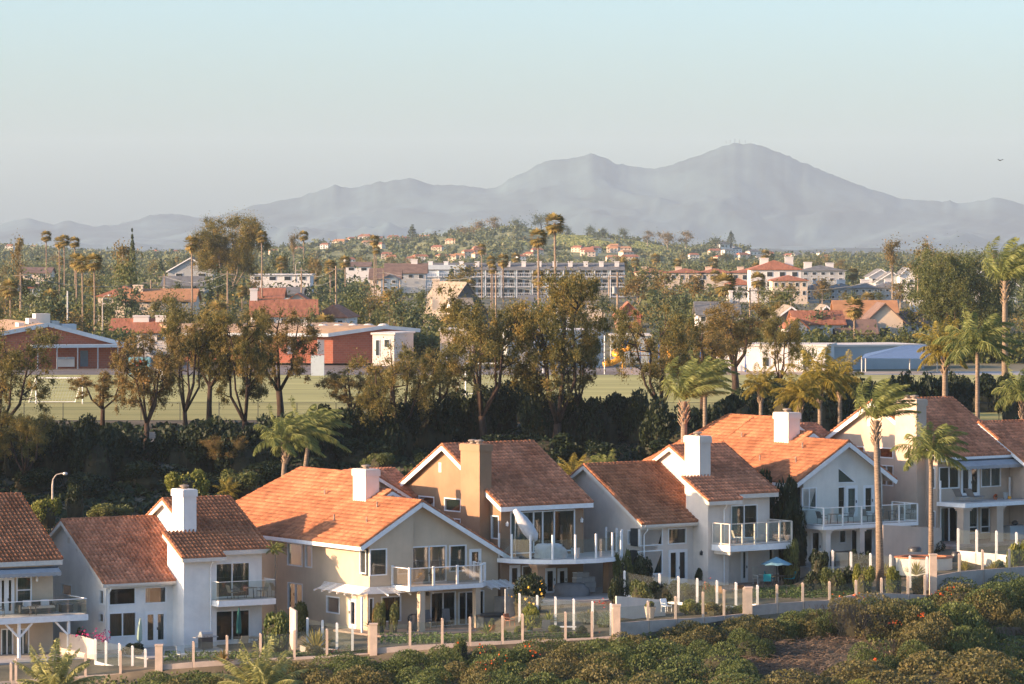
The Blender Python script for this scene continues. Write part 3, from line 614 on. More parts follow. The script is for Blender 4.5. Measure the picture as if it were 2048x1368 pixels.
# the air
hz = MB(); hz.box(-9500, 9500, -40, 15600, 4, 450); ho = hz.build('haze', [], kind='stuff')
hm = bpy.data.materials.new('haze_air'); hm.use_nodes = True; hn = hm.node_tree; hn.nodes.clear(); ho_ = hn.nodes.new('ShaderNodeOutputMaterial'); pv = hn.nodes.new('ShaderNodeVolumePrincipled')
pv.inputs['Density'].default_value = .00005; pv.inputs['Color'].default_value = (.66, .82, .96, 1); pv.inputs['Anisotropy'].default_value = .0
hn.links.new(pv.outputs[0], ho_.inputs['Volume']); ho.data.materials.append(hm)
# school field and yard
rect_sheet('sports_field', -75, 90, 380, 507, 43.012, M_TURF)
rect_sheet('playground_asphalt', -85, 14, 507, 545, 43.02, M_ASPH); rect_sheet('playground_sand', 14, 40, 507, 536, 43.02, mat('sand', (.42, .32, .24), var=.1, scale=.3)); rect_sheet('walkway', 40, 90, 507, 520, 43.02, M_CONC)
# ------------------------------------------------------------------ the front row of houses
gA = House(-88, 1315, 268, 30, 'tile-roofed beige house at the left edge, with grey awning over a white glass-railed deck')
plan_three(gA, 7.0, M_TAN, M_TILE, M_TRIMC, [(-2, 1155, 28, 1231, 'french', None), (33, 1154, 63, 1206, 'sash', 'blind')], [], [(2, 1258, 26, 1322, 'slider', 'curtain'), (34, 1258, 58, 1322, 'slider', 'curtain')], left=False, wing=False)
gB = House(212, 1300, 272, 31, 'small white house with terracotta roof, tall white chimney and a little glass balcony')
plan_one(gB, 5.0, 6.8, 11.3, 6.14, M_WHITE, M_TILE, M_TILE2, M_TRIMC,
    {'side': [(198.7, 1178.5, 207.5, 1209.7), (198, 1225, 207.5, 1246), (122.5, 1166, 143.7, 1193.5)],
     'front': [(217.5, 1177, 271.5, 1208.5, 'fixed', None), (288.7, 1174.7, 332.5, 1205.5, 'fixed', 'sidec'), (217.5, 1226, 272.5, 1272, 'slider', 'vblind'), (290, 1223.5, 332.5, 1288, 'french', 'vblind')]},
    {'uN': 7.5, 'uE': 7.95, 'open': [(428.5, 1127, 499.5, 1192.5, 'slider', 'vblind')]}, [(429.5, 1222, 499.5, 1279, 'slider', None)])
gC = House(735, 1262, 274, 34, 'large tan stucco house with sunlit orange roof, wide gable and amber glass balcony')
plan_two(gC, (11.45, 4.55), 10.7, M_TAN, M_TILE, M_TRIM,
    [(739.5, 1098.5, 773.7, 1150, 'fixed', 'blind', 1), (824, 1093.7, 892.5, 1163, 'slider', None, 0, M_GLASSA), (898.7, 1091, 932.5, 1142, 'fixed', 'blind', 0), (938.7, 1098.7, 962, 1155, 'door1', None, 0)],
    [(575, 1085, 605, 1134, 'fixed', 'blind'), (610.5, 1088.5, 624.5, 1136, 'fixed', 'blind'), (575.7, 1164, 605.5, 1222, 'slider', None), (720, 1099, 732.5, 1148, 'fixed', 'blind'), (653, 1191, 679.5, 1228.5, 'fixed', 'blind'), (698, 1197, 713, 1258, 'door1', None)],
    [(737.5, 1196, 747, 1243, 'fixed', None), (762.5, 1193.5, 802, 1242, 'fixed', None), (861, 1185, 911, 1251, 'slider', None), (917, 1184, 948, 1249, 'slider', None), (957, 1181, 968, 1230, 'fixed', None)])
gD = House(1002, 1193, 280, 36, 'ochre stucco house with double-flued chimney stack and a curved deck on pillars')
plan_three(gD, 7.19, M_OCHRE, M_TILE2, M_TRIM, [(1020.5, 1025, 1149.5, 1101, 'slider3', 'sidec')],
    [(982.5, 1030.5, 998, 1078.7, 'fixed', 'blind'), (837.5, 991, 868.7, 1020, 'fixed', 'blind'), (889, 995, 921.7, 1024.5, 'fixed', 'blind'), (892.5, 1035, 921.7, 1060, 'slider', 'blind')],
    [(1019, 1131, 1040, 1178, 'door1', None), (1044, 1132, 1066, 1190, 'fixed', None), (1090, 1137, 1111, 1190, 'door1', None), (1115, 1137, 1134, 1190, 'door1', None)])
gE = House(1284, 1176, 284, 36, 'small cream house with terracotta roof, white chimney and a white-posted glass balcony')
plan_one(gE, 4.6, 6.4, 10.8, 6.06, M_CREAM, M_TILE2, M_TILE, M_TRIMC,
    {'side': [(1256, 1060, 1270.7, 1090), (1256, 1104, 1271, 1147.5)],
     'front': [(1278.7, 1058.7, 1325, 1090, 'fixed', 'halfc'), (1336, 1057, 1372.5, 1087, 'fixed', None), (1277.5, 1102.5, 1325, 1147.5, 'fixed', 'vblind'), (1337, 1100, 1374.3, 1165, 'french', None)]},
    {'uN': 6.5, 'uE': 7.3, 'open': [(1462, 1011, 1514.5, 1075, 'slider', 'sidec')]}, [(1482, 1099, 1495.5, 1164, 'door1', 'vblind')])
gF = House(1602, 1126, 292, 35, 'grey-cream house with a triangular gable window above a long white railed balcony')
plan_two(gF, (8.65, 5.75), 7.7, M_GREY, M_TILE, M_TRIM,
    [(1603.8, 976, 1632.7, 1019, 'slider', 'curtain', 1), (1674, 973.5, 1690, 1031, 'fixed', None, 0), (1692, 972, 1714.5, 1032.5, 'door1', 'curtain', 0), (1726.5, 971, 1747, 1030, 'door1', None, 0)],
    [(1560, 980, 1580, 1020, 'fixed', None)],
    [(1605, 1061, 1612, 1092, 'fixed', None), (1621, 1061, 1642, 1123, 'door1', None), (1678.5, 1057, 1692, 1086, 'fixed', 'blind'), (1702, 1056, 1745, 1109, 'slider', None)],
    flow=[(1673.5, 933), (1673.5, 965.5), (1711, 964.5)], cut=3.3, deep=16.5)
gG = House(1875, 1084, 298, 38, 'peach house with tall double-flued chimney, grey awning and a deck holding two sun loungers')
plan_three(gG, 7.45, M_PEACH, M_TILE2, M_TRIM, [(1878, 934.5, 1918.5, 976, 'slider', None), (1922, 931, 1958.5, 993, 'french', None), (1961.7, 930, 2001.5, 972.5, 'slider', 'curtain')],
    [(1695, 891, 1729, 915.5, 'fixed', None), (1757, 894.5, 1786.5, 917, 'fixed', None), (1758.5, 929.5, 1787, 972.5, 'slider', None), (1862.5, 935, 1871, 977.5, 'fixed', 'blind'), (1861, 1021, 1871, 1056, 'fixed', None)],
    [(1880.5, 1015, 1916, 1087, 'slider', 'sidec'), (1935, 1015, 1955.5, 1066, 'low_sash', 'vblind'), (1961, 1015, 1979, 1065, 'low_sash', 'vblind')])
gH = House(2084, 1077, 300, 38, 'weathered tile roof and shaded grey gable wall at the right edge')
plan_one(gH, 5.0, 6.8, 11.3, 6.14, M_BEIGE, M_TILE2, M_TILE2, M_TRIM, {'side': [], 'front': []}, {'uN': 7.5, 'uE': 7.95, 'open': []}, [])
# balconies and decks: parts of their houses
# A
d = deck(gA, [(-.5, 0), (-.5, -2.9), (8.3, -2.9), (8.3, 0)], 2.75, .42, None, None, None, name='deck')
for a, b in (((-.4, -2.8), (1.8, -2.8)), ((1.8, -2.8), (4.0, -2.8)), ((4.0, -2.8), (6.1, -2.8)), ((6.1, -2.8), (8.2, -2.8)), ((8.2, -2.8), (8.2, -1.4)), ((8.2, -1.4), (8.2, 0))):
    MB().add([(*a, 2.8), (*b, 2.8), (*b, 3.75), (*a, 3.75)], [(0, 1, 2, 3)]).build('pane', M_GLASSP, d); MB().beam((*a, 3.78), (*b, 3.78), .07, .05).build('rail', M_TRIM, d)
for px in (38, 137):
    u = gA.U(px, -2.6); b = MB(); b.box(u - .09, u + .09, -2.69, -2.51, -.1, 2.33); b.build('post', M_TRIM, d)
    b = MB(); b.beam((u - .95, -2.6, 2.3), (u, -2.6, 1.35), .12, .12)
    if px < 100: b.beam((u + .95, -2.6, 2.3), (u, -2.6, 1.35), .12, .12)
    b.build('brace', M_TRIM, d)
def awning(H, u0, u1, w0, w1, dv, label=None):
    b = MB(); b.add([(u0, -.62, w0), (u1, -.62, w0), (u1, -.62 - dv, w1), (u0, -.62 - dv, w1)], [(0, 1, 2, 3)]); b.add([(u0, -.62, w0 - .04), (u1, -.62, w0 - .04), (u1, -.62 - dv, w1 - .03), (u0, -.62 - dv, w1 - .03)], [(0, 3, 2, 1)])
    a = b.build('awning', M_AWN, H.root); n = int((u1 - u0) / .35)
    for i in range(n):
        x0 = u0 + (u1 - u0) * i / n; x1 = u0 + (u1 - u0) * (i + 1) / n; v = -.63 - dv; k = []
        for j in range(7): t = j / 6; k.append((x0 + (x1 - x0) * t, v, w1 - .2 - .07 * math.sin(math.pi * t)))
        vb_ = MB(); vb_.add([(x0, v, w1), (x1, v, w1)] + k[::-1], [list(range(9))]); vb_.add([(x0, v + .02, w1), (x1, v + .02, w1)] + [(p[0], v + .02, p[2]) for p in k[::-1]], [list(range(9))[::-1]]); vb_.build('valance_scallop', M_AWN, a)
    MB().tube([(u0, -.6, w0 + .04), (u1, -.6, w0 + .04)], .07, 8).build('roller', M_METAL, a)
awning(gA, -.2, 7.1, 5.75, 5.5, .55); awning(gG, .9, 7.9, 5.95, 5.6, .75)
# B
deck(gB, [(7.1, -1.72), (7.1, -2.75), (11.5, -2.75), (11.5, -1.07), (7.52, -1.07), (7.52, -1.72)], 3.2, .42, None, None, None)
db = [o for o in gB.root.children if o.name.startswith('balcony')][0]
for a, b in (((7.15, -1.75), (7.15, -2.7)), ((7.15, -2.7), (9.3, -2.7)), ((9.3, -2.7), (11.45, -2.7)), ((11.45, -2.7), (11.45, -1.1))):
    MB().add([(*a, 3.22), (*b, 3.22), (*b, 4.45), (*a, 4.45)], [(0, 1, 2, 3)]).build('pane', M_GLASSP, db); MB().beam((*a, 4.46), (*b, 4.46), .04, .035).build('rail', M_TRIM, db)
# C
deck(gC, [(1.75, -.01), (1.75, -2.6), (7.7, -2.6), (8.6, -1.6), (8.6, -.01)], 3.1, .32, [(1.8, -.3), (1.8, -2.5), (7.6, -2.5), (8.5, -1.6), (8.5, -.3)], M_GLASSA, M_TRIM, h=1.22, posts=1.75, over=.08, pw=.15, bottom=False)
pillar(gC, gC.U(842, -2.3), -2.3, -.3, 2.78, .2, M_TAN, False); pillar(gC, gC.U(953, -2.3), -2.3, -.3, 2.78, .2, M_TAN, False)
# D
cd = [(-.35, -.01), (-.15, -1.3), (.55, -2.6), (1.7, -3.7), (3.2, -4.4), (4.9, -4.6), (6.6, -4.3), (8.0, -3.5), (9.0, -2.3), (9.6, -.9), (9.7, .5), (7.22, .5), (7.22, -.01)]
dD = deck(gD, cd, 2.72, .32, None, None, None, name='deck')
pr = [cd[0]] + cd[1:11]
for i, (a, b) in enumerate(zip(pr, pr[1:])):
    a = Vector((*a, 2.72)); b = Vector((*b, 2.72)); c = Vector((4.5, -1, 2.72)); a += (c - a) * .03; b += (c - b) * .03; dd = (b - a) * .05
    MB().add([a + dd + Vector((0, 0, .08)), b - dd + Vector((0, 0, .08)), b - dd + Vector((0, 0, 1.35)), a + dd + Vector((0, 0, 1.35))], [(0, 1, 2, 3)]).build('pane', M_GLASSP, dD)
    for q in ([a, b] if i == len(pr) - 2 else [a]): MB().box(q.x - .055, q.x + .055, q.y - .055, q.y + .055, 2.72, 4.42).build('post', M_TRIM, dD)
pillar(gD, gD.U(1077, -3.1), -3.1, -.3, 2.4, .33, M_OCHRE); pillar(gD, gD.U(1219, -2.3), -2.3, -.3, 2.4, .33, M_OCHRE)
# E
deck(gE, [(4.9, -1.72), (4.9, -3.8), (10.7, -3.8), (10.7, -1.07), (6.52, -1.07), (6.52, -1.72)], 3.0, .45, [(4.97, -1.8), (4.97, -3.72), (10.62, -3.72), (10.62, -1.15)], M_GLASSP, M_TRIMC, h=1.5, posts=1.2, over=0, hangs=.0, pw=.1)
b = MB(); b.box(5.15, 5.35, -3.5, -1.7, 2.3, 2.55); b.build('joist', M_TRIMC, gE.root)
# F
deck(gF, [(-.35, -.3), (-.35, -3.0), (8.6, -3.0), (8.6, -.02), (0, -.02), (0, -.3)], 2.85, .28, [(-.3, -.35), (-.3, -2.95), (8.55, -2.95), (8.55, -.1)], M_GLASSP, M_TRIM, h=1.3, posts=1.75, pw=.09, hangs=.22)
for px in (1653, 1721, 1803): pillar(gF, gF.U(px, -2.55), -2.55, -.3, 2.57, .21, M_CREAM)
b = MB(); b.beam((.2, -2.55, 2.5), (8.2, -2.55, 2.5), .2, .16); b.build('beam', M_TRIMC, gF.root)
# G
deck(gG, [(-.1, -.01), (-.1, -3.0), (12.5, -3.0), (12.5, -.01)], 3.0, .32, None, None, None, name='deck')
for u, v in ((.0, -.25), (7.2, -.25)): MB().box(u, u + .1, v - .05, v + .05, 3.0, 4.55).build('post', M_TRIM, gG.root)
for px in (1927, 1994): pillar(gG, gG.U(px, -2.5), -2.5, -.3, 2.68, .33, M_PEACH)
# wall lanterns
lamp(gD, Face(gD, 'f', 0), gD.U(1012, 0), 5.0, M_TRIM); lamp(gD, Face(gD, 'f', 0), gD.U(1161, 0), 5.0, M_TRIM); lamp(gE, Face(gE, 's', 4.6), -.9, 2.3); lamp(gC, Face(gC, 'f', 0), gC.U(853, 0), 2.3)
lamp(gA, Face(gA, 'f', 0), gA.U(72, 0), 4.95, M_TRIM); lamp(gG, Face(gG, 'f', 0), gG.U(1960, 0), 5.6)
# slatted patio covers
def slats(H, rootuv, rows_, label):
    t = empty('patio_cover', H.world(*rootuv, 2.9), H.a, label, 'pergola')
    o = Vector((rootuv[0], rootuv[1], 2.9))
    for a, b, w, h in rows_['slat']: MB().beam(Vector(a) - o, Vector(b) - o, w, h).build('slat', M_TRIM, t)
    for a, b, w, h in rows_['rafter']: MB().beam(Vector(a) - o, Vector(b) - o, w, h).build('rafter', M_TRIM, t)
    for a, b, w, h in rows_.get('post', []): MB().beam(Vector(a) - o, Vector(b) - o, w, h).build('post', M_TRIM, t)
rw_ = {'slat': [], 'rafter': [], 'post': [((-1.0, -.9, 2.45), (-1.0, -.9, -.1), .12, .12)]}
for i in range(7):
    o_ = .15 + i * .19; z = 2.98 - i * .055; rw_['slat'] += [((-o_, 5.4 - .2 * i, z), (-o_, -.28 - o_ * .6, z), .09, .04), ((-o_, -.28 - o_ * .6, z + .003), (.9, -.28 - o_, z + .003), .09, .04), ((.9, -.28 - o_, z), (4.6 + .08 * i, -.28 - o_, z), .09, .04)]
for v in (5, 4, 3, 2, 1, 0): rw_['rafter'].append(((0, v, 2.92), (-1.4, v - .25, 2.5), .06, .1))
for u in (.6, 1.5, 2.4, 3.3, 4.2): rw_['rafter'].append(((u, -.3, 2.92), (u, -1.75, 2.5), .06, .1))
slats(gC, (0, 0), rw_, 'white slatted patio cover wrapping the corner under the balcony of the tan house')
rw_ = {'slat': [], 'rafter': [], 'post': []}
for i in range(8): rw_['slat'].append(((8.75, -1.9 + i * .17, 3.02 - .05 * (7 - i)), (10.9, -1.9 + i * .17, 3.02 - .05 * (7 - i)), .08, .04))
for u in (8.85, 9.5, 10.2, 10.8): rw_['rafter'].append(((u, -.05, 3.0), (u, -2.0, 2.55), .05, .1))
rw_['post'].append(((10.75, -1.7, 2.55), (10.75, -1.7, -.1), .12, .12))
slats(gC, (9.5, 0), rw_, 'small white slatted cover beside the right end of the amber glass balcony')
# patio slabs (ground): one sheet-like slab per lot
def slab(H, poly, w, name='patio', m=None, th=1.4):
    b = MB(); b.prism(poly, -th, w); o = b.build(name, m or M_CONC, kind='structure'); o.location = H.o; o.rotation_euler = (0, 0, H.a); return o
M_PAVE = mat('terracotta_paving', (.36, .25, .20), rough=.85, var=.18, scale=1.2, bump=.2); M_LAWN = leafmat('lawn_blades', [(.06, .10, .02), (.10, .15, .03), (.15, .19, .05)], .2, 1.2)
slab(gB, [(-1, -.4), (0, -6.5), (13.5, -7), (13, 0), (11.3, 0), (5, 0)], .02); slab(gC, [(-1.5, 2), (-1, -4.2), (12.3, -4.6), (11.8, 1), (0, 2)], .02, m=M_PAVE); slab(gD, [(-.5, .5), (-.5, -4.6), (4, -6.6), (11.5, -5), (11.3, 2), (7, 2)], .02)
slab(gE, [(-1, .3), (-1, -1.6), (4, -4.6), (12.6, -5.2), (12.6, 1)], .02, m=M_PAVE); slab(gF, [(-2, .3), (-2, -4.2), (10.5, -4.2), (10.5, 2)], .0); slab(gG, [(-2.5, 2), (-2.5, -4.2), (14, -4.4), (14, 2)], .02, m=M_PAVE); slab(gA, [(0, .3), (0, -5), (10.2, -5.2), (9.6, 3)], .02)
# ------------------------------------------------------------------ foliage
L_EUC = leafmat('eucalyptus_leaves', [(.05, .06, .02), (.18, .16, .048), (.54, .34, .09)], .45, .35)
L_RUST = leafmat('rusty_leaves', [(.08, .075, .028), (.22, .165, .055), (.50, .29, .10)], .45, .3)
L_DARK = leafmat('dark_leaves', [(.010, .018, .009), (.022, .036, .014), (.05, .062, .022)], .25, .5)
L_MID = leafmat('mid_green_leaves', [(0.053, 0.075, 0.027), (0.120, 0.138, 0.042), (0.255, 0.225, 0.068)], .3, .4)
L_YEL = leafmat('yellow_green_leaves', [(0.084, 0.112, 0.025), (0.196, 0.210, 0.042), (0.350, 0.308, 0.070)], .4, .8)
L_HEDGE = leafmat('hedge_leaves', [(0.035, 0.058, 0.018), (0.096, 0.125, 0.035), (0.240, 0.224, 0.064)], .25, .45)
L_HEDGEB = leafmat('browned_hedge_leaves', [(0.053, 0.063, 0.022), (0.135, 0.120, 0.041), (0.300, 0.210, 0.075)], .25, .45)
L_FAR = leafmat('far_tree_leaves', [(0.045, 0.067, 0.032), (0.088, 0.112, 0.048), (0.160, 0.160, 0.072)], .2, .12)
L_FROND = leafmat('palm_leaflets', [(0.095, 0.135, 0.041), (0.203, 0.230, 0.068), (0.365, 0.351, 0.121)], .35, .9)
L_FROND2 = leafmat('gold_palm_leaflets', [(0.144, 0.144, 0.030), (0.312, 0.252, 0.048), (0.504, 0.372, 0.096)], .4, .9)
L_FAN = leafmat('fan_palm_leaves', [(0.091, 0.098, 0.033), (0.234, 0.195, 0.058), (0.468, 0.312, 0.117)], .4, .9)
L_FLOW = leafmat('orange_flowers', [(.45, .06, .01), (.65, .13, .02)], .2, 3); L_MAG = leafmat('magenta_flowers', [(.3, .02, .10), (.45, .03, .16)], .2, 3)
L_DRY = leafmat('dry_twigs', [(.07, .048, .032), (.13, .09, .062), (.22, .16, .115)], .1, 2)
M_BARK = mat('dark_bark', (.06, .038, .028), rough=.95, var=.4, scale=2, bump=.5, bscale=12, stretch=(4, 4, .6)); M_BARKP = mat('pale_bark', (.30, .24, .18), rough=.9, var=.3, scale=1.5, stretch=(4, 4, .5))
M_PALMT = mat('palm_trunk', (.27, .20, .145), rough=.95, var=.35, scale=3, bump=.6, bscale=14, stretch=(1, 1, 9)); M_BOOT = mat('palm_boots', (.40, .28, .18), rough=.9, var=.35, scale=4)
def leafquads(C, size, rng, tint, asp=.5, droop=0.0, nrm=None):
    n = len(C); a = rng.normal(size=(n, 3)); a[:, 2] -= droop; a /= np.linalg.norm(a, axis=1)[:, None]
    b = rng.normal(size=(n, 3)); b -= (b * a).sum(1)[:, None] * a; b /= np.linalg.norm(b, axis=1)[:, None]
    s_ = (size * rng.uniform(.6, 1.35, n))[:, None] * .5
    V = np.stack([C - a * s_, C + b * s_ * asp, C + a * s_, C - b * s_ * asp], 1).reshape(-1, 3)
    return V, np.arange(n * 4).reshape(-1, 4), np.clip(tint, 0, 1)
def clusters(cs, rs, per, size, rng, sq=(1, 1, 1), droop=0.0, asp=.5, shell=.55, tv=.28, soft=False):
    C = []; T = []
    for c, r in zip(cs, rs):
        n = max(4, int(per * rng.uniform(.7, 1.3))); d = rng.normal(size=(n, 3)); d /= np.linalg.norm(d, axis=1)[:, None]
        rad = r * (np.abs(rng.normal(0, .72, n)) if soft else shell + (1 - shell) * rng.uniform(0, 1, n) ** .6); p = np.array(c) + d * rad[:, None] * np.array(sq)
        C.append(p); T.append(np.clip(rng.normal(.45, .16) + rng.normal(0, tv * .6, n), 0, 1))
    C = np.concatenate(C); T = np.concatenate(T); return leafquads(C, size, rng, T, asp, droop)
def limb_tree(seed, H, W, fork=.3, nl=4, leaf=.3, per=55, mats=(None, None), droop=.7, r0=.3, sub=4, crown0=.35, flat=1.0, name='crown', cr=.14, extra=3, base=(0, 0)):
    """tapered trunk, forking limbs, leaf clusters hung on the limb ends"""
    rng = np.random.default_rng(seed); mb = MB(); cs = []; rs = []; lean = rng.uniform(-.06, .06, 2) * H
    f = Vector((lean[0] * .4, lean[1] * .4, H * fork)); mb.tube([(base[0], base[1], -.8), (lean[0] * .1, lean[1] * .1, H * fork * .5), f], [r0 * 1.15, r0 * .9, r0 * .8], 8)
    for i in range(nl):
        az = 2 * math.pi * (i + rng.uniform(-.25, .25)) / nl + .5; out = W * .5 * rng.uniform(.45, .95); top = H * rng.uniform(.72, .97)
        if i == 0: out *= .25; top = H * .97
        e = Vector((f.x + out * math.cos(az), f.y + out * math.sin(az) * .9, top)); m1 = f.lerp(e, .35) + Vector((out * .22 * math.cos(az) + rng.uniform(-.3, .3), out * .2 * math.sin(az), -H * .03)); m2 = f.lerp(e, .7) + Vector((rng.uniform(-.5, .5), rng.uniform(-.5, .5), rng.uniform(-.3, .5)))
        q = r0 * rng.uniform(.45, .62); mb.tube([f - Vector((0, 0, .15)), m1, m2, e], [q, q * .75, q * .5, q * .15], 6)
        cs.append(e); rs.append(W * cr)
        for j in range(sub):
            t = rng.uniform(.3, .95); p = (f.lerp(m1, t * 3) if t < .33 else m1.lerp(m2, (t - .33) * 3) if t < .67 else m2.lerp(e, (t - .67) * 3))
            a2 = az + rng.uniform(-1.5, 1.5); l = W * rng.uniform(.12, .3); e2 = p + Vector((l * math.cos(a2), l * math.sin(a2), l * rng.uniform(.1, .9)))
            if e2.z < H * crown0: e2.z = H * crown0 + rng.uniform(0, .1) * H
            mb.tube([p, p.lerp(e2, .5) + Vector((0, 0, -.12)), e2], [q * .38, q * .25, q * .08], 5); cs.append(e2); rs.append(W * cr * rng.uniform(.6, 1.1))
            for k in range(extra):
                c = e2 + Vector(rng.normal(size=3) * W * .085); c.z -= abs(rng.normal()) * H * .03
                if c.z > H * crown0 * .9: cs.append(c); rs.append(W * cr * rng.uniform(.35, .75))
    V, Fq, T = clusters([tuple(c) for c in cs], rs, per, leaf, rng, (1, 1, 1.1 * flat), droop, .42, soft=True)
    return mb, (V, Fq, T)
def mk_tree(name, mb, geo, mt, ml, label=None, cat='tree', group=None, root=None):
    t = empty(name, (0, 0, 0), 0, label, cat, group); mb.build('trunk', mt, t, smooth=True)
    c = bpy.data.objects.new('crown', npmesh('crown', *geo, ml)); link(c, t); return t
def joined(mb, geo, mt, ml, name):
    """one mesh with trunk and leaves, for trees too far away to show parts"""
    V, Fq, T = geo; n = len(mb.v); v = np.concatenate([np.array(mb.v).reshape(-1, 3), V]); b = bpy.data.meshes.new(name)
    fs_ = [f for f in mb.f] + (Fq + n).tolist(); b.from_pydata(v.tolist(), [], fs_); b.materials.append(mt); b.materials.append(ml)
    b.polygons.foreach_set('material_index', [0] * len(mb.f) + [1] * len(Fq)); a = b.attributes.new('tint', 'FLOAT', 'FACE'); a.data.foreach_set('value', np.concatenate([np.full(len(mb.f), .5), T])); b.update(); return b
ORD = ['first', 'second', 'third', 'fourth', 'fifth', 'sixth', 'seventh', 'eighth', 'ninth', 'tenth', 'eleventh', 'twelfth', 'thirteenth', 'fourteenth', 'fifteenth', 'sixteenth', 'seventeenth', 'eighteenth', 'nineteenth', 'twentieth']
ORD += ['twenty-' + o for o in ORD[:9]] + ['thirtieth'] + ['thirty-' + o for o in ORD[:9]] + ['fortieth'] + ['forty-' + o for o in ORD[:9]] + ['fiftieth'] + ['fifty-' + o for o in ORD[:9]] + ['sixtieth'] + ['sixty-' + o for o in ORD[:9]]
# --- the eucalyptus row between the field and the houses
EU = [limb_tree(100 + i, 12, w, fork=fk, nl=nl, leaf=.21, per=185, droop=.9, r0=.36, sub=sb, crown0=c0, extra=6, cr=.125) for i, (w, fk, nl, sb, c0) in enumerate([(8.0, .24, 5, 5, .38), (7.0, .30, 4, 6, .45), (8.5, .18, 6, 4, .36), (6.2, .36, 4, 5, .45), (7.5, .16, 4, 7, .34)])]
EUM = [mk_tree('eucalyptus_tree', *EU[i], M_BARK, L_EUC if i % 2 == 0 else L_RUST) for i in range(5)]
EUR = [ # px, base py, top py, half width px, variant, label, spin
 (2, 905, 655, 84, 2, 'orange-lit eucalyptus at the left edge, overhanging the soccer goal', .4), (293, 925, 668, 62, 1, 'open-branched eucalyptus beside the dirt path, forking low into bare limbs', 1.9), (372, 885, 632, 62, 0, 'golden eucalyptus with leaning trunk, right of the dirt path', 2.4),
 (418, 850, 640, 52, 3, 'narrow eucalyptus just right of the golden leaning one', 3.1), (487, 885, 628, 66, 4, 'dense rust-tinged eucalyptus in front of the brick classrooms', 5.2), (562, 852, 620, 74, 1, 'dark eucalyptus with a swept S-shaped limb left of the white block', 4.3),
 (205, 860, 742, 46, 3, 'low orange eucalyptus sapling right of the soccer goal', .9), (786, 915, 690, 84, 2, 'dark spreading eucalyptus over the cream classroom', 1.2), (868, 880, 705, 50, 3, 'slim olive eucalyptus left of the bronze one', 3.7),
 (968, 905, 618, 92, 0, 'broad bronze-green eucalyptus before the pale classrooms', 2.9), (1112, 905, 556, 96, 4, 'tallest eucalyptus of the row, with a thick black trunk', .3), (1160, 890, 665, 42, 3, 'leaning eucalyptus left of the yellow slide', 5.8), (1322, 862, 610, 80, 2, 'forked black-limbed eucalyptus right of the yellow slide', 4.9),
 (1405, 830, 650, 54, 3, 'dark eucalyptus crown behind the windblown palm', 1.5), (1472, 790, 606, 76, 1, 'open eucalyptus in front of the white classroom', 2.6), (452, 960, 868, 34, 3, 'stunted grey-green tree standing on the ivy slope', .2), (52, 985, 832, 60, 0, 'yellow-lit bushy tree at the foot of the left slope', 3.4),
 (700, 880, 740, 60, 3, 'small feathery tree in front of the white block', 2.0), (1560, 800, 640, 40, 0, 'thin-leaved eucalyptus by the railings of the white classroom', 2.0)]
for i, (px, pb, pt, hw, k, lab, sp) in enumerate(EUR):
    p = hit(px, pb, 300); s_ = FP / p.y; h = (pb - pt) / s_; src = EUM[k]; used = src.get('used')
    sc3 = (hw * 2 / s_ / [8, 7, 8.5, 6.2, 7.5][k], hw * 2 / s_ / [8, 7, 8.5, 6.2, 7.5][k], h / 12)
    o = dup(src, p, sp, sc3, lab, 'eucalyptus trees between the field and the houses')
for t in EUM:
    for c in list(t.children): bpy.data.objects.remove(c)
    bpy.data.objects.remove(t)
# --- bush meshes
def bush_geo(seed, n=2600, leaf=.22, lump=7, sq=(1, 1, .8), shell=.6):
    rng = np.random.default_rng(seed); cs = [(0, 0, .35)]; rs = [.62]
    for i in range(lump):
        a = rng.uniform(0, 6.28); r = rng.uniform(.25, .62); cs.append((r * math.cos(a), r * math.sin(a), rng.uniform(.15, .7))); rs.append(rng.uniform(.28, .45))
    V, Fq, T = clusters(cs, rs, n / (lump + 1), leaf, rng, sq, 0, .6, shell); V[:, 2] = np.maximum(V[:, 2], -.1); return V, Fq, T
def core_mb(r=.55, z=.28):
    mb = MB(); mb.lathe((0, 0, 0), [(-.3, r * .8), (z * .4, r), (z * 1.3, r * .95), (z * 2.0, r * .6), (z * 2.3, .0)], 9); return mb
M_TWIG = mat('bush_twigs', (.05, .045, .025), rough=1, var=.3, scale=3)
BV = {}
def bush_mesh(ml, k, big=False):
    key = (ml.name, k, big)
    if key not in BV: BV[key] = joined(core_mb(.72 if big else .55, .33 if big else .28), bush_geo(k + 40 + (50 if big else 0), 20000 if big else 2600, .038 if big else .11, 9 if big else 6, shell=.8 if big else .6), M_TWIG, ml, 'bush')
    return BV[key]
def bush(px, py, wpx, hpx, ml, label, Y=None, name='shrub', cat='shrub', group=None, depth=1.0, k=None, big=False, rot=None):
    """a shrub whose foot stands at the photo pixel"""
    p = hit(px, py, 225) if Y is None else P(px, py, Y); s_ = FP / p.y; g_ = ground(p.x, p.y)
    if Y is not None and p.z > g_ + .05 and p.z - g_ < 2.5: hpx += (p.z - g_) * s_; p.z = g_
    o = bpy.data.objects.new(name, bush_mesh(ml, random.randrange(3) if k is None else k, big)); link(o); o.location = p; w = wpx / s_ / 1.75; o.scale = (w, w * depth, hpx / s_ / .98)
    o.rotation_euler = (0, 0, random.uniform(0, 6) if rot is None else rot); return tag(o, label, cat, group)
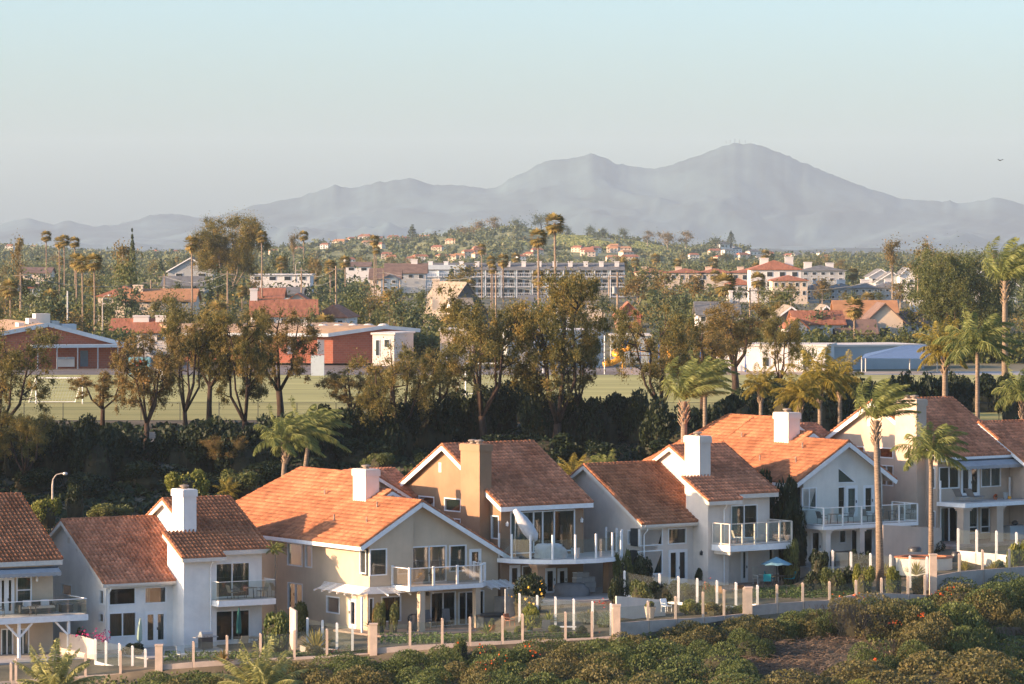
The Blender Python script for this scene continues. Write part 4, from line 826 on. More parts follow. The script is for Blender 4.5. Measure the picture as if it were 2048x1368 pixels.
# --- palms
def frond_geo(rng, az, el, L, wind, ml=.6, n=36, grav=1.6, wl=.075):
    p = np.zeros(3); d = np.array([math.cos(az) * math.cos(el), math.sin(az) * math.cos(el), math.sin(el)]); st = L / n; V = []; Fq = []; T = []; pts = [p.copy()]
    W_ = np.array([wind, wind * .1, 0])
    for i in range(n):
        t = (i + 1) / n; d = d + (np.array([0, 0, -grav]) * t + W_ * t * 1.4) * st / L * 1.5; d /= np.linalg.norm(d); p = p + d * st; pts.append(p.copy())
        if t < .14: continue
        side = np.cross(d, [0, 0, 1.0]); side /= np.linalg.norm(side) + 1e-6; ll = ml * (math.sin(math.pi * min(1, t * .9 + .1)) ** .6 + .12)
        for sg in (-1, 1):
            for rep in range(2):
                q = p - d * st * .5 * rep; l = side * sg * .75 + d * .65 + np.array([0, 0, -.35 - rng.uniform(0, .5)]) + W_ * .45 + rng.normal(size=3) * .12; l /= np.linalg.norm(l); wv = np.cross(l, rng.normal(size=3)); wv /= np.linalg.norm(wv) + 1e-6; wv *= wl * .5
                b = len(V); m = q + l * ll * .5; e = q + l * ll + np.array([0, 0, -.12 * ll]); V += [q, m + wv, e, m - wv]; Fq.append((b, b + 1, b + 2, b + 3)); T.append(np.clip(rng.normal(.5, .22), 0, 1))
    # rachis
    for i in range(len(pts) - 1):
        b = len(V); w = np.array([0, 0, .035 * (1 - i / len(pts)) + .008]); V += [pts[i] - w, pts[i + 1] - w, pts[i + 1] + w, pts[i] + w]; Fq.append((b, b + 1, b + 2, b + 3)); T.append(.75)
        s2 = np.cross(pts[i + 1] - pts[i], [0, 0, 1]); s2 = s2 / (np.linalg.norm(s2) + 1e-6) * w[2]; b = len(V); V += [pts[i] - s2, pts[i + 1] - s2, pts[i + 1] + s2, pts[i] + s2]; Fq.append((b, b + 1, b + 2, b + 3)); T.append(.75)
    return np.array(V), np.array(Fq), np.array(T)
def frond_set(seed, n, L, wind, ml, m, emin=-.35, emax=1.25, **kw):
    rng = np.random.default_rng(seed); out = []
    for i in range(n):
        az = 2.39996 * i + rng.uniform(-.2, .2); el = emin + (emax - emin) * (i + .5) / n; out.append(npmesh('frond', *frond_geo(rng, az, el, L * rng.uniform(.85, 1.1), wind, ml, **kw), m))
    return out
FR_Q = frond_set(1, 24, 2.7, 1.2, .62, L_FROND, -.2, 1.35, wl=.055); FR_G = frond_set(2, 22, 2.5, .35, .58, L_FROND2, -.35, 1.35, wl=.055); FR_W = frond_set(3, 22, 3.3, 1.7, .62, L_FROND, .45, 1.5, grav=.75, wl=.055)
FR_S = frond_set(4, 22, 2.3, .3, .34, leafmat('date_palm_leaflets', [(0.144, 0.168, 0.060), (0.312, 0.312, 0.108), (0.540, 0.504, 0.240)], .35, 1), .25, 1.45, grav=.9, wl=.05)
def palm(px, pyc, pyb, Y, fr, label, s=1.0, r=.2, boots=True, lean=0.0, group='feather palms around the front houses', name='palm_tree', rz=0, zb=None):
    """trunk from the ground to the crown centre at the photo pixel, each frond its own part"""
    c = P(px, pyc, Y); x0 = c.x - lean; zg = (min(P(px, pyb, Y).z, ground(x0, Y) - .05) if pyb else ground(x0, Y)); t = empty(name, (x0, Y, zg), 0, label, 'palm tree', group); h = c.z - zg
    mb = MB(); mb.tube([(0, 0, -.4), (lean * .3, 0, h * .4), (lean * .8, 0, h * .8), (lean, 0, h - .1)], [r * 1.25, r, r * .9, r * .8], 10); mb.build('trunk', M_PALMT, t, smooth=True)
    if boots:
        b = MB()
        for i in range(26):
            a = 2.4 * i; z = h - .25 - .055 * i * s; rr = r * 1.0; b.beam((lean + rr * math.cos(a) * .7, rr * math.sin(a) * .7, z - .12), (lean + rr * 1.75 * math.cos(a), rr * 1.75 * math.sin(a), z + .30), .13, .05)
        b.build('leaf_bases', M_BOOT, t)
    for m_ in fr:
        f = bpy.data.objects.new('frond', m_); link(f, t); f.location = (lean, 0, h); f.scale = (s,) * 3; f.rotation_euler = (0, 0, rz)
    return t
# near palms
palm(572, 880, 965, 312, FR_Q, 'windblown palm with shaggy boots rising behind the tan house', 1.15, .22, lean=.6)
palm(618, 868, 950, 322, FR_Q, 'taller windblown palm behind the tan house, fronds streaming right', 1.25, .2, lean=.8, boots=False)
palm(1368, 800, 905, 308, FR_W, 'shaggy palm behind the white chimney, crown blown right over the field', 1.2, .28, rz=.1)
palm(1410, 760, 905, 330, FR_Q, 'green palm crown half hidden behind the shaggy windblown palm', 1.05, .2, boots=False)
palm(1752, 838, 1150, 276, FR_W, 'tall palm in front of the grey-cream house, rising past its roof', 1.05, .24, lean=-.3)
palm(1862, 905, 1075, 288, FR_Q, 'green palm with drooping fronds against the peach chimney', 1.15, .17, boots=False, rz=.5)
palm(1522, 772, 850, 345, FR_G, 'small golden palm on the slope behind the orange roof', .85, .2)
palm(1640, 762, 850, 325, FR_G, 'sunlit golden palm above the orange roof, fullest of the cluster', 1.25, .2, rz=1.0)
palm(1600, 790, 860, 318, FR_G, 'golden palm to the left of the cluster above the orange roof', 1.0, .2, rz=2.0); palm(1680, 760, 850, 335, FR_G, 'golden palm to the right of the cluster above the orange roof', 1.05, .2, rz=2.8)
palm(1890, 700, 800, 345, FR_G, 'shorter gold-fronded palm with a swollen trunk behind the peach house', 1.25, .26, rz=.6); palm(1955, 690, 850, 335, FR_Q, 'slender-trunked palm behind the peach roof, green crown', 1.45, .2, boots=False, rz=.7)
palm(2045, 790, 880, 318, FR_Q, 'arching green palm at the right edge above the last roof', 1.1, .2, rz=.2)
palm(1150, 950, None, 303, FR_G, 'golden palm fronds showing behind the shaded grey gable', .72, .2, rz=.4); palm(1212, 945, None, 305, FR_Q, 'round green palm top behind the cream house roof', .78, .2, rz=2.2, boots=False)
palm(2010, 560, 640, 480, FR_W, 'large windblown palm beyond the field at the right edge', 1.9, .35, group='palms beyond the field')
palm(455, 985, None, 300, FR_G, 'small yellow-green palm behind the little white house', .5, .15, rz=1.2); palm(551, 1100, 1285, 276.5, FR_Q, 'thin dark-stemmed palm in the gap beside the white house', .3, .08, boots=False)
palm(112, 1384, None, 236, FR_S, 'upright feathery palm rising from the bottom edge, left one', 1.35, .25, boots=False, rz=.5); palm(522, 1386, None, 236, FR_S, 'upright feathery palm rising from the bottom edge, right one', 1.4, .25, boots=False, rz=2.0)
# ------------------------------------------------------------------ ground cover on the slope behind the houses, dirt path
rng = np.random.default_rng(21)
def cover(name, n, pxr, yfun, size, ml, lumps=.5, label=None, seed=1):
    r = np.random.default_rng(seed); C = []
    for i in range(n):
        px = r.uniform(*pxr); y = yfun(px, r.uniform()); x = (px - 1024) / FP * y
        bump = lumps * (math.sin(x * .55 + 1.3 * math.sin(y * .31)) * math.sin(y * .42 + x * .17) * .6 + .5 * math.sin(x * 1.7 + y * .9)); C.append((x, y, ground(x, y) + .15 + bump + r.uniform(-.1, .2)))
    C = np.array(C); T = r.uniform(0, 1, n) * .6 + .2 + .2 * np.sin(C[:, 0] * .4 + C[:, 1] * .3); V, Fq, T = leafquads(C, size, r, T, .8)
    o = bpy.data.objects.new(name, npmesh(name, V, Fq, T, ml)); link(o); o['kind'] = 'stuff'
    if label: o['label'] = label
    return o
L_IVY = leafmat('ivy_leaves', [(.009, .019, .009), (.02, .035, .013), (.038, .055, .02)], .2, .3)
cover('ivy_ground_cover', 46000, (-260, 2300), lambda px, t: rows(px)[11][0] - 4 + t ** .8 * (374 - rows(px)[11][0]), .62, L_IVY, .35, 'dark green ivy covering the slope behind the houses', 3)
pa = MB(); pts = [(300, 878, .45), (303, 892, .45), (309, 912, .45), (320, 932, .5), (334, 952, .5), (348, 975, .5), (356, 1000, .5)]
L_ = []
for px, py, w in pts:
    p = hit(px, py, 290); L_.append((Vector((p.x - w, p.y, ground(p.x - w, p.y) + .62)), Vector((p.x + w, p.y, ground(p.x + w, p.y) + .62))))
for a, b in zip(L_, L_[1:]): pa.add([a[0], a[1], b[1], b[0], a[0] - Vector((0, 0, .6)), a[1] - Vector((0, 0, .6)), b[1] - Vector((0, 0, .6)), b[0] - Vector((0, 0, .6))], [(3, 2, 1, 0), (0, 4, 7, 3), (1, 2, 6, 5)])
pa.build('dirt_path', mat('path_dirt', (.24, .20, .155), rough=.95, var=.2, scale=1.5, bump=.4), kind='structure')
# belt of dark shrubs at the top of the slope
k = 0; BELT = [(-60, 850), (150, 848), (250, 846), (300, 862), (480, 850), (600, 830), (680, 800), (900, 795), (1000, 772), (1280, 785), (1320, 812), (1480, 800), (1520, 770), (2200, 748)]
px = -50
while px < 2120:
    if not 268 < px < 330:
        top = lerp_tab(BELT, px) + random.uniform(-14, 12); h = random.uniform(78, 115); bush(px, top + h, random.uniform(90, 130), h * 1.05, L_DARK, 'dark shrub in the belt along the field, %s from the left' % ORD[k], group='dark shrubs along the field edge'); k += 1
    px += random.uniform(34, 46)
k = 0
for px in range(40, 2100, 118):
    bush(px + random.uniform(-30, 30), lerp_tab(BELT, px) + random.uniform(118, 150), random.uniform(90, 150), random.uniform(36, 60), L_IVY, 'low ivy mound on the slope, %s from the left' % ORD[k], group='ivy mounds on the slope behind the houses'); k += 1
# off-frame trees of the same slope to the left
SH = mk_tree('eucalyptus_tree', *EU[2], M_BARK, L_EUC, 'eucalyptus on the slope left of the frame', group='eucalyptus trees left of the frame')
SH.location = gz(-60, 338); SH.scale = (1.3, 1.3, 1.0)
for i, (x, y) in enumerate([(-72, 326), (-66, 316), (-84, 330), (-95, 322), (-64, 345), (-110, 325), (-78, 308), (-58, 326), (-100, 305)]): dup(SH, gz(x, y), i * 1.3, (1.4, 1.4, 1.0), 'eucalyptus outside the frame to the left, %s of the group' % ORD[i])
# shrubs and little trees around the houses
S = 'garden shrubs around the front houses'
for a in [
 (190, 1290, 100, 52, L_MID, 'bright green rounded bush against the white house wall', None), (268, 1312, 52, 30, L_DARK, 'low dark bush under the white french doors', None),
 (552, 1292, 82, 80, L_HEDGE, 'large olive bush between the white house and the tan house', 262), (595, 1240, 60, 44, L_MID, 'leafy green shrub behind the large olive bush', 276), (632, 1312, 46, 22, L_HEDGEB, 'small brownish shrub in the tan house garden', 259),
 (790, 1304, 60, 16, L_DARK, 'low dark planting left behind the terracotta front pillar', 262), (752, 1262, 24, 64, L_RUST, 'reddish climbing plant on the white patio cover post', 273.5), (760+0, 1262, 26, 60, L_MID, 'green climber beside the big garden window', 272.5), (786, 1266, 26, 62, L_MID, 'slim leafy shrub right of the big garden window', 272.5),
 (920, 1302, 44, 32, L_HEDGE, 'round clipped bush outside the glass fence of the tan house', 256), (1062, 1272, 66, 70, L_YEL, 'yellow-green bush by the white lattice gate', 265), (1056, 1212, 86, 66, L_DARK, 'dark citrus bush dotted with oranges under the curved deck', 272),
 (1110, 1270, 40, 24, L_YEL, 'yellow flowering clump left in the ochre house garden', 262), (1163, 1276, 38, 28, L_DARK, 'blue-green mound behind the front glass fence', 260), (1180, 1245, 44, 26, L_HEDGEB, 'brownish bush beneath the white inner posts', 265), (1212, 1258, 34, 22, L_YEL, 'rounded yellow-green clump by the tall front pillar', 263),
 (1288, 1158, 60, 48, L_DARK, 'dark shrub under the cream house windows', 281), (1245, 1150, 44, 58, L_MID, 'green creeper at the corner between the curved deck and the cream house', 281), (1330, 1192, 70, 36, L_DARK, 'dark green bush behind the first inner white posts', 276), (1372, 1196, 50, 30, L_MID, 'green bush in front of the white french doors', 276), (1412, 1194, 40, 26, L_DARK, 'small dark bush near the potted plant', 276), (1420, 1200, 36, 34, L_HEDGEB, 'reddish bird-of-paradise clump beside the house corner', 275),
 (1385, 1230, 56, 32, L_YEL, 'boxy yellow-green hedge behind the stepped glass fence', 268), (1432, 1228, 56, 24, L_HEDGEB, 'low clipped hedge with browned top by the fence', 267), (1475, 1226, 44, 16, L_HEDGE, 'flat clipped hedge next to the wide front pillar', 267),
 (1556, 1118, 100, 200, L_DARK, 'tall dense dark tree filling the gap beside the grey-cream house', 291), (1592, 1124, 60, 120, L_DARK, 'dark creeper bush left of the grey-cream house wall', 289.5), (1582, 1128, 50, 60, L_MID, 'lower green bush behind the white balcony corner', 287),
 (1632, 1190, 56, 58, L_DARK, 'dark green hedge bush right of the white garden wall', 277), (1668, 1190, 56, 62, L_MID, 'dark leafy bush in the middle of the hedge below the long balcony', 276), (1700, 1188, 40, 56, L_DARK, 'dark bush behind the yellow-green one', 276.5), (1728, 1184, 48, 62, L_YEL, 'bright yellow-green bush left of the tall palm trunk', 275),
 (1788, 1190, 46, 66, L_YEL, 'bright yellow-green bush right of the tall palm trunk', 273), (1640, 1128, 46, 36, L_DARK, 'dark fern-like planting by the first balcony pillar', 282), (1722, 1124, 50, 30, L_DARK, 'dark planting under the middle of the long balcony', 283), (1838, 1190, 40, 38, L_HEDGEB, 'spiky orange-tipped shrub beside the stepped end pillar', 273.5),
 (1815, 1106, 60, 20, L_DARK, 'low dark plants along the shaded garden wall', 292), (1862, 1102, 50, 24, L_DARK, 'dark plants at the foot of the peach house wall', 292), (2036, 1116, 56, 44, L_YEL, 'spiky grey-green agave mound at the right edge', 281), (2000, 1136, 34, 16, L_HEDGE, 'low succulent clump behind the right-hand fence', 282),
 (372, 1000, 92, 66, L_YEL, 'sunlit yellow-green bush behind the small white house chimney', 300), (480, 990, 100, 56, L_MID, 'loose green bush between the white house and the big orange roof', 302), (215, 1040, 90, 34, L_MID, 'lit bush behind the low roof of the white house', 300), (150, 1020, 60, 60, L_DARK, 'dark bush beside the street lamp', 304), (90, 1040, 70, 50, L_YEL, 'yellow-lit bush behind the left edge roof', 303), (505, 1020, 40, 40, L_YEL, 'pale flowering bush at the corner of the orange roof', 297), (760, 935, 76, 34, L_MID, 'light green bush above the tan house chimney', 306),
 (1235, 1180, 40, 26, L_DARK, 'low dark shrub beside the curved deck pillar', 275)]:
    bush(a[0], a[1], a[2], a[3], a[4], a[5], a[6], group=S)
# round tree on a thin trunk in the garden
rt = empty('garden_tree', P(1279, 1240, 268), 0, 'small round-headed green tree on a thin trunk behind the glass fence', 'tree'); mb = MB(); mb.tube([(0, 0, -.3), (.05, 0, 1), (0, .05, 1.6)], [.07, .06, .04], 6); mb.tube([(0, 0, .8), (.3, 0, 1.5)], [.04, .02], 5); mb.build('trunk', M_BARK, rt)
c = bpy.data.objects.new('crown', bush_mesh(L_MID, 1)); link(c, rt); c.location = (0, 0, 1.15); c.scale = (1.0, 1.0, 1.75)
# spiky plants
def agave(px, py, Y, r, m, label, n=26, name='spiky_plant'):
    rng = random.Random(px); mb = MB(); p = P(px, py, Y)
    for i in range(n):
        a = 2.4 * i; e = .35 + 1.1 * i / n; d = Vector((math.cos(a) * math.cos(e), math.sin(a) * math.cos(e), math.sin(e))); s_ = Vector((-math.sin(a), math.cos(a), 0)) * r * .055; t = d * r * rng.uniform(.8, 1.1) + Vector((0, 0, -.08 * r)); m_ = d * r * .5
        mb.add([(0, 0, 0), m_ + s_, t, m_ - s_], [(0, 1, 2, 3)])
    o = mb.build(name, m); p.z = min(p.z, ground(p.x, p.y) + .35); o.location = p; return tag(o, label, 'plant', 'spiky garden plants')
agave(447, 1322, 257, 1.1, L_RUST, 'reddish spiky plant on the white house patio'); agave(975, 1268, 262, .95, L_YEL, 'pale spiky plant on the lawn of the tan house'); agave(1098, 1244, 264, .9, L_YEL, 'pale spiky plant by the lattice gate'); agave(1212, 1244, 264, .9, L_MID, 'green sago palm in a clay pot by the tall pillar', 40)
agave(1425, 1190, 274, 1.1, L_MID, 'green strappy plant below the downspout corner', 34); agave(632, 1302, 261, 1.7, L_FROND2, 'small yellow feathery palm in front of the tan house', 40); agave(615, 1262, 268, 1.1, L_DARK, 'dark strappy plant at the tan house side wall'); agave(1010, 1270, 263, .5, L_YEL, 'tiny spiky plant at the foot of the glass fence')
for i, (px, w) in enumerate([(1770, 1.0), (1832, 1.05), (1930, .8), (1985, .8)]): agave(px, [1146, 1150, 1132, 1128][i], 281, w * 1.1, L_FROND2, 'fountain of fine golden grass %s' % ['right of the tall palm trunk', 'left of the stepped end pillar', 'behind the right-hand glass fence', 'farther right behind the right-hand fence'][i], 46, 'ornamental_grass')
agave(700, 1305, 260, .7, L_MID, 'small rosette plant by the white side fence', 22); agave(742, 1228, 273, .8, L_DARK, 'dark pot plant against the tan house wall', 24)
# flowers
def flowers(name, pts, ml, label, n=60, sz=.13):
    r = np.random.default_rng(len(label)); C = np.concatenate([np.array(P(px, py, Y)) + r.normal(size=(n, 3)) * [w, w * .5, h] for px, py, Y, w, h in pts]); o = bpy.data.objects.new(name, npmesh(name, *leafquads(C, sz, r, r.uniform(0, 1, len(C)), .9), ml)); link(o); o['kind'] = 'stuff'; o['label'] = label
flowers('magenta_flowers', [(182, 1270, 265, .6, .15), (205, 1278, 264, .3, .15)], L_MAG, 'magenta blossoms under the bright green bush')
flowers('orange_flowers', [(1065, 1295, 250.5, .25, .25), (960, 1300, 252, .5, .2), (1000, 1312, 249, .4, .3), (975, 1330, 248, .5, .2), (1700, 1192, 262.5, .5, .1), (1900, 1178, 262, .5, .1), (1845, 1230, 257, .2, .1), (1790, 1245, 254, .3, .1), (1205, 1268, 260.5, .6, .08), (1420, 1172, 274.5, .3, .25), (1880, 1188, 264, .3, .08), (1320+430, 1318, 240, .05, .05)], L_FLOW, 'scattered orange-red blossoms on the hedges', 15)
flowers('orange_fruit', [(1065, 1185, 270, .8, .5)], leafmat('fruit_skin', [(.55, .30, .03), (.7, .42, .05)], .1), 'oranges in the dark citrus bush', 26, .18); flowers('red_flowers', [(1205, 1205, 270, .3, .15), (670, 1302, 258, .3, .08)], leafmat('red_petals', [(.4, .02, .02), (.5, .05, .03)], .2), 'red blossoms in the gardens', 40, .1)
# ------------------------------------------------------------------ foreground hedge
def mound(px, ptop, w, h, dY, ml, label, depth=.8, k=0):
    Y = lerp_tab(YF, px) - dY; s_ = FP / Y; top = P(px, ptop, Y); hh = h / s_; o = bpy.data.objects.new('hedge_mound', bush_mesh(ml, k % 3, True)); link(o); W_ = w / s_ / 1.75
    o.location = (top.x, top.y, top.z - hh); o.scale = (W_, W_ * depth, hh / 1.0); o.rotation_euler = (0, 0, random.uniform(-.4, .4) + math.pi * (k % 2)); return tag(o, label, 'hedge', 'hedge mounds on the slope below the fences')
G1, G2 = L_HEDGE, L_HEDGEB; k = 0
MD = [(-20, 1372, 140, 90, 3.5, G1)]
for px in range(40, 1700, 62):
    if 60 < px < 300: continue
    MD.append((px + random.uniform(-8, 8), lerp_tab(PF, px) - 1 + random.uniform(-3, 4) + (8 if px < 500 else 0), random.uniform(105, 140), random.uniform(60, 75), 3.2, random.choice([G1, G1, G2])))
for px in range(300, 1400, 88): MD.append((px + random.uniform(-15, 15), lerp_tab(PF, px) + 30 + random.uniform(-6, 6), random.uniform(140, 190), random.uniform(80, 100), 8.5, random.choice([G1, G2])))
for px in range(560, 1420, 96): MD.append((px + random.uniform(-15, 15), lerp_tab(PF, px) + 66 + random.uniform(-6, 6), random.uniform(150, 200), random.uniform(90, 110), 14, random.choice([G1, G2])))
for px in range(900, 1420, 110): MD.append((px, lerp_tab(PF, px) + 102, 190, 110, 19, random.choice([G1, G2])))
MD += [(1440, 1282, 110, 80, 14, G1), (1462, 1318, 120, 80, 20, G1), (1745, 1290, 100, 80, 17, G1), (1720, 1320, 120, 70, 23, G2), (1500, 1262, 90, 60, 8.5, G1), (1740, 1186, 170, 90, 4.5, G2), (1790, 1192, 120, 80, 4, G1), (1700, 1190, 90, 62, 5, G2), (1850, 1200, 150, 110, 6, G1), (1640, 1218, 80, 60, 4, G1), (1560, 1225, 120, 70, 3.5, G1),
 (1930, 1156, 160, 70, 3.5, G1), (2010, 1146, 150, 70, 4, G1), (2060, 1142, 120, 70, 4, G1), (1960, 1170, 190, 90, 6, G2), (2040, 1178, 110, 90, 7, G1), (1900, 1200, 170, 120, 9, G1), (1860, 1215, 140, 100, 10, G2), (1955, 1215, 130, 130, 11, G1), (1830, 1240, 140, 110, 13, G2), (1900, 1262, 150, 120, 15, G1), (1960, 1250, 120, 140, 14, G1),
 (2025, 1208, 90, 130, 12, G2), (2060, 1240, 90, 120, 14, G2), (2000, 1290, 120, 90, 18, G1), (1850, 1285, 110, 70, 17, G1), (1760, 1330, 260, 90, 27, G2), (1900, 1300, 300, 120, 26, G2), (2010, 1304, 240, 120, 26, G2), (1640, 1345, 240, 90, 28, G2), (1540, 1352, 200, 80, 29, G2), (1440, 1356, 200, 70, 28, G1), (1980, 1350, 260, 90, 33, G1), (1800, 1362, 260, 80, 33, G2), (1700, 1366, 120, 50, 34, L_YEL), (2060, 1340, 140, 90, 32, G1)]
TI = {0: 0, 1: 0, 2: 0, 3: 0}
for i, (px, pt, w, h, dY, m_) in enumerate(sorted(MD, key=lambda q: q[0])):
    r_ = 0 if dY < 5 else 1 if dY < 12 else 2 if dY < 22 else 3
    row = ['of the row just under the fences', 'of the second tier below the fences', 'low on the fence slope', 'along the bottom edge'][r_]
    mound(px, pt - (4 if dY > 5 else 0), w * 1.25, h * 1.5, dY, m_, '%s hedge mound, %s from left %s' % ('browned' if m_ is G2 else 'green', ORD[TI[r_]], row), k=i, depth=1.15); TI[r_] += 1
def hedge_ok(px, Y):
    return True
L_UND = L_HEDGE
r = np.random.default_rng(77); C = []
while len(C) < 70000:
    px = r.uniform(-60, 2140); dy = r.uniform(1, 30); Y = lerp_tab(YF, px) - dy
    if 1400 < px < 1790 and 5 < dy < 26 and abs(px - 1590) < 165 - 4 * abs(dy - 14): continue
    x = (px - 1024) / FP * Y; C.append((x, Y, ground(x, Y) + .12 + .2 * math.sin(x * .9) * math.sin(Y * .7 + x * .3) + r.uniform(-.1, .2)))
C = np.array(C); o = bpy.data.objects.new('hedge_ground_cover', npmesh('hedge_ground_cover', *leafquads(C, .22, r, r.uniform(0, .8, len(C)), .8), L_UND)); link(o); o['kind'] = 'stuff'; o['label'] = 'green shrub cover between the hedge mounds'
# bare patch with dead vines
M_DUST = mat('bare_dust', (.17, .125, .085), rough=1, var=.25, scale=.8, bump=.5)
cover('fallen_leaves', 16000, (290, 2200), lambda px, t: lerp_tab(YF, px) - 30 + t * 27, .13, leafmat('leaf_litter_brown', [(.07, .045, .03), (.14, .095, .06), (.22, .16, .11)], .1, 2), .1, 'dry leaf litter under the hedges', 8)
rg = random.Random(4); tw = MB()
for i in range(2600):
    px = rg.gauss(1560, 95); dy = rg.uniform(6, 25); Y = lerp_tab(YF, px) - dy; x = (px - 1024) / FP * Y; z = ground(x, Y) + rg.uniform(.0, .28); a = rg.uniform(0, 6.28); l = rg.uniform(.5, 1.6); p = Vector((x, Y, z)); d = Vector((math.cos(a), math.sin(a) * .6, rg.uniform(-.15, .35))) * l
    tw.tube([p, p + d * .5 + Vector((0, 0, rg.uniform(0, .15))), p + d + Vector((rg.uniform(-.1, .1), 0, -.05))], [.018, .015, .008], 3, cap=False)
for i in range(380):   # hanging dead vines below the torn hedge edges
    px, py, sp = rg.choice([(1690, 1215, 26), (1730, 1235, 30), (1800, 1285, 24), (1828, 1300, 18), (2020, 1260, 16)]); px += rg.gauss(0, sp); Y = lerp_tab(YF, px) - (8.5 if py < 1250 else 14.5 if px < 1900 else 14); p = P(px, py - 6, Y); l = rg.uniform(.7, 1.7); tw.tube([p, p + Vector((rg.uniform(-.3, .3), -.15, -l * .5)), p + Vector((rg.uniform(-.5, .5), -.1, -l))], [.016, .014, .007], 3, cap=False)
tw.build('dead_vines', L_DRY, kind='stuff', label='tangle of dead vines on the bare patch of the slope')
# ------------------------------------------------------------------ glass fences
M_POST = mat('sand_post', (.58, .44, .34), rough=.85, var=.08, scale=2, bump=.2); M_POSTW = mat('white_post', (.76, .73, .70), rough=.6, var=.04, scale=2); M_FWALL = mat('fence_stucco', (.46, .37, .31), rough=.9, var=.1, scale=1.2, bump=.4, bscale=16)
def fence(label, posts, Yf, mp=M_POST, mw=M_FWALL, pw=.16, walled=True, pane=True, wh=.0):
    x0 = posts[0]; t = empty('glass_fence', P(x0[0], x0[2], Yf(x0[0])), 0, label, 'fence', 'glass windscreen fences of the gardens'); o = t.location; q = []
    for p in posts:
        Y = Yf(p[0]); a = P(p[0], p[2], Y) - o; b = P(p[0], p[1], Y) - o; q.append((a, b)); big = len(p) > 3; w = (.24 if big else pw / 2); z0 = a.z - (1.6 if walled else .6); m = MB()
        m.box(a.x - w, a.x + w, a.y - w, a.y + w, z0, b.z - (.0 if big else .06))
        if big: m.box(a.x - w - .04, a.x + w + .04, a.y - w - .04, a.y + w + .04, b.z, b.z + .08)
        else: m.lathe((a.x, a.y, b.z - .061), [(0, pw * .5), (.05, pw * .32), (.06, 0)], 8)
        m.build('pillar' if big else 'post', mp if not big else M_POST, t)
    for i, ((a, b), (c, d)) in enumerate(zip(q, q[1:])):
        dd = (c - a).normalized(); w = pw / 2
        if walled:
            m = MB(); n = dd.cross(Vector((0, 0, 1))).normalized() * .09; za, zc = a.z, c.z; e1 = a + dd * w; e2 = c - dd * w; D = Vector((0, 0, -1.5)); m.add([e1 - n, e2 - n, e2 + n, e1 + n, e1 - n + D, e2 - n + D, e2 + n + D, e1 + n + D], [(0, 1, 2, 3), (0, 4, 5, 1), (2, 6, 7, 3), (1, 5, 6, 2), (0, 3, 7, 4)]); m.build('low_wall', mw, t)
        if pane:
            e1 = a + dd * w; e2 = c - dd * w; h1 = min(b.z - a.z, d.z - c.z) - .12
            MB().add([e1 + Vector((0, 0, .03)), e2 + Vector((0, 0, .03)), e2 + Vector((0, 0, h1)), e1 + Vector((0, 0, h1))], [(0, 1, 2, 3)]).build('pane', M_GLASSP, t)
    return t
yf = lambda px: lerp_tab(YF, px)
fence('front glass fence of the left edge house, half hidden by the feathery palm', [(-40, 1330, 1366), (22, 1325, 1362), (32, 1317, 1360), (102, 1306, 1356), (171, 1306, 1351), (241, 1300, 1347)], yf)
fence('front glass fence of the small white house, between two broad pillars', [(318, 1291, 1330, 1), (387, 1282, 1324), (454, 1270, 1320), (521, 1266, 1317), (589, 1260, 1314), (654, 1257, 1311), (738, 1250, 1306)], yf)
fence('front glass fence of the tan house with a tall pillar at its left end', [(747, 1249, 1297, 1), (820, 1242, 1291), (884.5, 1236, 1288), (940, 1233, 1284), (1005, 1231, 1282), (1045, 1227, 1280), (1131, 1223, 1277), (1184, 1222, 1275), (1226, 1215, 1272)], yf)
fence('stepped glass fence on the high wall before the cream house garden', [(1233, 1211, 1246, 1), (1296, 1201, 1241), (1351, 1192, 1238), (1406, 1183, 1235), (1448, 1178, 1231), (1488, 1175, 1227)], yf)
fence('glass fence along the lawn with the blue parasol', [(1497, 1176, 1212, 1), (1554, 1168, 1206), (1605.5, 1165, 1203), (1659, 1162, 1200), (1712, 1159.5, 1188), (1763, 1155, 1186), (1816, 1151, 1188), (1850, 1149, 1190)], yf)
fence('glass fence on the long sloping wall at the far right', [(1866, 1110, 1152, 1), (1918.5, 1106, 1143), (1965, 1099, 1139), (2018.5, 1097, 1135), (2075, 1092, 1130)], yf)
sidey = lambda px0, Y0: (lambda px: Y0 + (px0 - px) / 21.5)
fence('white-posted side fence stepping down beside the white house patio', [(191, 1277, 1322), (212, 1281, 1328), (239, 1286, 1334), (265, 1291, 1341), (291, 1297, 1347)], sidey(318, 257.5), M_POSTW, M_POSTW)
fence('white-posted side fence between the white house and the tan house', [(615, 1235, 1290), (645, 1240, 1296), (674, 1245, 1300), (705, 1250, 1304)], sidey(745, 257.5), M_POSTW, M_POSTW, walled=False)
fence('white-posted glass fence in the ochre house garden', [(1039, 1186, 1232), (1074.5, 1190, 1237), (1111, 1193, 1242), (1147.5, 1197, 1244), (1185, 1202, 1247), (1222, 1206, 1252)], sidey(1232, 258.5), M_POSTW, M_POSTW, walled=False)
fence('white-posted glass fence in front of the cream house', [(1249, 1141, 1189), (1319, 1147, 1201), (1357, 1152, 1204), (1394.5, 1156, 1207), (1434, 1160, 1209), (1472, 1164, 1213), (1515, 1169.5, 1207)], sidey(1530, 266.5), M_POSTW, M_POSTW)
fence('slim-posted glass fence below the long white balcony', [(1628.5, 1097, 1134), (1665.5, 1100, 1138), (1702, 1103, 1141), (1741, 1106, 1146), (1781, 1109, 1149), (1820, 1111, 1158), (1854, 1113, 1162)], sidey(1865, 273), M_POSTW, M_POSTW, walled=False)
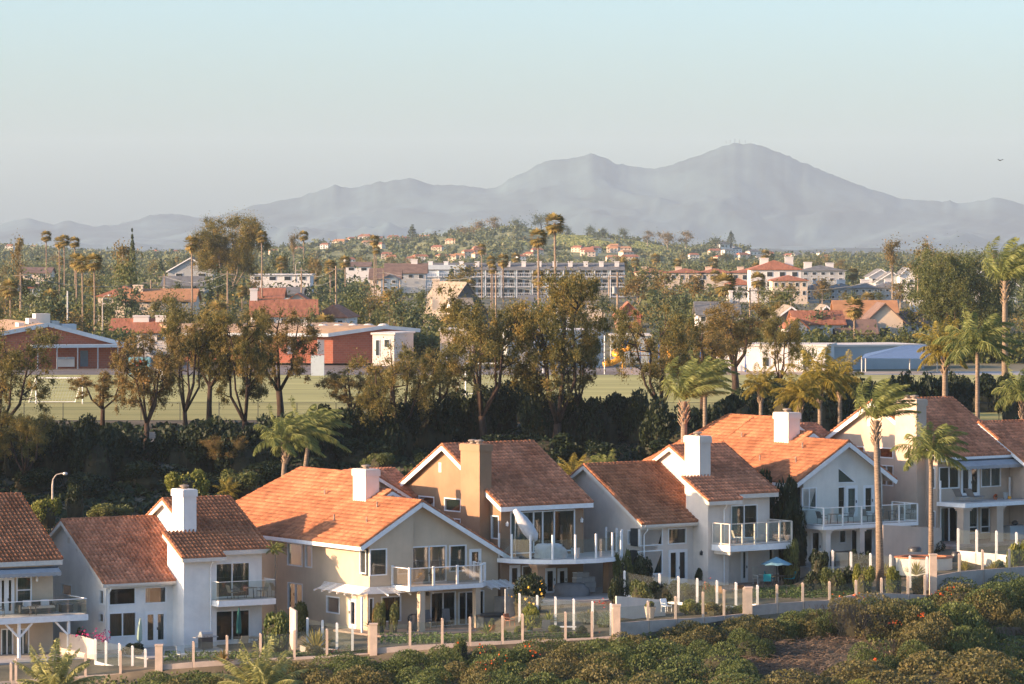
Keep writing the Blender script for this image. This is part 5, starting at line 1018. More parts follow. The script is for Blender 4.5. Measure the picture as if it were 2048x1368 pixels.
fence('frameless glass fence on the peach house patio', [(1916.5, 1056, 1101), (1953.5, 1059, 1104), (1993, 1061, 1108), (2033, 1064, 1112), (2072, 1067, 1116)], sidey(2072, 281), M_POSTW, M_CREAM)
# garden walls between the lots
def gwall(label, pts, m, th=.12):
    """pts: (px, py top, py bottom, Y)"""
    o = P(pts[0][0], pts[0][2], pts[0][3]); b = MB()
    for (p0, p1) in zip(pts, pts[1:]):
        a, c = P(p0[0], p0[1], p0[3]) - o, P(p1[0], p1[1], p1[3]) - o; e, f = P(p0[0], p0[2], p0[3]) - o, P(p1[0], p1[2], p1[3]) - o; n = (c - a).cross(Vector((0, 0, 1))).normalized() * th / 2
        b.add([a - n, c - n, c + n, a + n, e - n - Vector((0, 0, .8)), f - n - Vector((0, 0, .8)), f + n - Vector((0, 0, .8)), e + n - Vector((0, 0, .8))], [(0, 1, 2, 3), (0, 4, 5, 1), (2, 6, 7, 3), (1, 5, 6, 2), (0, 3, 7, 4)])
    w = b.build('garden_wall', m); w.location = o; return tag(w, label, 'wall', 'garden walls between the lots')
gwall('beige garden wall running from the left edge house to the white side fence', [(120, 1264, 1300, 270), (165, 1272, 1315, 268), (191, 1280, 1322, 266.8)], M_BEIGE)
gwall('white-capped garden wall between the white house and the large olive bush', [(581, 1214, 1262, 268.5), (593, 1222, 1300, 266.5)], M_BEIGE)
gwall('pale stepped wall right of the blue parasol', [(1545, 1089, 1160, 289.6), (1594, 1091, 1162, 291.4), (1595.5, 1140, 1162, 291.4), (1622, 1143, 1164, 292.4)], M_CREAM); gwall('long shaded wall under the peach house chimney', [(1765, 1050, 1110, 288.5), (1882, 1056, 1104, 292)], M_BEIGE)
gwall('white retaining wall below the inner garden of the ochre house', [(1232, 1192, 1210, 266), (1330, 1200, 1222, 268)], M_CREAM); gwall('low white wall strip in the tan garden', [(600, 1290, 1300, 261), (700, 1302, 1308, 260.5)], M_CREAM)
gwall('grey lattice screen beside the citrus bush', [(1010, 1178, 1232, 272), (1038, 1178, 1236, 272.5)], M_STEEL)
# small lawns
def lawn(name, poly, n, seed, label):
    r = np.random.default_rng(seed); C = []
    (x0, y0), (x1, y1) = poly
    for i in range(n):
        p = hit(r.uniform(x0, x1), r.uniform(y0, y1), 240); C.append((p.x, p.y, p.z + .13))
    C = np.array(C); o = bpy.data.objects.new(name, npmesh(name, *leafquads(C, .2, r, r.uniform(0, 1, n), .7), M_LAWN)); link(o); o['kind'] = 'stuff'; o['label'] = label
lawn('lawn_grass', ((760, 1272), (1180, 1290)), 2600, 1, 'strip of lawn inside the tan house fence'); lawn('lawn_grass', ((1500, 1176), (1720, 1200)), 2600, 2, 'lawn in front of the blue parasol'); lawn('lawn_grass', ((330, 1308), (740, 1325)), 1500, 3, 'narrow grass strip behind the white house fence')
# ------------------------------------------------------------------ school beyond the field
def brickmat(name, c1, c2, sc=1.0):
    m = bpy.data.materials.new(name); m.use_nodes = True; nt = m.node_tree; b = nt.nodes['Principled BSDF']; b.inputs['Roughness'].default_value = .9
    tc = nt.nodes.new('ShaderNodeTexCoord'); mp = nt.nodes.new('ShaderNodeMapping'); mp.inputs['Rotation'].default_value = (R(90), 0, 0); br = nt.nodes.new('ShaderNodeTexBrick'); br.inputs['Scale'].default_value = sc
    br.inputs['Color1'].default_value = (*c1, 1); br.inputs['Color2'].default_value = (*c2, 1); br.inputs['Mortar'].default_value = (.30, .16, .11, 1); br.inputs['Mortar Size'].default_value = .03; br.inputs['Brick Width'].default_value = .8; br.inputs['Row Height'].default_value = .4
    nt.links.new(tc.outputs['Object'], mp.inputs[0]); nt.links.new(mp.outputs[0], br.inputs[0]); nt.links.new(br.outputs[0], b.inputs['Base Color']); MATS[name] = m; return m
M_BRICK = brickmat('red_brick', (.36, .105, .06), (.29, .085, .05), 1.3); M_GRAVR = mat('gravel_roof', (.50, .32, .18), var=.15, scale=.5); M_LTRIM = mat('blue_white_trim', (.50, .55, .58), rough=.6, var=.05)
M_BLDOOR = mat('grey_blue_door', (.13, .16, .18), rough=.6, var=.05); M_OFFW = mat('off_white_wall', (.66, .60, .53), rough=.85, var=.06, scale=.4); M_BLUEG = mat('blue_grey_wall', (.38, .42, .43), rough=.8, var=.05, scale=.5)
M_PINKW = mat('pinkish_block_wall', (.55, .44, .36), rough=.9, var=.08, scale=.4); M_DKW = mat('dark_window', (.03, .035, .04), rough=.15, var=.1, spec=.8); M_REDR = mat('red_tile_roof_far', (.36, .14, .075), rough=.85, var=.2, scale=.7, bump=.6, bscale=2, stretch=(3, .6, 1))
M_ORR = mat('orange_shingle_roof', (.44, .215, .10), rough=.85, var=.12, scale=.6); M_GRYR = mat('grey_shingle_roof', (.17, .17, .165), rough=.9, var=.2, scale=.8); M_BRNR = mat('brown_shingle_roof', (.20, .13, .10), rough=.9, var=.2, scale=.8); M_TANR = mat('tan_shake_roof', (.30, .25, .19), rough=.9, var=.2, scale=.8)
M_WWALL = mat('far_white_wall', (.70, .66, .62), rough=.85, var=.05, scale=.3); M_CWALL = mat('far_cream_wall', (.64, .52, .40), rough=.85, var=.05, scale=.3); M_BWALL = mat('far_blue_siding', (.20, .27, .33), rough=.8, var=.08, scale=.4); M_GWALL = mat('far_grey_wall', (.36, .37, .37), rough=.85, var=.06, scale=.3); M_BLUE = mat('blue_paint', (.03, .12, .38), rough=.5, var=.05); M_YELP = mat('yellow_plastic', (.75, .33, .02), rough=.35, var=.04, spec=.5)
class Bld:
    """a building with its front-left ground corner under a photo pixel; yaw turns the front"""
    def __init__(s, px, py, Y, yaw, label, name='building', cat='building', group=None):
        s.o = P(px, py, Y) if py else at(px, Y); s.root = empty(name, s.o, R(yaw), label, cat, group); s.s = FP / Y
    def px(s, v): return v / s.s
def gable_house(px, py, Y, wpx, hpx, rpx, dep, yaw, wm, rm, label, axis='x', wins=(3, 1), chim=None, group='houses in the town beyond the field', cat='house', name='house', eave=.4, hip=False, door=False, trim=None, base=3.0):
    """axis x: ridge along the front; axis y: gable end faces the camera. sizes in photo pixels at that distance"""
    B = Bld(px, py, Y, yaw, label, name, cat, group); w = B.px(wpx); h = B.px(hpx); r = B.px(rpx); e = eave; b = MB(); b.box(0, w, 0, dep, -base, h)
    if not hip:
        if axis == 'x': b.add([(0, 0, h), (0, dep, h), (0, dep / 2, h + r)], [(0, 2, 1)]); b.add([(w, 0, h), (w, dep, h), (w, dep / 2, h + r)], [(0, 1, 2)])
        else: b.add([(0, 0, h), (w, 0, h), (w / 2, 0, h + r)], [(0, 1, 2)]); b.add([(0, dep, h), (w, dep, h), (w / 2, dep, h + r)], [(0, 2, 1)])
    b.build('wall', wm, B.root); rf = MB(); th = .18
    def sl(p): deckslab(None, p, th, rf)
    if hip:
        q = min(w, dep) / 2 * .9
        A = [(-e, -e, h), (w + e, -e, h), (w + e, dep + e, h), (-e, dep + e, h)]
        if w >= dep: R1, R2 = (q, dep / 2, h + r), (w - q, dep / 2, h + r); fs_ = [[A[0], A[1], R2, R1], [A[1], A[2], R2], [A[2], A[3], R1, R2], [A[3], A[0], R1]]
        else: R1, R2 = (w / 2, q, h + r), (w / 2, dep - q, h + r); fs_ = [[A[0], A[1], R1], [A[1], A[2], R2, R1], [A[2], A[3], R2], [A[3], A[0], R1, R2]]
        for f in fs_: sl([(x, y, z + th) for x, y, z in f])
    elif axis == 'x':
        k = r / (dep / 2) * e; sl([(-e, -e, h - k + th), (w + e, -e, h - k + th), (w + e, dep / 2, h + r + th), (-e, dep / 2, h + r + th)]); sl([(w + e, dep + e, h - k + th), (-e, dep + e, h - k + th), (-e, dep / 2, h + r + th), (w + e, dep / 2, h + r + th)])
    else:
        k = r / (w / 2) * e; sl([(-e, dep + e, h - k + th), (-e, -e, h - k + th), (w / 2, -e, h + r + th), (w / 2, dep + e, h + r + th)]); sl([(w + e, -e, h - k + th), (w + e, dep + e, h - k + th), (w / 2, dep + e, h + r + th), (w / 2, -e, h + r + th)])
        if trim: t_ = MB(); t_.beam((-e, -e - .03, h - k), (w / 2, -e - .03, h + r), .08, .22); t_.beam((w + e, -e - .03, h - k), (w / 2, -e - .03, h + r), .08, .22); t_.build('fascia', trim, B.root)
    roof = rf.build('roof', rm, B.root)
    n, fl = wins; fh = h / max(1, fl)
    for f in range(fl):
        for i in range(n):
            cw = w / n; x = cw * (i + .5); ww = min(1.5, cw * .42); z = f * fh + fh * .35; zz = min(1.3, fh * .45)
            if door and i == n - 1 and f == 0: z, zz, ww = .05, 2.0, .95
            fr = MB(); fr.box(x - ww / 2 - .08, x + ww / 2 + .08, -.05, .02, z - .08, z + zz + .08); g = fr.build('window' if not (door and i == n - 1 and f == 0) else 'door', M_FRAME, B.root)
            MB().box(x - ww / 2, x + ww / 2, -.075, -.055, z, z + zz).build('pane', M_DKW, g)
    if chim:
        for cx, cyv, cw, ch in chim: c = MB(); c.box(w * cx - cw / 2, w * cx + cw / 2, dep * cyv - .5, dep * cyv + .5, h * .5, h + r + ch); c.box(w * cx - cw / 2 - .1, w * cx + cw / 2 + .1, dep * cyv - .6, dep * cyv + .6, h + r + ch, h + r + ch + .2); c.build('chimney', wm if wm is not M_GWALL else M_WWALL, roof)
    return B
# gymnasium-like brick hall at the left
B = Bld(-60, 735, 528, 17, 'long low-gabled red brick school hall behind the soccer goal', 'school_hall', 'school'); s_ = B.s; fx = lambda px: (px + 60) / s_; fz = lambda py: (735 - py) / s_
b = MB(); b.add([(0, 0, -1), (fx(256), 0, -1), (fx(256), 0, fz(694)), (fx(97), 0, fz(650)), (0, 0, fz(678))], [(0, 1, 2, 3, 4)]); b.add([(fx(256), 0, -1), (fx(256), 30, -1), (fx(256), 30, fz(694)), (fx(256), 0, fz(694))], [(0, 1, 2, 3)]); b.add([(0, 0, -1), (0, 30, -1), (0, 30, fz(678)), (0, 0, fz(678))], [(0, 3, 2, 1)]); b.build('wall', M_BRICK, B.root)
b = MB(); deckslab(None, [(-1, -.6, fz(680)), (fx(97), -.6, fz(648)), (fx(97), 32, fz(648)), (-1, 32, fz(680))], .3, b); deckslab(None, [(fx(97), -.6, fz(648)), (fx(262), -.6, fz(692)), (fx(262), 32, fz(692)), (fx(97), 32, fz(648))], .3, b); rf = b.build('roof', M_GRAVR, B.root)
b = MB(); b.beam((-1, -.65, fz(682)), (fx(97), -.65, fz(650)), .12, .55); b.beam((fx(97), -.65, fz(650)), (fx(262), -.65, fz(694)), .12, .55); b.build('fascia', M_LTRIM, B.root)
b = MB(); b.box(fx(60), fx(262), -2.6, 0, fz(696), fz(690)); b.build('canopy', M_LTRIM, B.root)
for px in (70, 109, 151, 192, 233): MB().box(fx(px) - .07, fx(px) + .07, -2.5, -2.36, -.3, fz(696)).build('post', M_STEEL, B.root)
MB().box(fx(163), fx(179), -.08, .0, 0, fz(703)).build('door', M_BLDOOR, B.root); wb = MB().box(fx(113), fx(149), -.9, -.5, 0, fz(716)).build('notice_board', M_OFFW, B.root)
for x in (122, 140): MB().box(fx(x) - .5, fx(x) + .5, -1.05, -.9, 1.0, 1.3).build('shelf', M_STEEL, wb)
MB().box(fx(107), fx(111), -.1, 0, fz(685), fz(671)).build('window', M_DKW, B.root)
for px, w, h, m, nm in ((104, 30, 20, M_OFFW, 'boxy cream air conditioner'), (130, 16, 12, M_STEEL, 'low grey roof unit'), (158, 30, 13, M_LTRIM, 'long pale roof unit'), (60, 12, 8, M_OFFW, 'white domed roof vent'), (82, 14, 12, M_OFFW, 'square cream roof vent')):
    zb = fz(648 + max(0, px - 97) * .27 + max(0, 97 - px) * .22); c = MB().box(fx(px) - w / s_ / 2, fx(px) + w / s_ / 2, 6, 8.5, zb - .3, zb + h / s_).build('roof_unit', m, rf, label=nm)
# long brick classrooms in the middle
B = Bld(666, 712, 545, 15, 'red brick classroom block with orange sunlit side and skylights', 'classroom_block', 'school'); s_ = B.s; L0 = -(666 - 390) / s_
b = MB(); b.add([(0, 0, -1), (9.8, 0, -1), (11, 0, 3.2), (7, 0, 3.7), (0, 0, (712 - 669) / s_)], [(0, 1, 2, 3, 4)]); b.add([(L0, 11, -1), (0, 0, -1), (0, 0, 2.7), (L0, 11, 2.7)], [(0, 1, 2, 3)]); b.add([(11, 0, -1), (11, 20, -1), (11, 20, 3), (11, 0, 3)], [(0, 1, 2, 3)]); b.build('wall', M_BRICK, B.root)
b = MB(); deckslab(None, [(-.8, -.6, 2.95), (7, -.6, 4.0), (7, 26, 4.0), (L0 - .5, 26, 4.0), (L0 - .8, 10.6, 2.95)], .3, b); deckslab(None, [(7, -.6, 4.0), (12, -.6, 3.5), (12, 26, 3.5), (7, 26, 4.0)], .3, b); rf = b.build('roof', M_GRAVR, B.root)
b = MB(); b.beam((-.8, -.65, 2.85), (7, -.65, 3.9), .1, .5); b.beam((7, -.65, 3.9), (12, -.65, 3.4), .1, .5); b.beam((L0 - .8, 10.5, 2.85), (-.8, -.62, 2.85), .1, .45); b.build('fascia', M_LTRIM, B.root)
for i in range(6): c = MB(); c.lathe((-2 + i * 2.2, 7 + i * .3, 3.7), [(0, .85), (.25, .8), (.45, .45), (.5, 0)], 10); c.build('skylight', M_OFFW, rf)
for i, t in enumerate((.08, .28, .46, .64, .84)): x = L0 * t; MB().box(x - .5, x + .5, 11 * t - .25, 11 * t - .12, .2, 2.2).build('window', M_OFFW, B.root)
def cabin(px0, px1, pyt, pyb, Y, dep, m, label, wins=(), rm=None, yaw=0):
    B = Bld(px0, pyb, Y, yaw, label, 'portable_classroom', 'classroom', 'portable classrooms beyond the field'); w = (px1 - px0) / B.s; h = (pyb - pyt) / B.s; MB().box(0, w, 0, dep, -1, h).build('wall', m, B.root); MB().box(-.2, w + .2, -.2, dep + .2, h + .003, h + .25).build('roof', rm or M_OFFW, B.root)
    for a, c, d, e, kind in wins: f = MB().box((a - px0) / B.s, (c - px0) / B.s, -.08, -.001, (pyb - e) / B.s, (pyb - d) / B.s).build(kind, M_FRAME, B.root); MB().box((a - px0) / B.s + .08, (c - px0) / B.s - .08, -.11, -.081, (pyb - e) / B.s + .08, (pyb - d) / B.s - .08).build('pane', M_DKW, f)
    for o in [B]: return B
cabin(745, 790, 669, 716, 528, 9, M_OFFW, 'small cream portable classroom with one window beside the brick block', [(769, 781, 678, 695, 'window'), (751, 760, 679, 712, 'door')], yaw=-15)
MB_ = cabin(880, 945, 662, 738, 530, 10, M_PINKW, 'pinkish blank-walled block behind the bronze eucalyptus'); cabin(1046, 1215, 664, 735, 535, 10, M_BLUEG, 'long pale grey classroom behind the tallest eucalyptus', [(1070, 1086, 682, 696, 'window'), (1190, 1200, 682, 694, 'window')], yaw=16)
cabin(1222, 1300, 672, 722, 556, 6, M_BLUEG, 'grey-blue shed behind the playground', [(1240, 1252, 684, 700, 'window')]); cabin(1432, 1652, 692, 752, 522, 10, M_WWALL, 'long white portable classroom with ramp railings', [(1525, 1540, 713, 733, 'window'), (1606, 1622, 708, 738, 'door')], yaw=-12); cabin(1642, 1870, 694, 750, 527, 10, M_BLUEG, 'long blue-grey shaded classroom wall beside the white one', yaw=20)
# ramp railing
t = empty('ramp_railing', P(1545, 752, 517), 0, 'thin white railing in front of the long white classroom', 'railing')
for k in range(0, 25): MB().box(k * .32, k * .32 + .03, 0, .03, -.3, 1.0).build('baluster', M_TRIM, t)
for z in (.5, 1.0): MB().box(0, 7.7, 0, .04, z, z + .04).build('rail', M_TRIM, t)
# shade canopy
t = empty('shade_canopy', P(1722, 748, 512), 0, 'blue hipped shade canopy on steel posts right of the field', 'canopy'); b = MB(); A = [(0, 0, 2.0), (10.5, -2, 2.0), (10.5, 6, 2.4), (1, 6, 2.4)]; C = (5.8, 2.5, 3.6); b.add(A + [C, (8.8, 2.5, 3.6)], [(0, 1, 5, 4), (1, 2, 5), (2, 3, 4, 5), (3, 0, 4)]); b.build('canopy_cloth', mat('blue_canopy', (.10, .17, .30), rough=.8, var=.05), t)
for x, y in ((.1, .1), (10.3, -1.8), (6.2, 0), (10.3, 5.8), (1.1, 5.8)): MB().cyl(x, y, -.3, 2.1, .07, n=8).build('post', M_OFFW, t)
# blocks in the yard
def block(px, py, Y, w, h, d, mats_, name, label, cat): p = P(px, py, Y); b = MB(); b.box(-w / 2, w / 2, 0, d, -.3, h); o = b.build(name, mats_); o.location = p; return tag(o, label, cat)
block(635, 752, 504, 1.65, 2.6, .6, M_LTRIM, 'handball_wall', 'free-standing pale blue-white handball wall on the playground', 'wall'); block(321, 762, 490, 1.4, 1.9, 1.2, M_OFFW, 'storage_cabinet', 'white storage cabinet right of the painted container', 'cabinet')
mm = mat('mural_base', (.16, .35, .42), var=.1); o = block(278, 757, 500, 2.6, 2.6, 2.2, mm, 'painted_container', 'small container painted with a bright blue, green and red mural', 'container')
rg = random.Random(3)
for i in range(16): c = [(.5, .06, .03), (.08, .3, .08), (.6, .35, .05), (.55, .6, .6)][i % 4]; x = rg.uniform(-1.1, .9); z = rg.uniform(-.1, 1.9); MB().prism([(x, -.02 - .003 * i), (x + rg.uniform(.15, .4), -.02 - .003 * i), (x + .2, -.001)], z, z + rg.uniform(.1, .6)).build('painted_patch', mat('mural_%d' % (i % 4), c), o)
# goals, backstop, playground
def goal(px0, px1, pyt, pyb, Y, label, dep=2.2):
    t = empty('soccer_goal', P(px1, pyb, Y), 0, label, 'goal', 'white soccer goals on the field'); w = (px1 - px0) * Y / FP; h = (pyb - pyt) * Y / FP; r = .07; m = M_TRIM
    for x in (0, -w): MB().tube([(x, 0, -.1), (x, 0, h)], r, 6).build('post', m, t); MB().tube([(x, 0, h), (x - .1, dep * .35, h), (x - 1.0, dep, 0)], r * .7, 5).build('brace', m, t)
    MB().tube([(0, 0, h), (-w, 0, h)], r, 6).build('crossbar', m, t); MB().tube([(-1.0, dep, .05), (-w - 1.0, dep, .05)], r * .6, 5).build('ground_bar', m, t)
    n = MB(); k = int(w / .3)
    for i in range(k): x = -w * i / k; n.tube([(x, 0, h), (x - .05, dep * .35, h), (x - 1.0, dep, 0)], .008, 3, cap=False)
    for j in range(8): z = h * j / 8; y = dep * (1 - j / 8 * .65); n.tube([(0 - 1.0 * (1 - j / 8), y, z), (-w - 1.0 * (1 - j / 8), y, z)], .008, 3, cap=False)
    n.build('net', M_TRIM, t)['kind'] = 'stuff'
goal(72, 165, 756, 806, 417, 'white soccer goal at the left end of the field'); goal(931, 1062, 727, 790, 425, 'white soccer goal behind the bronze eucalyptus', 2.6)
t = empty('ball_backstop', P(1040, 742, 500), 0, 'tall chain-link ball backstop at the far side of the field', 'backstop')
for x, y in ((-1.6, 0), (0, .4), (1.6, 0)): MB().tube([(x, y, -.2), (x, y, 3.9)], .05, 5).build('post', M_STEEL, t)
MB().add([(-1.6, 0, 0), (0, .4, 0), (0, .4, 3.8), (-1.6, 0, 3.8), (1.6, 0, 0), (1.6, 0, 3.8)], [(0, 1, 2, 3), (1, 4, 5, 2)]).build('mesh_screen', glassmat('chain_link', (.8, .78, .75), .0, .02, .3, (.45, .4, .35)), t)
for px, py, h, lab in ((1086, 742, 3.4, 'white tetherball pole behind the tallest eucalyptus'), (1209, 745, 4.8, 'tall white pole left of the yellow slide')): p = MB().tube([(0, 0, -.2), (0, 0, h)], .06, 6).build('flag_pole', M_TRIM); p.location = P(px, py, 505); tag(p, lab, 'pole')
t = empty('play_structure', P(1262, 735, 518), 0, 'playground structure with yellow spiral slide and blue posts', 'playground')
sp = MB(); pts = [(-1.2 + 1.0 * math.cos(a), 1.0 * math.sin(a), 2.6 - 1.6 * a / 6.6) for a in [i * .5 for i in range(11)]]; pts += [(-2.2, -1.0, .75), (-3.2, -1.3, .5), (-3.6, -1.4, .42)]; sp.tube(pts, .38, 8); sp.build('spiral_slide', M_YELP, t, smooth=True)
s2 = MB(); s2.tube([(4.6, 0, 2.1), (5.2, -.4, 1.2), (5.6, -.6, .6)], .33, 8); s2.build('straight_slide', M_YELP, t, smooth=True)
for x in (-1.1, 0, 1.2, 2.4, 3.6, 4.6): MB().cyl(x, .2, -.2, 3.0 if x != -1.1 else 3.6, .07, n=6).build('post', M_BLUE if x > -1 else M_YELP, t)
MB().box(-.1, 4.6, .1, 1.4, 1.5, 1.6).build('platform', M_BRNR, t); b = MB(); b.box(-1.2, -.2, .2, .28, 2.5, 3.7); b.build('blue_panel', M_BLUE, t); MB().box(0, 4.6, .12, .18, 2.0, 2.06).build('rail', M_YELP, t)
sw = empty('swing_frame', P(1470, 742, 512), 0, 'long blue swing frame left of the white classroom', 'swing'); MB().tube([(-4.5, 0, 2.9), (1.4, 0, 2.9)], .06, 6).build('top_bar', M_BLUE, sw)
for x in (-4.4, -1.5, 1.3): MB().tube([(x, -.8, -.1), (x, 0, 2.9), (x, .8, -.1)], .05, 5).build('leg', M_BLUE, sw)
# person by the playground
pe = bpy.data.meshes.new('person'); vs_ = [(0, 0, .92), (0, 0, 1.12), (0, 0, 1.38), (0, 0, 1.50), (0, -.01, 1.62), (.17, 0, 1.40), (.22, 0, 1.15), (.2, -.08, .92), (-.17, 0, 1.40), (-.23, .03, 1.14), (-.22, .02, .9), (.09, 0, .88), (.11, -.12, .48), (.1, -.02, .05), (.1, -.16, .02), (-.09, 0, .88), (-.12, .08, .48), (-.12, .22, .08), (-.12, .1, .03)]
ed = [(0, 1), (1, 2), (2, 3), (3, 4), (2, 5), (5, 6), (6, 7), (2, 8), (8, 9), (9, 10), (0, 11), (11, 12), (12, 13), (13, 14), (0, 15), (15, 16), (16, 17), (17, 18)]; pe.from_pydata(vs_, ed, []); po = bpy.data.objects.new('person', pe); link(po); pe.materials.append(mat('blue_clothes', (.10, .22, .30), var=.1))
sk = po.modifiers.new('skin', 'SKIN'); rr = [.15, .14, .15, .06, .11, .06, .05, .045, .06, .05, .045, .09, .07, .05, .05, .09, .07, .05, .05]
for i, v in enumerate(pe.skin_vertices[0].data): v.radius = (rr[i], rr[i]); v.use_root = (i == 0)
ss = po.modifiers.new('sub', 'SUBSURF'); ss.levels = 1; ss.render_levels = 1; po.location = P(1301, 757, 492); tag(po, 'person in blue clothes walking past the playground', 'person')
# chain link fence along the near edge of the field
t = empty('chain_link_fence', at(150, 378), 0, 'thin chain-link fence along the near edge of the field', 'fence'); o = t.location.copy(); px = -30; last = None; CL = glassmat('chain_mesh', (.86, .86, .84), .0, .01, .12, (.2, .2, .18))
while px < 2100:
    p = at(px, 377) - o; MB().tube([p - Vector((0, 0, .3)), p + Vector((0, 0, 1.75))], .035, 5).build('post', M_METAL, t)
    if last is not None: MB().tube([last + Vector((0, 0, 1.75)), p + Vector((0, 0, 1.75))], .025, 4).build('top_rail', M_METAL, t); MB().add([last, p, p + Vector((0, 0, 1.7)), last + Vector((0, 0, 1.7))], [(0, 1, 2, 3)]).build('mesh_panel', CL, t)
    last = p; px += 78
# ------------------------------------------------------------------ the town beyond the school
MASK = []      # (x0, x1, ytop, ybase, Y) kept clear of nearer random trees
def GH(px, py, Y, w, h, r, dep, yaw, wm, rm, label, **k):
    MASK.append((px - 4, px + w + 4, py - h - r, py - h * .62, Y)); return gable_house(px, py, Y, w, h, r, dep, yaw, wm, rm, label, **k)
GH(504, 662, 600, 128, 30, 30, 11, 4, M_WWALL, M_REDR, 'white house with long red tile roof and a tall white chimney at its left end', wins=(5, 1), chim=[(.03, .5, 1.1, 1.6)]); GH(628, 660, 606, 64, 24, 24, 10, -8, M_WWALL, M_REDR, 'red-roofed wing right of the long tile roof', hip=True)
GH(196, 612, 690, 98, 18, 20, 11, 0, M_CWALL, M_REDR, 'tan house with red tile roof carrying solar panels, left of centre', wins=(3, 1), hip=True); GH(238, 610, 670, 150, 8, 22, 12, 0, M_CWALL, M_ORR, 'wide orange roof in front of the solar panel house', wins=(4, 1), chim=[(.22, .4, 1.6, .6)])
GH(336, 566, 900, 90, 24, 26, 14, 0, M_GWALL, M_BRNR, 'grey gable-ended house left of the big golden tree', axis='y', wins=(2, 1), trim=M_TRIM); GH(325, 584, 830, 84, 12, 18, 12, 0, M_GWALL, M_GRYR, 'dark slate roof below the grey gable', wins=(2, 1))
GH(222, 690, 575, 112, 26, 24, 9, 0, M_WWALL, M_REDR, 'white house with arched porch and red roof behind the brick hall', wins=(4, 1), chim=[(.5, .4, 2.2, .4), (.86, .4, 1.6, .4)]); GH(60, 590, 760, 24, 14, 6, 8, 0, M_WWALL, M_REDR, 'small white house behind the left palms', wins=(1, 1), chim=[(.5, .5, 1, .6)])
GH(882, 652, 655, 112, 12, 74, 12, 24, M_GRYR, M_TANR, 'steep-roofed grey shingle house', axis='y', wins=(0, 0)); DM = GH(904, 640, 645, 40, 30, 12, 5, 10, M_WWALL, M_TANR, 'white-framed dormer projecting from the steep shingle roof', axis='x', wins=(3, 1))
c = MB(); c.box(0, 1.1, 0, 1.1, -2, 4.6); c.box(-.12, 1.22, -.12, 1.22, 4.6, 4.9); o = c.build('chimney_stack', M_CWALL); o.location = P(865, 618, 650); tag(o, 'free-standing pale chimney left of the steep shingle house', 'chimney')
GH(740, 572, 960, 60, 14, 20, 12, 0, M_CWALL, M_BRNR, 'brown-roofed house left of the blue apartments', wins=(3, 1)); GH(770, 562, 1010, 82, 16, 18, 12, 0, M_GWALL, M_BRNR, 'long brown roof beside the blue apartments', wins=(4, 1), chim=[(.7, .5, 1.6, 1)]); GH(762, 584, 930, 34, 26, 8, 9, 0, M_BWALL, M_GRYR, 'small blue-sided gable in front of the brown roofs', axis='y', wins=(2, 2))
GH(500, 566, 900, 120, 16, 0.5, 16, 0, M_WWALL, M_WWALL, 'long flat white building right of the golden tree', wins=(4, 1)); GH(505, 610, 760, 60, 14, 18, 10, 0, M_CWALL, M_REDR, 'brick-toned gable roof below the flat white building', wins=(2, 1)); GH(570, 616, 740, 50, 12, 16, 10, 0, M_CWALL, M_REDR, 'little red gable behind the long red tile roof', axis='y', wins=(1, 1)); GH(560, 600, 790, 44, 12, 12, 10, 0, M_GWALL, M_GRYR, 'dark blue-grey roof behind the red gables', wins=(1, 1))
# blue apartments
B = Bld(845, 594, 1110, 0, 'long blue three-storey apartment block with white balconies', 'apartment_block', 'apartments'); s_ = B.s; W_ = (1250 - 845) / s_; H_ = 62 / s_
MB().box(0, W_, 0, 14, -2, H_ - 1).build('wall', M_BWALL, B.root); MB().box(-.01, 12, -.3, 3, -2, H_ + .3).build('wall_end', M_LTRIM, B.root)
b = MB(); deckslab(None, [(0, -.6, H_ - 1), (W_, -.6, H_ - 1), (W_, 7, H_ + .9), (0, 7, H_ + .9)], .2, b); deckslab(None, [(0, 7, H_ + .9), (W_, 7, H_ + .9), (W_, 14, H_ - 1), (0, 14, H_ - 1)], .2, b); rf = b.build('roof', M_GRYR, B.root); nb = 13
for i in range(nb):
    x = W_ * (i + .5) / nb; bw = W_ / nb
    for f in range(3):
        z = H_ * f / 3.1 + .1; bl = MB(); bl.box(x - bw * .44, x + bw * .44, -1.3, -.02, z - .12, z + .03); bl.box(x - bw * .44, x + bw * .44, -1.3, -1.24, z + .95, z + 1.05)
        for q in range(7): xx = x - bw * .44 + bw * .88 * q / 6; bl.box(xx - .03, xx + .03, -1.3, -1.24, z, z + .95)
        bl.build('balcony', M_TRIM, B.root)
        for dx in (-.22, .22): w = MB().box(x + dx * bw - .75, x + dx * bw + .75, -.06, -.001, z + .2, z + 2.1).build('window', M_GWALL, B.root); MB().box(x + dx * bw - .6, x + dx * bw + .6, -.09, -.061, z + .3, z + 2.0).build('pane', M_DKW, w)
    MB().box(x - bw * .47, x - bw * .43, -1.35, -.02, -1, H_ - 1.2).build('column', M_TRIM, B.root)
    c = MB(); c.box(x - .6, x + .6, 2.5, 4, H_ - .8, H_ + 1.1); c.box(x - .75, x + .75, 2.4, 4.1, H_ + 1.1, H_ + 1.3); c.build('chimney', M_WWALL, rf)
MASK.append((845, 1250, 528, 585, 1110))
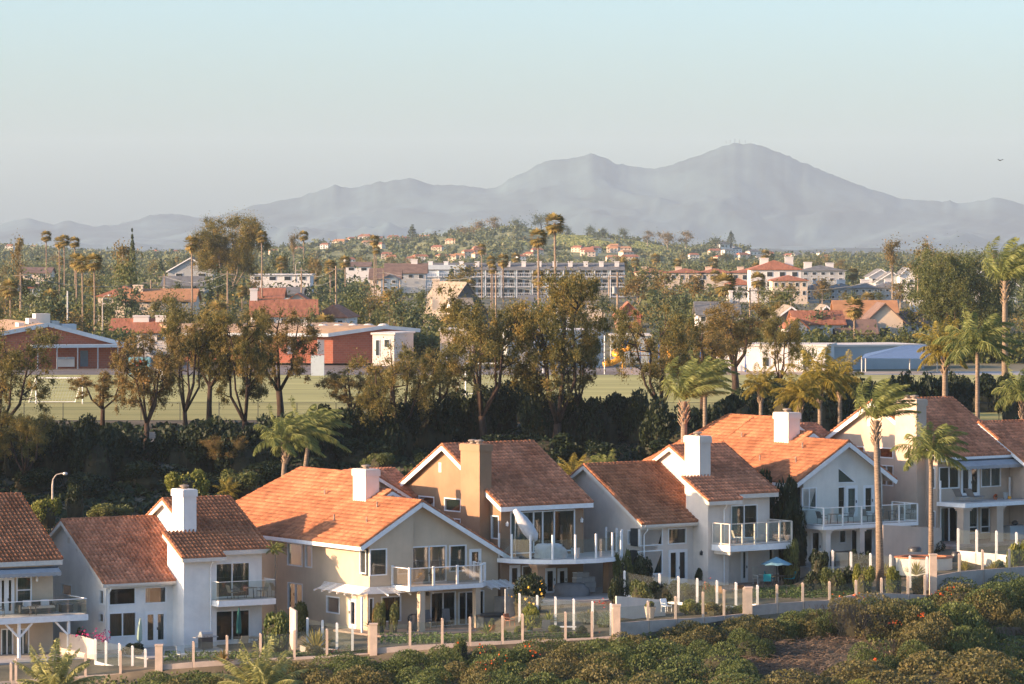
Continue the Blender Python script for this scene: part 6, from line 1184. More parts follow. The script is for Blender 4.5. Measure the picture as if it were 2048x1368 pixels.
# long red roofs
for i, (px, w) in enumerate([(1272, 66), (1338, 70), (1400, 64), (1462, 72)]): GH(px, 566, 1130, w, 20, 8, 13, 0, M_CWALL, M_REDR, 'cream wing with red hipped roof, %s of the four right of the blue apartments' % ORD[i], wins=(4, 1), hip=True, chim=[(.3, .5, 1.8, .4)])
GH(1455, 600, 980, 48, 30, 12, 10, 0, M_WWALL, M_REDR, 'white balconied house under a red roof behind the shaggy fan palm', wins=(3, 2), hip=True)
GH(1502, 580, 950, 100, 40, 18, 14, 0, M_WWALL, M_REDR, 'large white house with red roofs on the right-hand rise', wins=(4, 2), hip=True, chim=[(.3, .5, 2, .5), (.8, .5, 2, .8)]); GH(1545, 596, 920, 70, 34, 10, 12, 0, M_CWALL, M_REDR, 'cream apartment with carports below the large white house', wins=(5, 2), hip=True)
GH(1602, 566, 1020, 88, 24, 10, 14, 0, M_GWALL, M_GRYR, 'grey house with hipped roof on the right-hand rise', wins=(5, 2), hip=True, chim=[(.2, .5, 2, .8), (.7, .5, 2, .6)])
for i in range(4): GH(1612 + i * 48, 603 - i * 2, 960, 50, 24 - i, 10, 12, 0, M_GWALL, M_GRYR, 'shaded grey townhouse, %s of four in the right-hand terrace' % ORD[i], wins=(4, 2), hip=True, chim=[(.5, .4, 2, .8)])
for i, (px, py, w, h, r) in enumerate([(1738, 575, 48, 22, 14), (1752, 590, 64, 26, 20), (1800, 580, 30, 30, 14), (1842, 590, 44, 30, 16), (1935, 592, 60, 30, 20), (1975, 600, 60, 30, 24)]): GH(px, py, 1010 - i * 8, w, h, r, 12, 0, M_WWALL if i % 2 == 0 else M_BLUEG, M_GRYR, 'pale gabled townhouse on the right skyline, %s from the left' % ORD[i], axis='y', wins=(2, 1), trim=M_TRIM)
# near right cluster
GH(1396, 668, 600, 82, 38, 24, 11, 0, M_WWALL, M_GRYR, 'white clapboard house with grey roof and outside stairs', wins=(4, 2), chim=[(.85, .5, .5, 1.6)]); GH(1420, 672, 585, 66, 22, 12, 6, 0, M_CWALL, M_TANR, 'lean-to porch in front of the white clapboard house', wins=(3, 1))
GH(1540, 690, 585, 86, 44, 32, 16, 0, M_TANR, M_TANR, 'tan shingled gable with white barge boards, left one of a pair', axis='y', wins=(2, 1), trim=M_TRIM); GH(1624, 672, 610, 58, 34, 26, 12, 0, M_TANR, M_TANR, 'tan shingled gable with white barge boards, right one of a pair', axis='y', wins=(1, 1), trim=M_TRIM)
GH(1592, 690, 575, 96, 42, 24, 9, 3, M_WWALL, M_REDR, 'small white house with sunlit red tile roof', wins=(3, 1)); GH(1574, 690, 570, 40, 36, 16, 7, 3, M_WWALL, M_REDR, 'little white gabled porch left of the red tile roof', axis='y', wins=(1, 1))
GH(1676, 684, 590, 122, 30, 50, 14, 0, M_CWALL, M_ORR, 'broad smooth orange roof of the cream house', wins=(0, 0)); GH(1734, 690, 580, 72, 48, 34, 12, 0, M_CWALL, M_BRNR, 'tall cream gable with one small window', axis='y', wins=(1, 1)); GH(1676, 692, 574, 76, 26, 24, 8, 0, M_CWALL, M_BRNR, 'cream garage wing with brown roof', axis='x', wins=(1, 1)); GH(1790, 688, 592, 76, 40, 22, 12, 0, M_WWALL, M_BRNR, 'brown-roofed white house behind the big pole', wins=(3, 2), chim=[(.7, .5, 2.2, 1.6)])
GH(1074, 668, 630, 66, 36, 24, 10, 0, M_WWALL, M_REDR, 'white house glimpsed behind the tallest eucalyptus', axis='y', wins=(2, 1)); GH(1150, 625, 720, 60, 20, 22, 11, 0, M_CWALL, M_TANR, 'tan roof beyond the tallest eucalyptus', wins=(2, 1)); GH(1232, 650, 680, 50, 20, 24, 10, 0, M_BRICK, M_REDR, 'dark red barn-like house behind the white-limbed gums', axis='y', wins=(1, 1)); GH(1040, 620, 760, 50, 14, 14, 10, 0, M_GWALL, M_GRYR, 'slate roof left of the tallest eucalyptus', wins=(2, 1)); GH(1120, 580, 1010, 60, 14, 10, 10, 0, M_GWALL, M_GRYR, 'dark low roof under the blue apartments', wins=(2, 1)); GH(40, 560, 950, 60, 14, 10, 10, 0, M_CWALL, M_BRNR, 'low tan house at the far left among the palms', wins=(2, 1)); GH(690, 545, 1150, 50, 12, 8, 10, 0, M_WWALL, M_BRNR, 'small white house left of the brown roofs', wins=(2, 1))
# far hillside houses
rg = random.Random(12); FHR = []
FH = [(640, 498, 26), (664, 492, 34), (700, 484, 30), (716, 476, 40), (752, 480, 26), (775, 476, 34), (806, 482, 28), (830, 480, 30), (745, 497, 24), (852, 470, 22), (726, 492, 22), (1046, 518, 30), (1066, 510, 26), (1160, 512, 40), (1186, 506, 28), (1420, 512, 34), (1440, 504, 44), (1465, 508, 28), (1480, 520, 34), (1500, 516, 36), (1512, 524, 30), (1526, 516, 30), (1380, 520, 24), (812, 528, 22), (836, 524, 28), (880, 522, 20), (905, 520, 24), (950, 518, 18), (690, 530, 26), (770, 524, 18), (10, 500, 22), (30, 494, 18), (60, 497, 24), (1566, 518, 26), (1590, 520, 30), (1612, 516, 24), (1640, 522, 22), (300, 500, 24), (340, 504, 20), (540, 510, 20), (585, 505, 22), (1215, 500, 20), (1240, 505, 24)]
_r = random.Random(31)
for _i in range(26):
    a_ = _r.choice([(640, 900, 478, 530), (1400, 1640, 496, 532), (1130, 1260, 500, 524), (900, 1040, 505, 530)]); FH.append((_r.uniform(a_[0], a_[1]), _r.uniform(a_[2], a_[3]), _r.uniform(18, 30)))
# shared meshes for the far houses
def far_house(kw, kr, w, h, r, d):
    t = empty('far_house', (0, 0, 0)); MB().box(0, w, 0, d, -6, h).build('wall', kw, t); b = MB(); deckslab(None, [(-.6, -.6, h), (w + .6, -.6, h), (w - 2, d / 2, h + r), (2, d / 2, h + r)], .2, b); deckslab(None, [(w + .6, d + .6, h), (-.6, d + .6, h), (2, d / 2, h + r), (w - 2, d / 2, h + r)], .2, b); b.add([(-.6, -.6, h), (-.6, d + .6, h), (2, d / 2, h + r)], [(0, 2, 1)]); b.add([(w + .6, -.6, h), (w + .6, d + .6, h), (w - 2, d / 2, h + r)], [(0, 1, 2)]); b.build('roof', kr, t)
    for i in range(3):
        for f in range(2): MB().box(w * (i + .3) / 3, w * (i + .3) / 3 + 1.6, -.1, -.001, 1 + f * h / 2, 2.3 + f * h / 2).build('window', M_DKW, t)
    return t
FHT = [far_house(M_CWALL, M_REDR, 14, 6, 2.5, 12), far_house(M_WWALL, M_REDR, 12, 6.5, 2.2, 12), far_house(M_WWALL, M_GRYR, 13, 7, 2, 12), far_house(M_CWALL, M_ORR, 15, 5.5, 2.5, 12)]
for i, (px, py, w) in enumerate(FH):
    p = hit(px, py, 1500, 3300); FHR.append((px, p.y, w)); s_ = FP / p.y; k = (2 if px > 1400 and i % 3 else (1 if px < 100 else rg.choice([0, 0, 3, 1]))); q = w / s_ / 14
    dup(FHT[k], p, rg.uniform(-.5, .5), max(.5, min(2.6, q * .72)), '%s hillside house, %s listed from the crest downward' % (['cream red-roofed', 'white red-roofed', 'white grey-roofed', 'cream orange-roofed'][k], ORD[i]), 'distant houses on the hillsides')
for t in FHT:
    for c in list(t.children): bpy.data.objects.remove(c)
    bpy.data.objects.remove(t)
# ---- far tree kinds: each one mesh
def blobtree(seed, H, W, n, leaf, cone=False, tr=.12, lift=.25):
    rng = np.random.default_rng(seed); cs = []; rs = []
    for i in range(9 if not cone else 10):
        if cone: t = i / 9; cs.append((rng.normal() * .1, rng.normal() * .1, H * (lift + (1 - lift) * t))); rs.append(W * .5 * (1.05 - t) + .1)
        else: a = rng.uniform(0, 6.28); r = W * .5 * rng.uniform(0, .68); cs.append((r * math.cos(a), r * math.sin(a), H * rng.uniform(lift + .15, .88))); rs.append(W * rng.uniform(.17, .28))
    mb = MB(); mb.tube([(0, 0, -1), (.1, 0, H * .5), (0, 0, H * .8)], [H * .025, H * .018, H * .006], 5)
    for c in cs[:4]: mb.tube([(0, 0, H * .3), (c[0] * .8, c[1] * .8, c[2])], [H * .01, .03], 4)
    return mb, clusters(cs, rs, n / len(cs), leaf, rng, (1, 1, .9), .2, .7, .5, soft=not cone)
def fan_palm(seed, H, r=.2, skirt=True, R_=1.7, n=40, wind=.3):
    rng = np.random.default_rng(seed); mb = MB(); mb.tube([(0, 0, -26), (.1, 0, H * .5), (0, 0, H)], [r * 1.2, r * .8, r * .7], 6); V = []; Fq = []; T = []
    for i in range(n):
        az = 2.4 * i; el = -1.35 + 2.6 * i / n if skirt else -1.0 + 2.3 * i / n; d = np.array([math.cos(az) * math.cos(el) + wind, math.sin(az) * math.cos(el), math.sin(el)]); d /= np.linalg.norm(d); st = d * R_ * .45; c = np.array([0, 0, H]) + st
        sv = np.cross(d, [0, 0, 1]); sv /= np.linalg.norm(sv) + 1e-6; up = np.cross(sv, d)
        for k in range(7):
            a = (k - 3) * .42; l = d * math.cos(a) + sv * math.sin(a) * 1.0; e = c + l * R_ * .62 * rng.uniform(.8, 1.1) + np.array([0, 0, -.12 * R_]); wv = np.cross(l, up) * .1 * R_; b = len(V); V += [c, (c + e) / 2 + wv, e, (c + e) / 2 - wv]; Fq.append((b, b + 1, b + 2, b + 3)); T.append(float(np.clip(rng.normal(.35 if el < -.3 else .6, .2), 0, 1)) if el > -.5 else .95)
    return mb, (np.array(V), np.array(Fq), np.array(T))
FT = {'round': [joined(*blobtree(300 + i, 9, 9, 1500, .46), M_BARK, L_FAR, 'tree') for i in range(4)], 'olive': [joined(*blobtree(310 + i, 8, 9, 1500, .42), M_BARK, L_MID, 'tree') for i in range(3)],
      'rust': [joined(*blobtree(320 + i, 11, 8, 1500, .42), M_BARKP, L_RUST, 'tree') for i in range(3)], 'gold': [joined(*blobtree(325 + i, 9, 8, 1500, .40), M_BARKP, L_EUC, 'tree') for i in range(3)], 'cone': [joined(*blobtree(330 + i, 14, 5, 1200, .5, True), M_BARK, L_FAR, 'tree') for i in range(2)],
      'gum': [joined(*blobtree(340 + i, 18, 10, 2000, .5, lift=.35), M_BARKP, L_RUST, 'tree') for i in range(2)], 'fan': [joined(*fan_palm(350 + i, 11, skirt=bool(i % 2)), M_PALMT, L_FAN, 'palm') for i in range(3)]}
FTH = {'round': 9, 'olive': 8, 'rust': 11, 'gold': 9, 'cone': 14, 'gum': 18, 'fan': 12.2}; FTW = {'round': 9, 'olive': 9, 'rust': 8, 'gold': 8, 'cone': 5, 'gum': 10, 'fan': 2.9}
NM = {'round': ('broadleaf_tree', 'tree'), 'olive': ('olive_tree', 'tree'), 'rust': ('rusty_tree', 'tree'), 'gold': ('golden_tree', 'tree'), 'cone': ('conifer_tree', 'tree'), 'gum': ('gum_tree', 'tree'), 'fan': ('fan_palm', 'palm tree')}
def ftree(kind, px, pyt, Y, wpx, label, group, pyb=None, k=None):
    """a tree whose top reaches the photo pixel"""
    top = P(px, pyt, Y); g = ground(top.x, Y); h = max(2.0, top.z - g) if pyb is None else (pyb - pyt) * Y / FP
    if pyb is not None: g = top.z - h
    o = bpy.data.objects.new(NM[kind][0], random.choice(FT[kind]) if k is None else FT[kind][k % len(FT[kind])]); link(o); o.location = (top.x, Y, g); w = wpx * Y / FP / FTW[kind]; o.scale = (w, w, h / FTH[kind]); o.rotation_euler = (0, 0, random.uniform(0, 6.28) if kind != 'fan' else 0)
    if kind == 'fan': w = max(w, .45); o.scale = (w, w, w); o.location.z = top.z - 12.2 * w
    return tag(o, label, NM[kind][1], group)
# named ones
big = mk_tree('gum_tree', *limb_tree(500, 22, 17, fork=.12, nl=7, leaf=.36, per=260, droop=.6, r0=.5, sub=8, crown0=.12, extra=6, cr=.15), M_BARKP, L_EUC, 'largest golden-brown gum tree of the town, left of centre', group='notable trees of the town'); big.location = P(463, 600, 800); big.scale = (.76, .76, .72)
cyp = mk_tree('pine_tree', *limb_tree(501, 15, 14, fork=.1, nl=7, leaf=.32, per=210, droop=.2, r0=.4, sub=9, crown0=.1, extra=6, cr=.15), M_BARK, L_MID, 'big feathery olive pine at the right, beside the tall pole', group='notable trees of the town'); cyp.location = P(1925, 705, 560); cyp.scale = (.82, .82, .88)
for px, pt, Y, w, kd, lab in [(1785, 471, 950, 54, 'gum', 'tall rounded gum on the right skyline, left of a pair'), (1848, 474, 940, 84, 'gum', 'wide-topped gum on the right skyline beside the pole'), (1890, 500, 900, 70, 'gum', 'lower gum right of the wide-topped one'), (38, 468, 760, 40, 'rust', 'dark bushy tree among the left palms'), (265, 460, 800, 26, 'cone', 'pointed conifer above the bare brown tree at left'), (245, 478, 820, 80, 'rust', 'bare brownish tree around the pointed conifer'), (262, 520, 720, 90, 'olive', 'dense dark-green rounded tree left of the grey gable'),
  (560, 500, 1000, 56, 'round', 'dark tree clump right of the big gum, left one'), (610, 504, 980, 50, 'round', 'dark tree clump right of the big gum, right one'), (632, 508, 930, 40, 'rust', 'slim brown tree right of the dark clumps'), (588, 460, 1500, 28, 'gum', 'small distant gum standing on the skyline'), (1082, 427, 3150, 42, 'round', 'round dark tree alone on the hill crest behind the twin palms'), (1035, 434, 3150, 44, 'round', 'dark tree on the hill crest left of the round one'), (990, 432, 3100, 40, 'gum', 'brown gum on the hill crest'), (958, 440, 3050, 46, 'gum', 'broad brown gum on the hill shoulder'), (928, 452, 3000, 34, 'gum', 'brown gum lower on the hill shoulder'), (825, 450, 3100, 36, 'cone', 'pointed dark tree above the hillside houses'),
  (1135, 449, 3150, 22, 'round', 'small crest tree right of the tall palm'), (1180, 452, 3150, 28, 'round', 'pair of low crest trees, left'), (1205, 456, 3150, 22, 'round', 'pair of low crest trees, right'), (1250, 455, 3050, 26, 'round', 'crest tree above the yellow meadow'), (1295, 460, 2900, 30, 'gum', 'grey-brown tree right of the meadow'), (1335, 462, 2800, 44, 'gum', 'grey-brown leafless-looking tree mass, left'), (1372, 460, 2800, 40, 'gum', 'grey-brown leafless-looking tree mass, right'), (1462, 462, 2700, 20, 'cone', 'slim dark conifer above the white hillside houses'), (1430, 470, 2700, 50, 'round', 'dark tree dome above the white hillside houses'),
  (1275, 545, 720, 84, 'rust', 'white-limbed gum with rusty crown, left of three'), (1330, 540, 740, 84, 'rust', 'white-limbed gum with rusty crown, middle of three'), (1390, 545, 760, 80, 'rust', 'white-limbed gum with rusty crown, right of three'), (1560, 580, 700, 62, 'rust', 'rounded brown tree left of the shingled gables'), (720, 590, 620, 90, 'olive', 'broad green tree right of the red tile wing'), (790, 580, 630, 90, 'olive', 'tall green tree in the middle of the hedge-like clump'), (845, 592, 640, 70, 'olive', 'dark green tree left of the pale chimney'), (800, 612, 590, 56, 'rust', 'leafless reddish-brown bush behind the skylights'), (880, 622, 575, 110, 'olive', 'light green spreading tree above the pinkish block'),
  (600, 640, 575, 60, 'gold', 'golden shrub before the red tile roof'), (420, 600, 620, 110, 'gold', 'golden-green tree left of the white chimney'), (345, 575, 640, 70, 'gold', 'golden tree right of the orange roof'), (1610, 692, 505, 62, 'olive', 'bright green small tree in front of the white classroom', ), (2000, 590, 600, 110, 'round', 'dark green tree mass at the right edge'), (2050, 560, 640, 120, 'round', 'dark broad tree at the far right edge'), (1815, 650, 560, 60, 'olive', 'scrubby tree right of the cream gable'), (1860, 665, 545, 50, 'olive', 'rounded green shrub tree near the blue canopy')]: ftree(kd, px, pt, Y, w, lab, 'notable trees of the town', pyb=754 if px == 1610 else None) if Y < 2600 else ftree('rust' if kd == 'gum' else kd, px, pt, Y, w * 1.15, lab, 'notable trees of the town', pyb=pt + w * (1.6 if kd == 'cone' else 1.0))
FP_ = [(383, 472, 640, 34), (523, 462, 760, 26), (607, 462, 1000, 22), (748, 470, 900, 24), (752, 492, 860, 18), (1076, 458, 640, 40), (1109, 428, 560, 44), (92, 462, 840, 24), (118, 474, 830, 24), (128, 470, 810, 26), (149, 474, 820, 24), (152, 506, 640, 34), (164, 512, 610, 36), (188, 508, 600, 38), (1006, 508, 820, 28), (982, 512, 850, 22), (963, 488, 1050, 22), (1450, 548, 640, 50), (1516, 545, 760, 34), (1530, 500, 1200, 22), (985, 530, 800, 20), (1735, 585, 760, 34), (40, 476, 900, 16), (1245, 520, 1150, 22), (1425, 515, 1200, 26), (1355, 518, 1200, 20), (1270, 516, 1250, 20), (660, 520, 900, 30), (690, 512, 860, 26), (102, 580, 640, 40), (20, 560, 640, 40), (940, 560, 800, 24), (650, 628, 590, 50)]
for i, (px, pt, Y, w) in enumerate(sorted(FP_)): ftree('fan', px, pt, Y, w, 'fan palm with %s trunk in the town, %s from the left' % ('thin' if w < 30 else 'sturdy', ORD[i]), 'fan palms in the town', k=i)
for i, (px, pt, Y, w, kd) in enumerate([(1528, 560, 900, 46, 'olive'), (1582, 566, 880, 50, 'rust'), (1478, 572, 900, 44, 'round'), (1640, 580, 880, 50, 'olive'), (1690, 584, 890, 40, 'gold'), (870, 566, 930, 40, 'gold'), (925, 572, 950, 36, 'olive'), (800, 568, 880, 44, 'olive'), (735, 566, 880, 40, 'rust'), (545, 566, 840, 50, 'olive'), (360, 560, 820, 40, 'olive'), (215, 590, 660, 60, 'olive'), (310, 588, 640, 50, 'gold'), (630, 612, 600, 50, 'olive'), (1310, 560, 1000, 60, 'rust'), (1370, 565, 960, 60, 'gold'), (1430, 570, 930, 50, 'olive'), (1760, 584, 900, 50, 'olive')]):
    ftree(kd, px, pt, Y, w, '%s tree masking a house front, %s of such trees' % ({'olive': 'olive', 'rust': 'rusty', 'round': 'dark', 'gold': 'golden'}[kd], ORD[i]), 'trees in front of the mid-town houses')
# random tree cover
rg = random.Random(99); G_ = 'trees filling the town'; cnt = 0; tries = 0
LM = [(60, 560, 'the brick school hall'), (280, 590, 'the arched white porch'), (250, 690, 'the solar-panelled house'), (380, 900, 'the grey gable'), (463, 800, 'the largest gum tree'), (560, 600, 'the long red tile roof'), (560, 900, 'the flat white building'), (720, 560, 'the brick classrooms'), (800, 980, 'the long brown roof'), (940, 655, 'the steep shingle roof'), (900, 540, 'the pinkish block'), (900, 1110, 'the blue apartments left end'), (1150, 1110, 'the blue apartments right end'), (1110, 640, 'the tallest eucalyptus'), (1270, 560, 'the playground'), (1320, 740, 'the white-limbed gums'), (1400, 1130, 'the four red hipped roofs'), (1440, 600, 'the clapboard house'), (1560, 950, 'the large white house'), (1600, 590, 'the shingled gables'), (1700, 960, 'the grey terrace'), (1760, 590, 'the cream gable'), (1850, 1000, 'the pale gabled townhouses'), (1930, 560, 'the feathery olive pine'), (2020, 620, 'the right edge tree mass'), (1560, 1700, 'the far right-hand rooftops'), (1200, 1700, 'the meadow hill foot'), (800, 1700, 'the built-up hill foot'), (400, 1700, 'the distant left houses'), (60, 1700, 'the far left skyline')]
def near_(px, Y):
    a = min(LM, key=lambda l: abs(l[0] - px) + abs(l[1] - Y) * .35); dx = px - a[0]; dy = Y - a[1]
    sx = (' and farther back' if dy > 60 and abs(dx) > 35 else ' and nearer' if dy < -60 and abs(dx) > 35 else '')
    return ('left of ' if dx < -35 else 'right of ' if dx > 35 else 'behind ' if dy > 0 else 'in front of ') + a[2] + sx
def clear(px, yt, Y, w):
    for x0, x1, a, b, Yh in MASK:
        if Y < Yh and px + w * .45 > x0 and px - w * .45 < x1 and yt < b: return False
    return True
while cnt < 290 and tries < 6000:
    tries += 1; u = rg.random(); Y = 562 + 1650 * u ** 2.0; px = rg.uniform(-30, 2080); kd = rg.choices(['round', 'olive', 'rust', 'gold', 'cone', 'gum', 'fan'], [5, 5, 2.5, 3.5, .5, .6, 1.4])[0]
    h = rg.uniform(4.5, 9.5) * {'fan': 1.25, 'gum': 1.5, 'cone': 1.2}.get(kd, 1); w = h * rg.uniform(.8, 1.25) * {'fan': .33, 'gum': .6, 'cone': .45}.get(kd, 1); s_ = FP / Y; p = at(px, Y); yt = HY + (CZ - p.z - h) * s_
    if not clear(px, yt, Y, w * s_) and rg.random() < .8: continue
    if Y < 600 and yt > 690: continue
    ftree(kd, px, yt, Y, w * s_, '%s %s %s' % ('tall' if h > 8.5 else 'low' if h < 6 else 'medium', {'round': 'dark green leafy tree', 'olive': 'olive green tree', 'rust': 'rusty brown tree', 'gold': 'golden green tree', 'cone': 'dark conifer', 'gum': 'tall brown gum', 'fan': 'shaggy fan palm'}[kd], near_(px, Y)), G_); cnt += 1
# distant woods as masses
def wood(name, pts, size, ml, label, seed, per=26, hh=7, ww=5.5):
    r = np.random.default_rng(seed); cs = []; rs = []
    for px, Y in pts:
        p = at(px, Y); h = hh * r.uniform(.6, 1.3)
        for k in range(2): cs.append((p.x + r.normal() * 1.2, p.y, p.z + h * (.35 + .35 * k))); rs.append(ww * r.uniform(.4, .75))
    o = bpy.data.objects.new(name, npmesh(name, *clusters(cs, rs, per, size, r, (1, 1, .9), 0, .7, .4, soft=True), ml)); link(o); o['kind'] = 'stuff'; o['label'] = label
r_ = random.Random(5)
L_FARH = leafmat('far_wood_leaves', [(.06, .08, .036), (.12, .14, .055), (.24, .20, .095)], .25, .02)
def okfar(x, y):
    for px, py, w in FHR:
        if px - w * .7 < x < px + w * 1.3 and py - 110 < y < py + 5: return False
    return True
def mead(px, Y): return 1050 < px < 1330 and 2700 < Y < 3180
wood('hillside_wood', [(x, y) for x, y in [(r_.uniform(-60, 2120), r_.uniform(1900, 3350)) for _ in range(2600)] if not (mead(x, y) and r_.random() < .93) and okfar(x, y)], 2.0, L_FARH, 'scrub and woods covering the far hill', 1, 40, 3.2, 4.6)
L_TG = L_FARH
wood('town_greenery', [(x, y) for x, y in [(r_.uniform(-60, 2120), 700 + 1250 * r_.random() ** 1.3) for _ in range(1700)] if clear(x, HY + (CZ - at(x, y).z - 6.5) * FP / y, y, 6 * FP / y)], .8, L_FARH, 'mixed greenery between the far town roofs', 2, 60, 5, 5); wood('school_hedge', [(r_.choice([r_.uniform(1380, 2100), r_.uniform(840, 1060), r_.uniform(-50, 250)]), r_.uniform(553, 572)) for _ in range(420)], .55, L_MID, 'untrimmed hedges behind the school buildings', 3, 110, 3.4, 3.2)
wood('garden_greenery', [(x, y) for x, y in [(r_.uniform(-60, 2120), r_.uniform(590, 720)) for _ in range(520)] if clear(x, HY + (CZ - at(x, y).z - 3.5) * FP / y, y, 4 * FP / y)], .45, L_EUC, 'garden shrubs between the nearer town houses', 4, 40, 2.6, 3.6)
L_MUST = leafmat('mustard_meadow', [(.13, .16, .05), (.21, .23, .065), (.32, .31, .09)], .2, .02); r = np.random.default_rng(6); C = []
while len(C) < 16000:
    px = r.uniform(1040, 1345); Y = r.uniform(2650, 3190)
    if math.sin(px * .035 + Y * .004) + .6 * math.sin(px * .013 - Y * .012) > -.25: p = at(px, Y); C.append((p.x, p.y, p.z + .6))
C = np.array(C); o = bpy.data.objects.new('meadow', npmesh('meadow', *leafquads(C, 2.6, r, r.uniform(0, 1, len(C)), .8), L_MUST)); link(o); o['kind'] = 'stuff'; o['label'] = 'yellow-green mustard meadow on the hill'
# ---- utility poles and wires
def pole(px, pyt, pyb, Y, label, arms=1, tr=False):
    p = P(px, pyb, Y); h = (pyb - pyt) * Y / FP; t = empty('utility_pole', p, 0, label, 'pole', 'utility poles and wires'); MB().tube([(0, 0, -6), (0, 0, h)], [.2, .13], 7).build('pole', mat('pole_wood', (.36, .26, .18), rough=.9, var=.2, scale=1, stretch=(4, 4, .3)), t)
    for i in range(arms): MB().box(-1.3, 1.3, -.15, -.05, h - .6 - i * 1.1, h - .45 - i * 1.1).build('crossarm', M_BARKP, t)
    if tr: MB().cyl(-.5, 0, h - 3.2, h - 2.2, .28, n=10).build('transformer', M_STEEL, t)
    return Vector((p.x, p.y, p.z + h - .45))
PL = [pole(41, 545, 600, 690, 'wooden pole with transformer at the far left', 1, True), pole(302, 560, 592, 700, 'short pole above the orange roof', 1), pole(329, 548, 586, 740, 'pole beside the grey gable', 1), pole(455, 542, 606, 690, 'pole in front of the big gum', 1), pole(603, 535, 590, 760, 'pole right of the big gum', 1), pole(672, 532, 618, 690, 'tall pole above the red tile wing', 1), pole(767, 540, 588, 760, 'pale pole in the centre-left town', 2), pole(992, 542, 606, 700, 'pole right of the steep shingle house', 1), pole(1235, 544, 690, 600, 'tall pole behind the yellow slide, with transformer', 1, True), pole(1218, 552, 580, 800, 'short pole beside the tall one', 1), pole(1836, 534, 655, 620, 'thick wooden pole right of the cream gable', 1), pole(1500, 575, 630, 640, 'slim pole left of the shingled gables', 1)]
M_WIRE = mat('wire_grey', (.25, .26, .26)); nsp = -1
for a, b in zip(PL, PL[1:]):
    if (a - b).length > 420 or abs(a.y - b.y) > 160: continue
    nsp += 1
    for dz, dx in ((0, -1.1), (0, 0), (0, 1.1), (-1.6, 0)):
        pts = [a.lerp(b, i / 8) + Vector((0, dx * .5, dz - 1.3 * math.sin(math.pi * i / 8))) for i in range(9)]; w = MB(); w.tube(pts, .02, 3, cap=False); o = w.build('overhead_wire', M_WIRE); tag(o, '%s wire of the %s sagging span between the town poles from the left' % (['left-hand upper', 'middle upper', 'right-hand upper', 'lower'][[-1.1, 0, 1.1, 5].index(dx) if dz == 0 else 3], ORD[nsp]), 'wire', 'overhead wires')
def lamp_post(px, pyt, pyb, Y, label, side=1, h2=None):
    p = P(px, pyb, Y); h = (pyb - pyt) * Y / FP; t = empty('street_lamp', p, 0, label, 'street lamp'); mb = MB(); mb.tube([(0, 0, -.5), (0, 0, h - .9)], [.12, .08], 8); mb.tube([(0, 0, h - .9), (.05, 0, h - .45), (.3 * side, 0, h - .12), (.75 * side, 0, h - .02)], [.08, .05, .04, .04], 6); mb.build('mast', mat('lamp_concrete', (.46, .40, .34), var=.08), t)
    b = MB(); b.lathe((.95 * side, 0, h - .16), [(0, .0), (0, .13), (.08, .2), (.2, .16), (.24, 0)], 10); b.build('lamp_head', M_STEEL, t)
lamp_post(105, 946, 1150, 303, 'curved-arm concrete street lamp rising behind the left roofs'); lamp_post(205, 590, 668, 560, 'distant curved-arm lamp above the brick hall'); lamp_post(591+0, 525, 560, 900, 'small distant street lamp left of the tall pole')
pp = MB().tube([(0, 0, -.3), (0, 0, 4.6)], .12, 6).build('steel_pole', M_STEEL); pp.location = P(135, 648, 560); tag(pp, 'plain grey pole rising behind the brick hall', 'pole')
# bird
b = MB(); b.tube([(-.25, 0, 0), (0, 0, .02), (.28, 0, 0)], [.02, .09, .015], 6); b.add([(0, -.1, .03), (.1, .1, .03), (.42, .1, .22), (.62, 0, .12)], [(0, 1, 2, 3)]); b.add([(0, -.1, .03), (.1, .1, .03), (-.28, .1, .25), (-.5, 0, .2)], [(0, 1, 2, 3)]); o = b.build('bird', M_METAL); o.location = P(2000, 321, 300); o.scale = (.45,) * 3; tag(o, 'small dark bird gliding in the sky at the right', 'bird')
# ------------------------------------------------------------------ furniture on patios, decks and balconies
M_WOOD = mat('teak_wood', (.34, .17, .08), rough=.7, var=.2, scale=3); M_TEAL = mat('teal_sling', (.02, .30, .36), rough=.7, var=.08); M_SLING = mat('grey_sling', (.17, .175, .18), rough=.8, var=.1); M_TAUPE = mat('taupe_sling', (.32, .27, .20), rough=.8, var=.1)
M_CLOTH = mat('white_cover_cloth', (.56, .56, .57), rough=.9, var=.08, scale=3, bump=.6, bscale=5); M_TERRA = mat('terracotta_pot', (.42, .16, .08), rough=.8, var=.12); M_TEALP = mat('teal_glaze', (.05, .22, .24), rough=.3, var=.1); M_UMB = mat('blue_parasol_cloth', (.17, .33, .40), rough=.8, var=.08); M_GREENC = mat('dark_green_cloth', (.02, .10, .09), rough=.85, var=.1); M_BOXW = mat('storage_box_plastic', (.50, .50, .50), rough=.5, var=.08); M_CUSH = mat('cream_cushion', (.50, .44, .36), rough=.9, var=.1)
def spot(H, px, v, w=0.0): return H.world(H.U(px, v), v, w)
def chair(p, rz, label, seat=M_SLING, frame=M_METAL, s=1.0, group='outdoor chairs', wide=.55, high=.95):
    t = empty('patio_chair', p, rz, label, 'chair', group, s); w = wide / 2
    MB().box(-w, w, -.25, .27, .42, .46).build('seat', seat, t); b = MB(); b.add([(-w, .25, .44), (w, .25, .44), (w, .42, high), (-w, .42, high), (-w, .28, .44), (w, .28, .44), (w, .45, high), (-w, .45, high)], [(0, 1, 2, 3), (4, 7, 6, 5), (3, 2, 6, 7), (0, 3, 7, 4), (1, 5, 6, 2)]); b.build('backrest', seat, t)
    for x in (-w, w):
        for y in (-.25, .27): MB().tube([(x, y, 0), (x, y, .44)], .018, 5).build('leg', frame, t)
        MB().tube([(x, -.25, .44), (x, -.25, .64), (x, .33, .66)], .018, 5).build('armrest', frame, t)
    return t
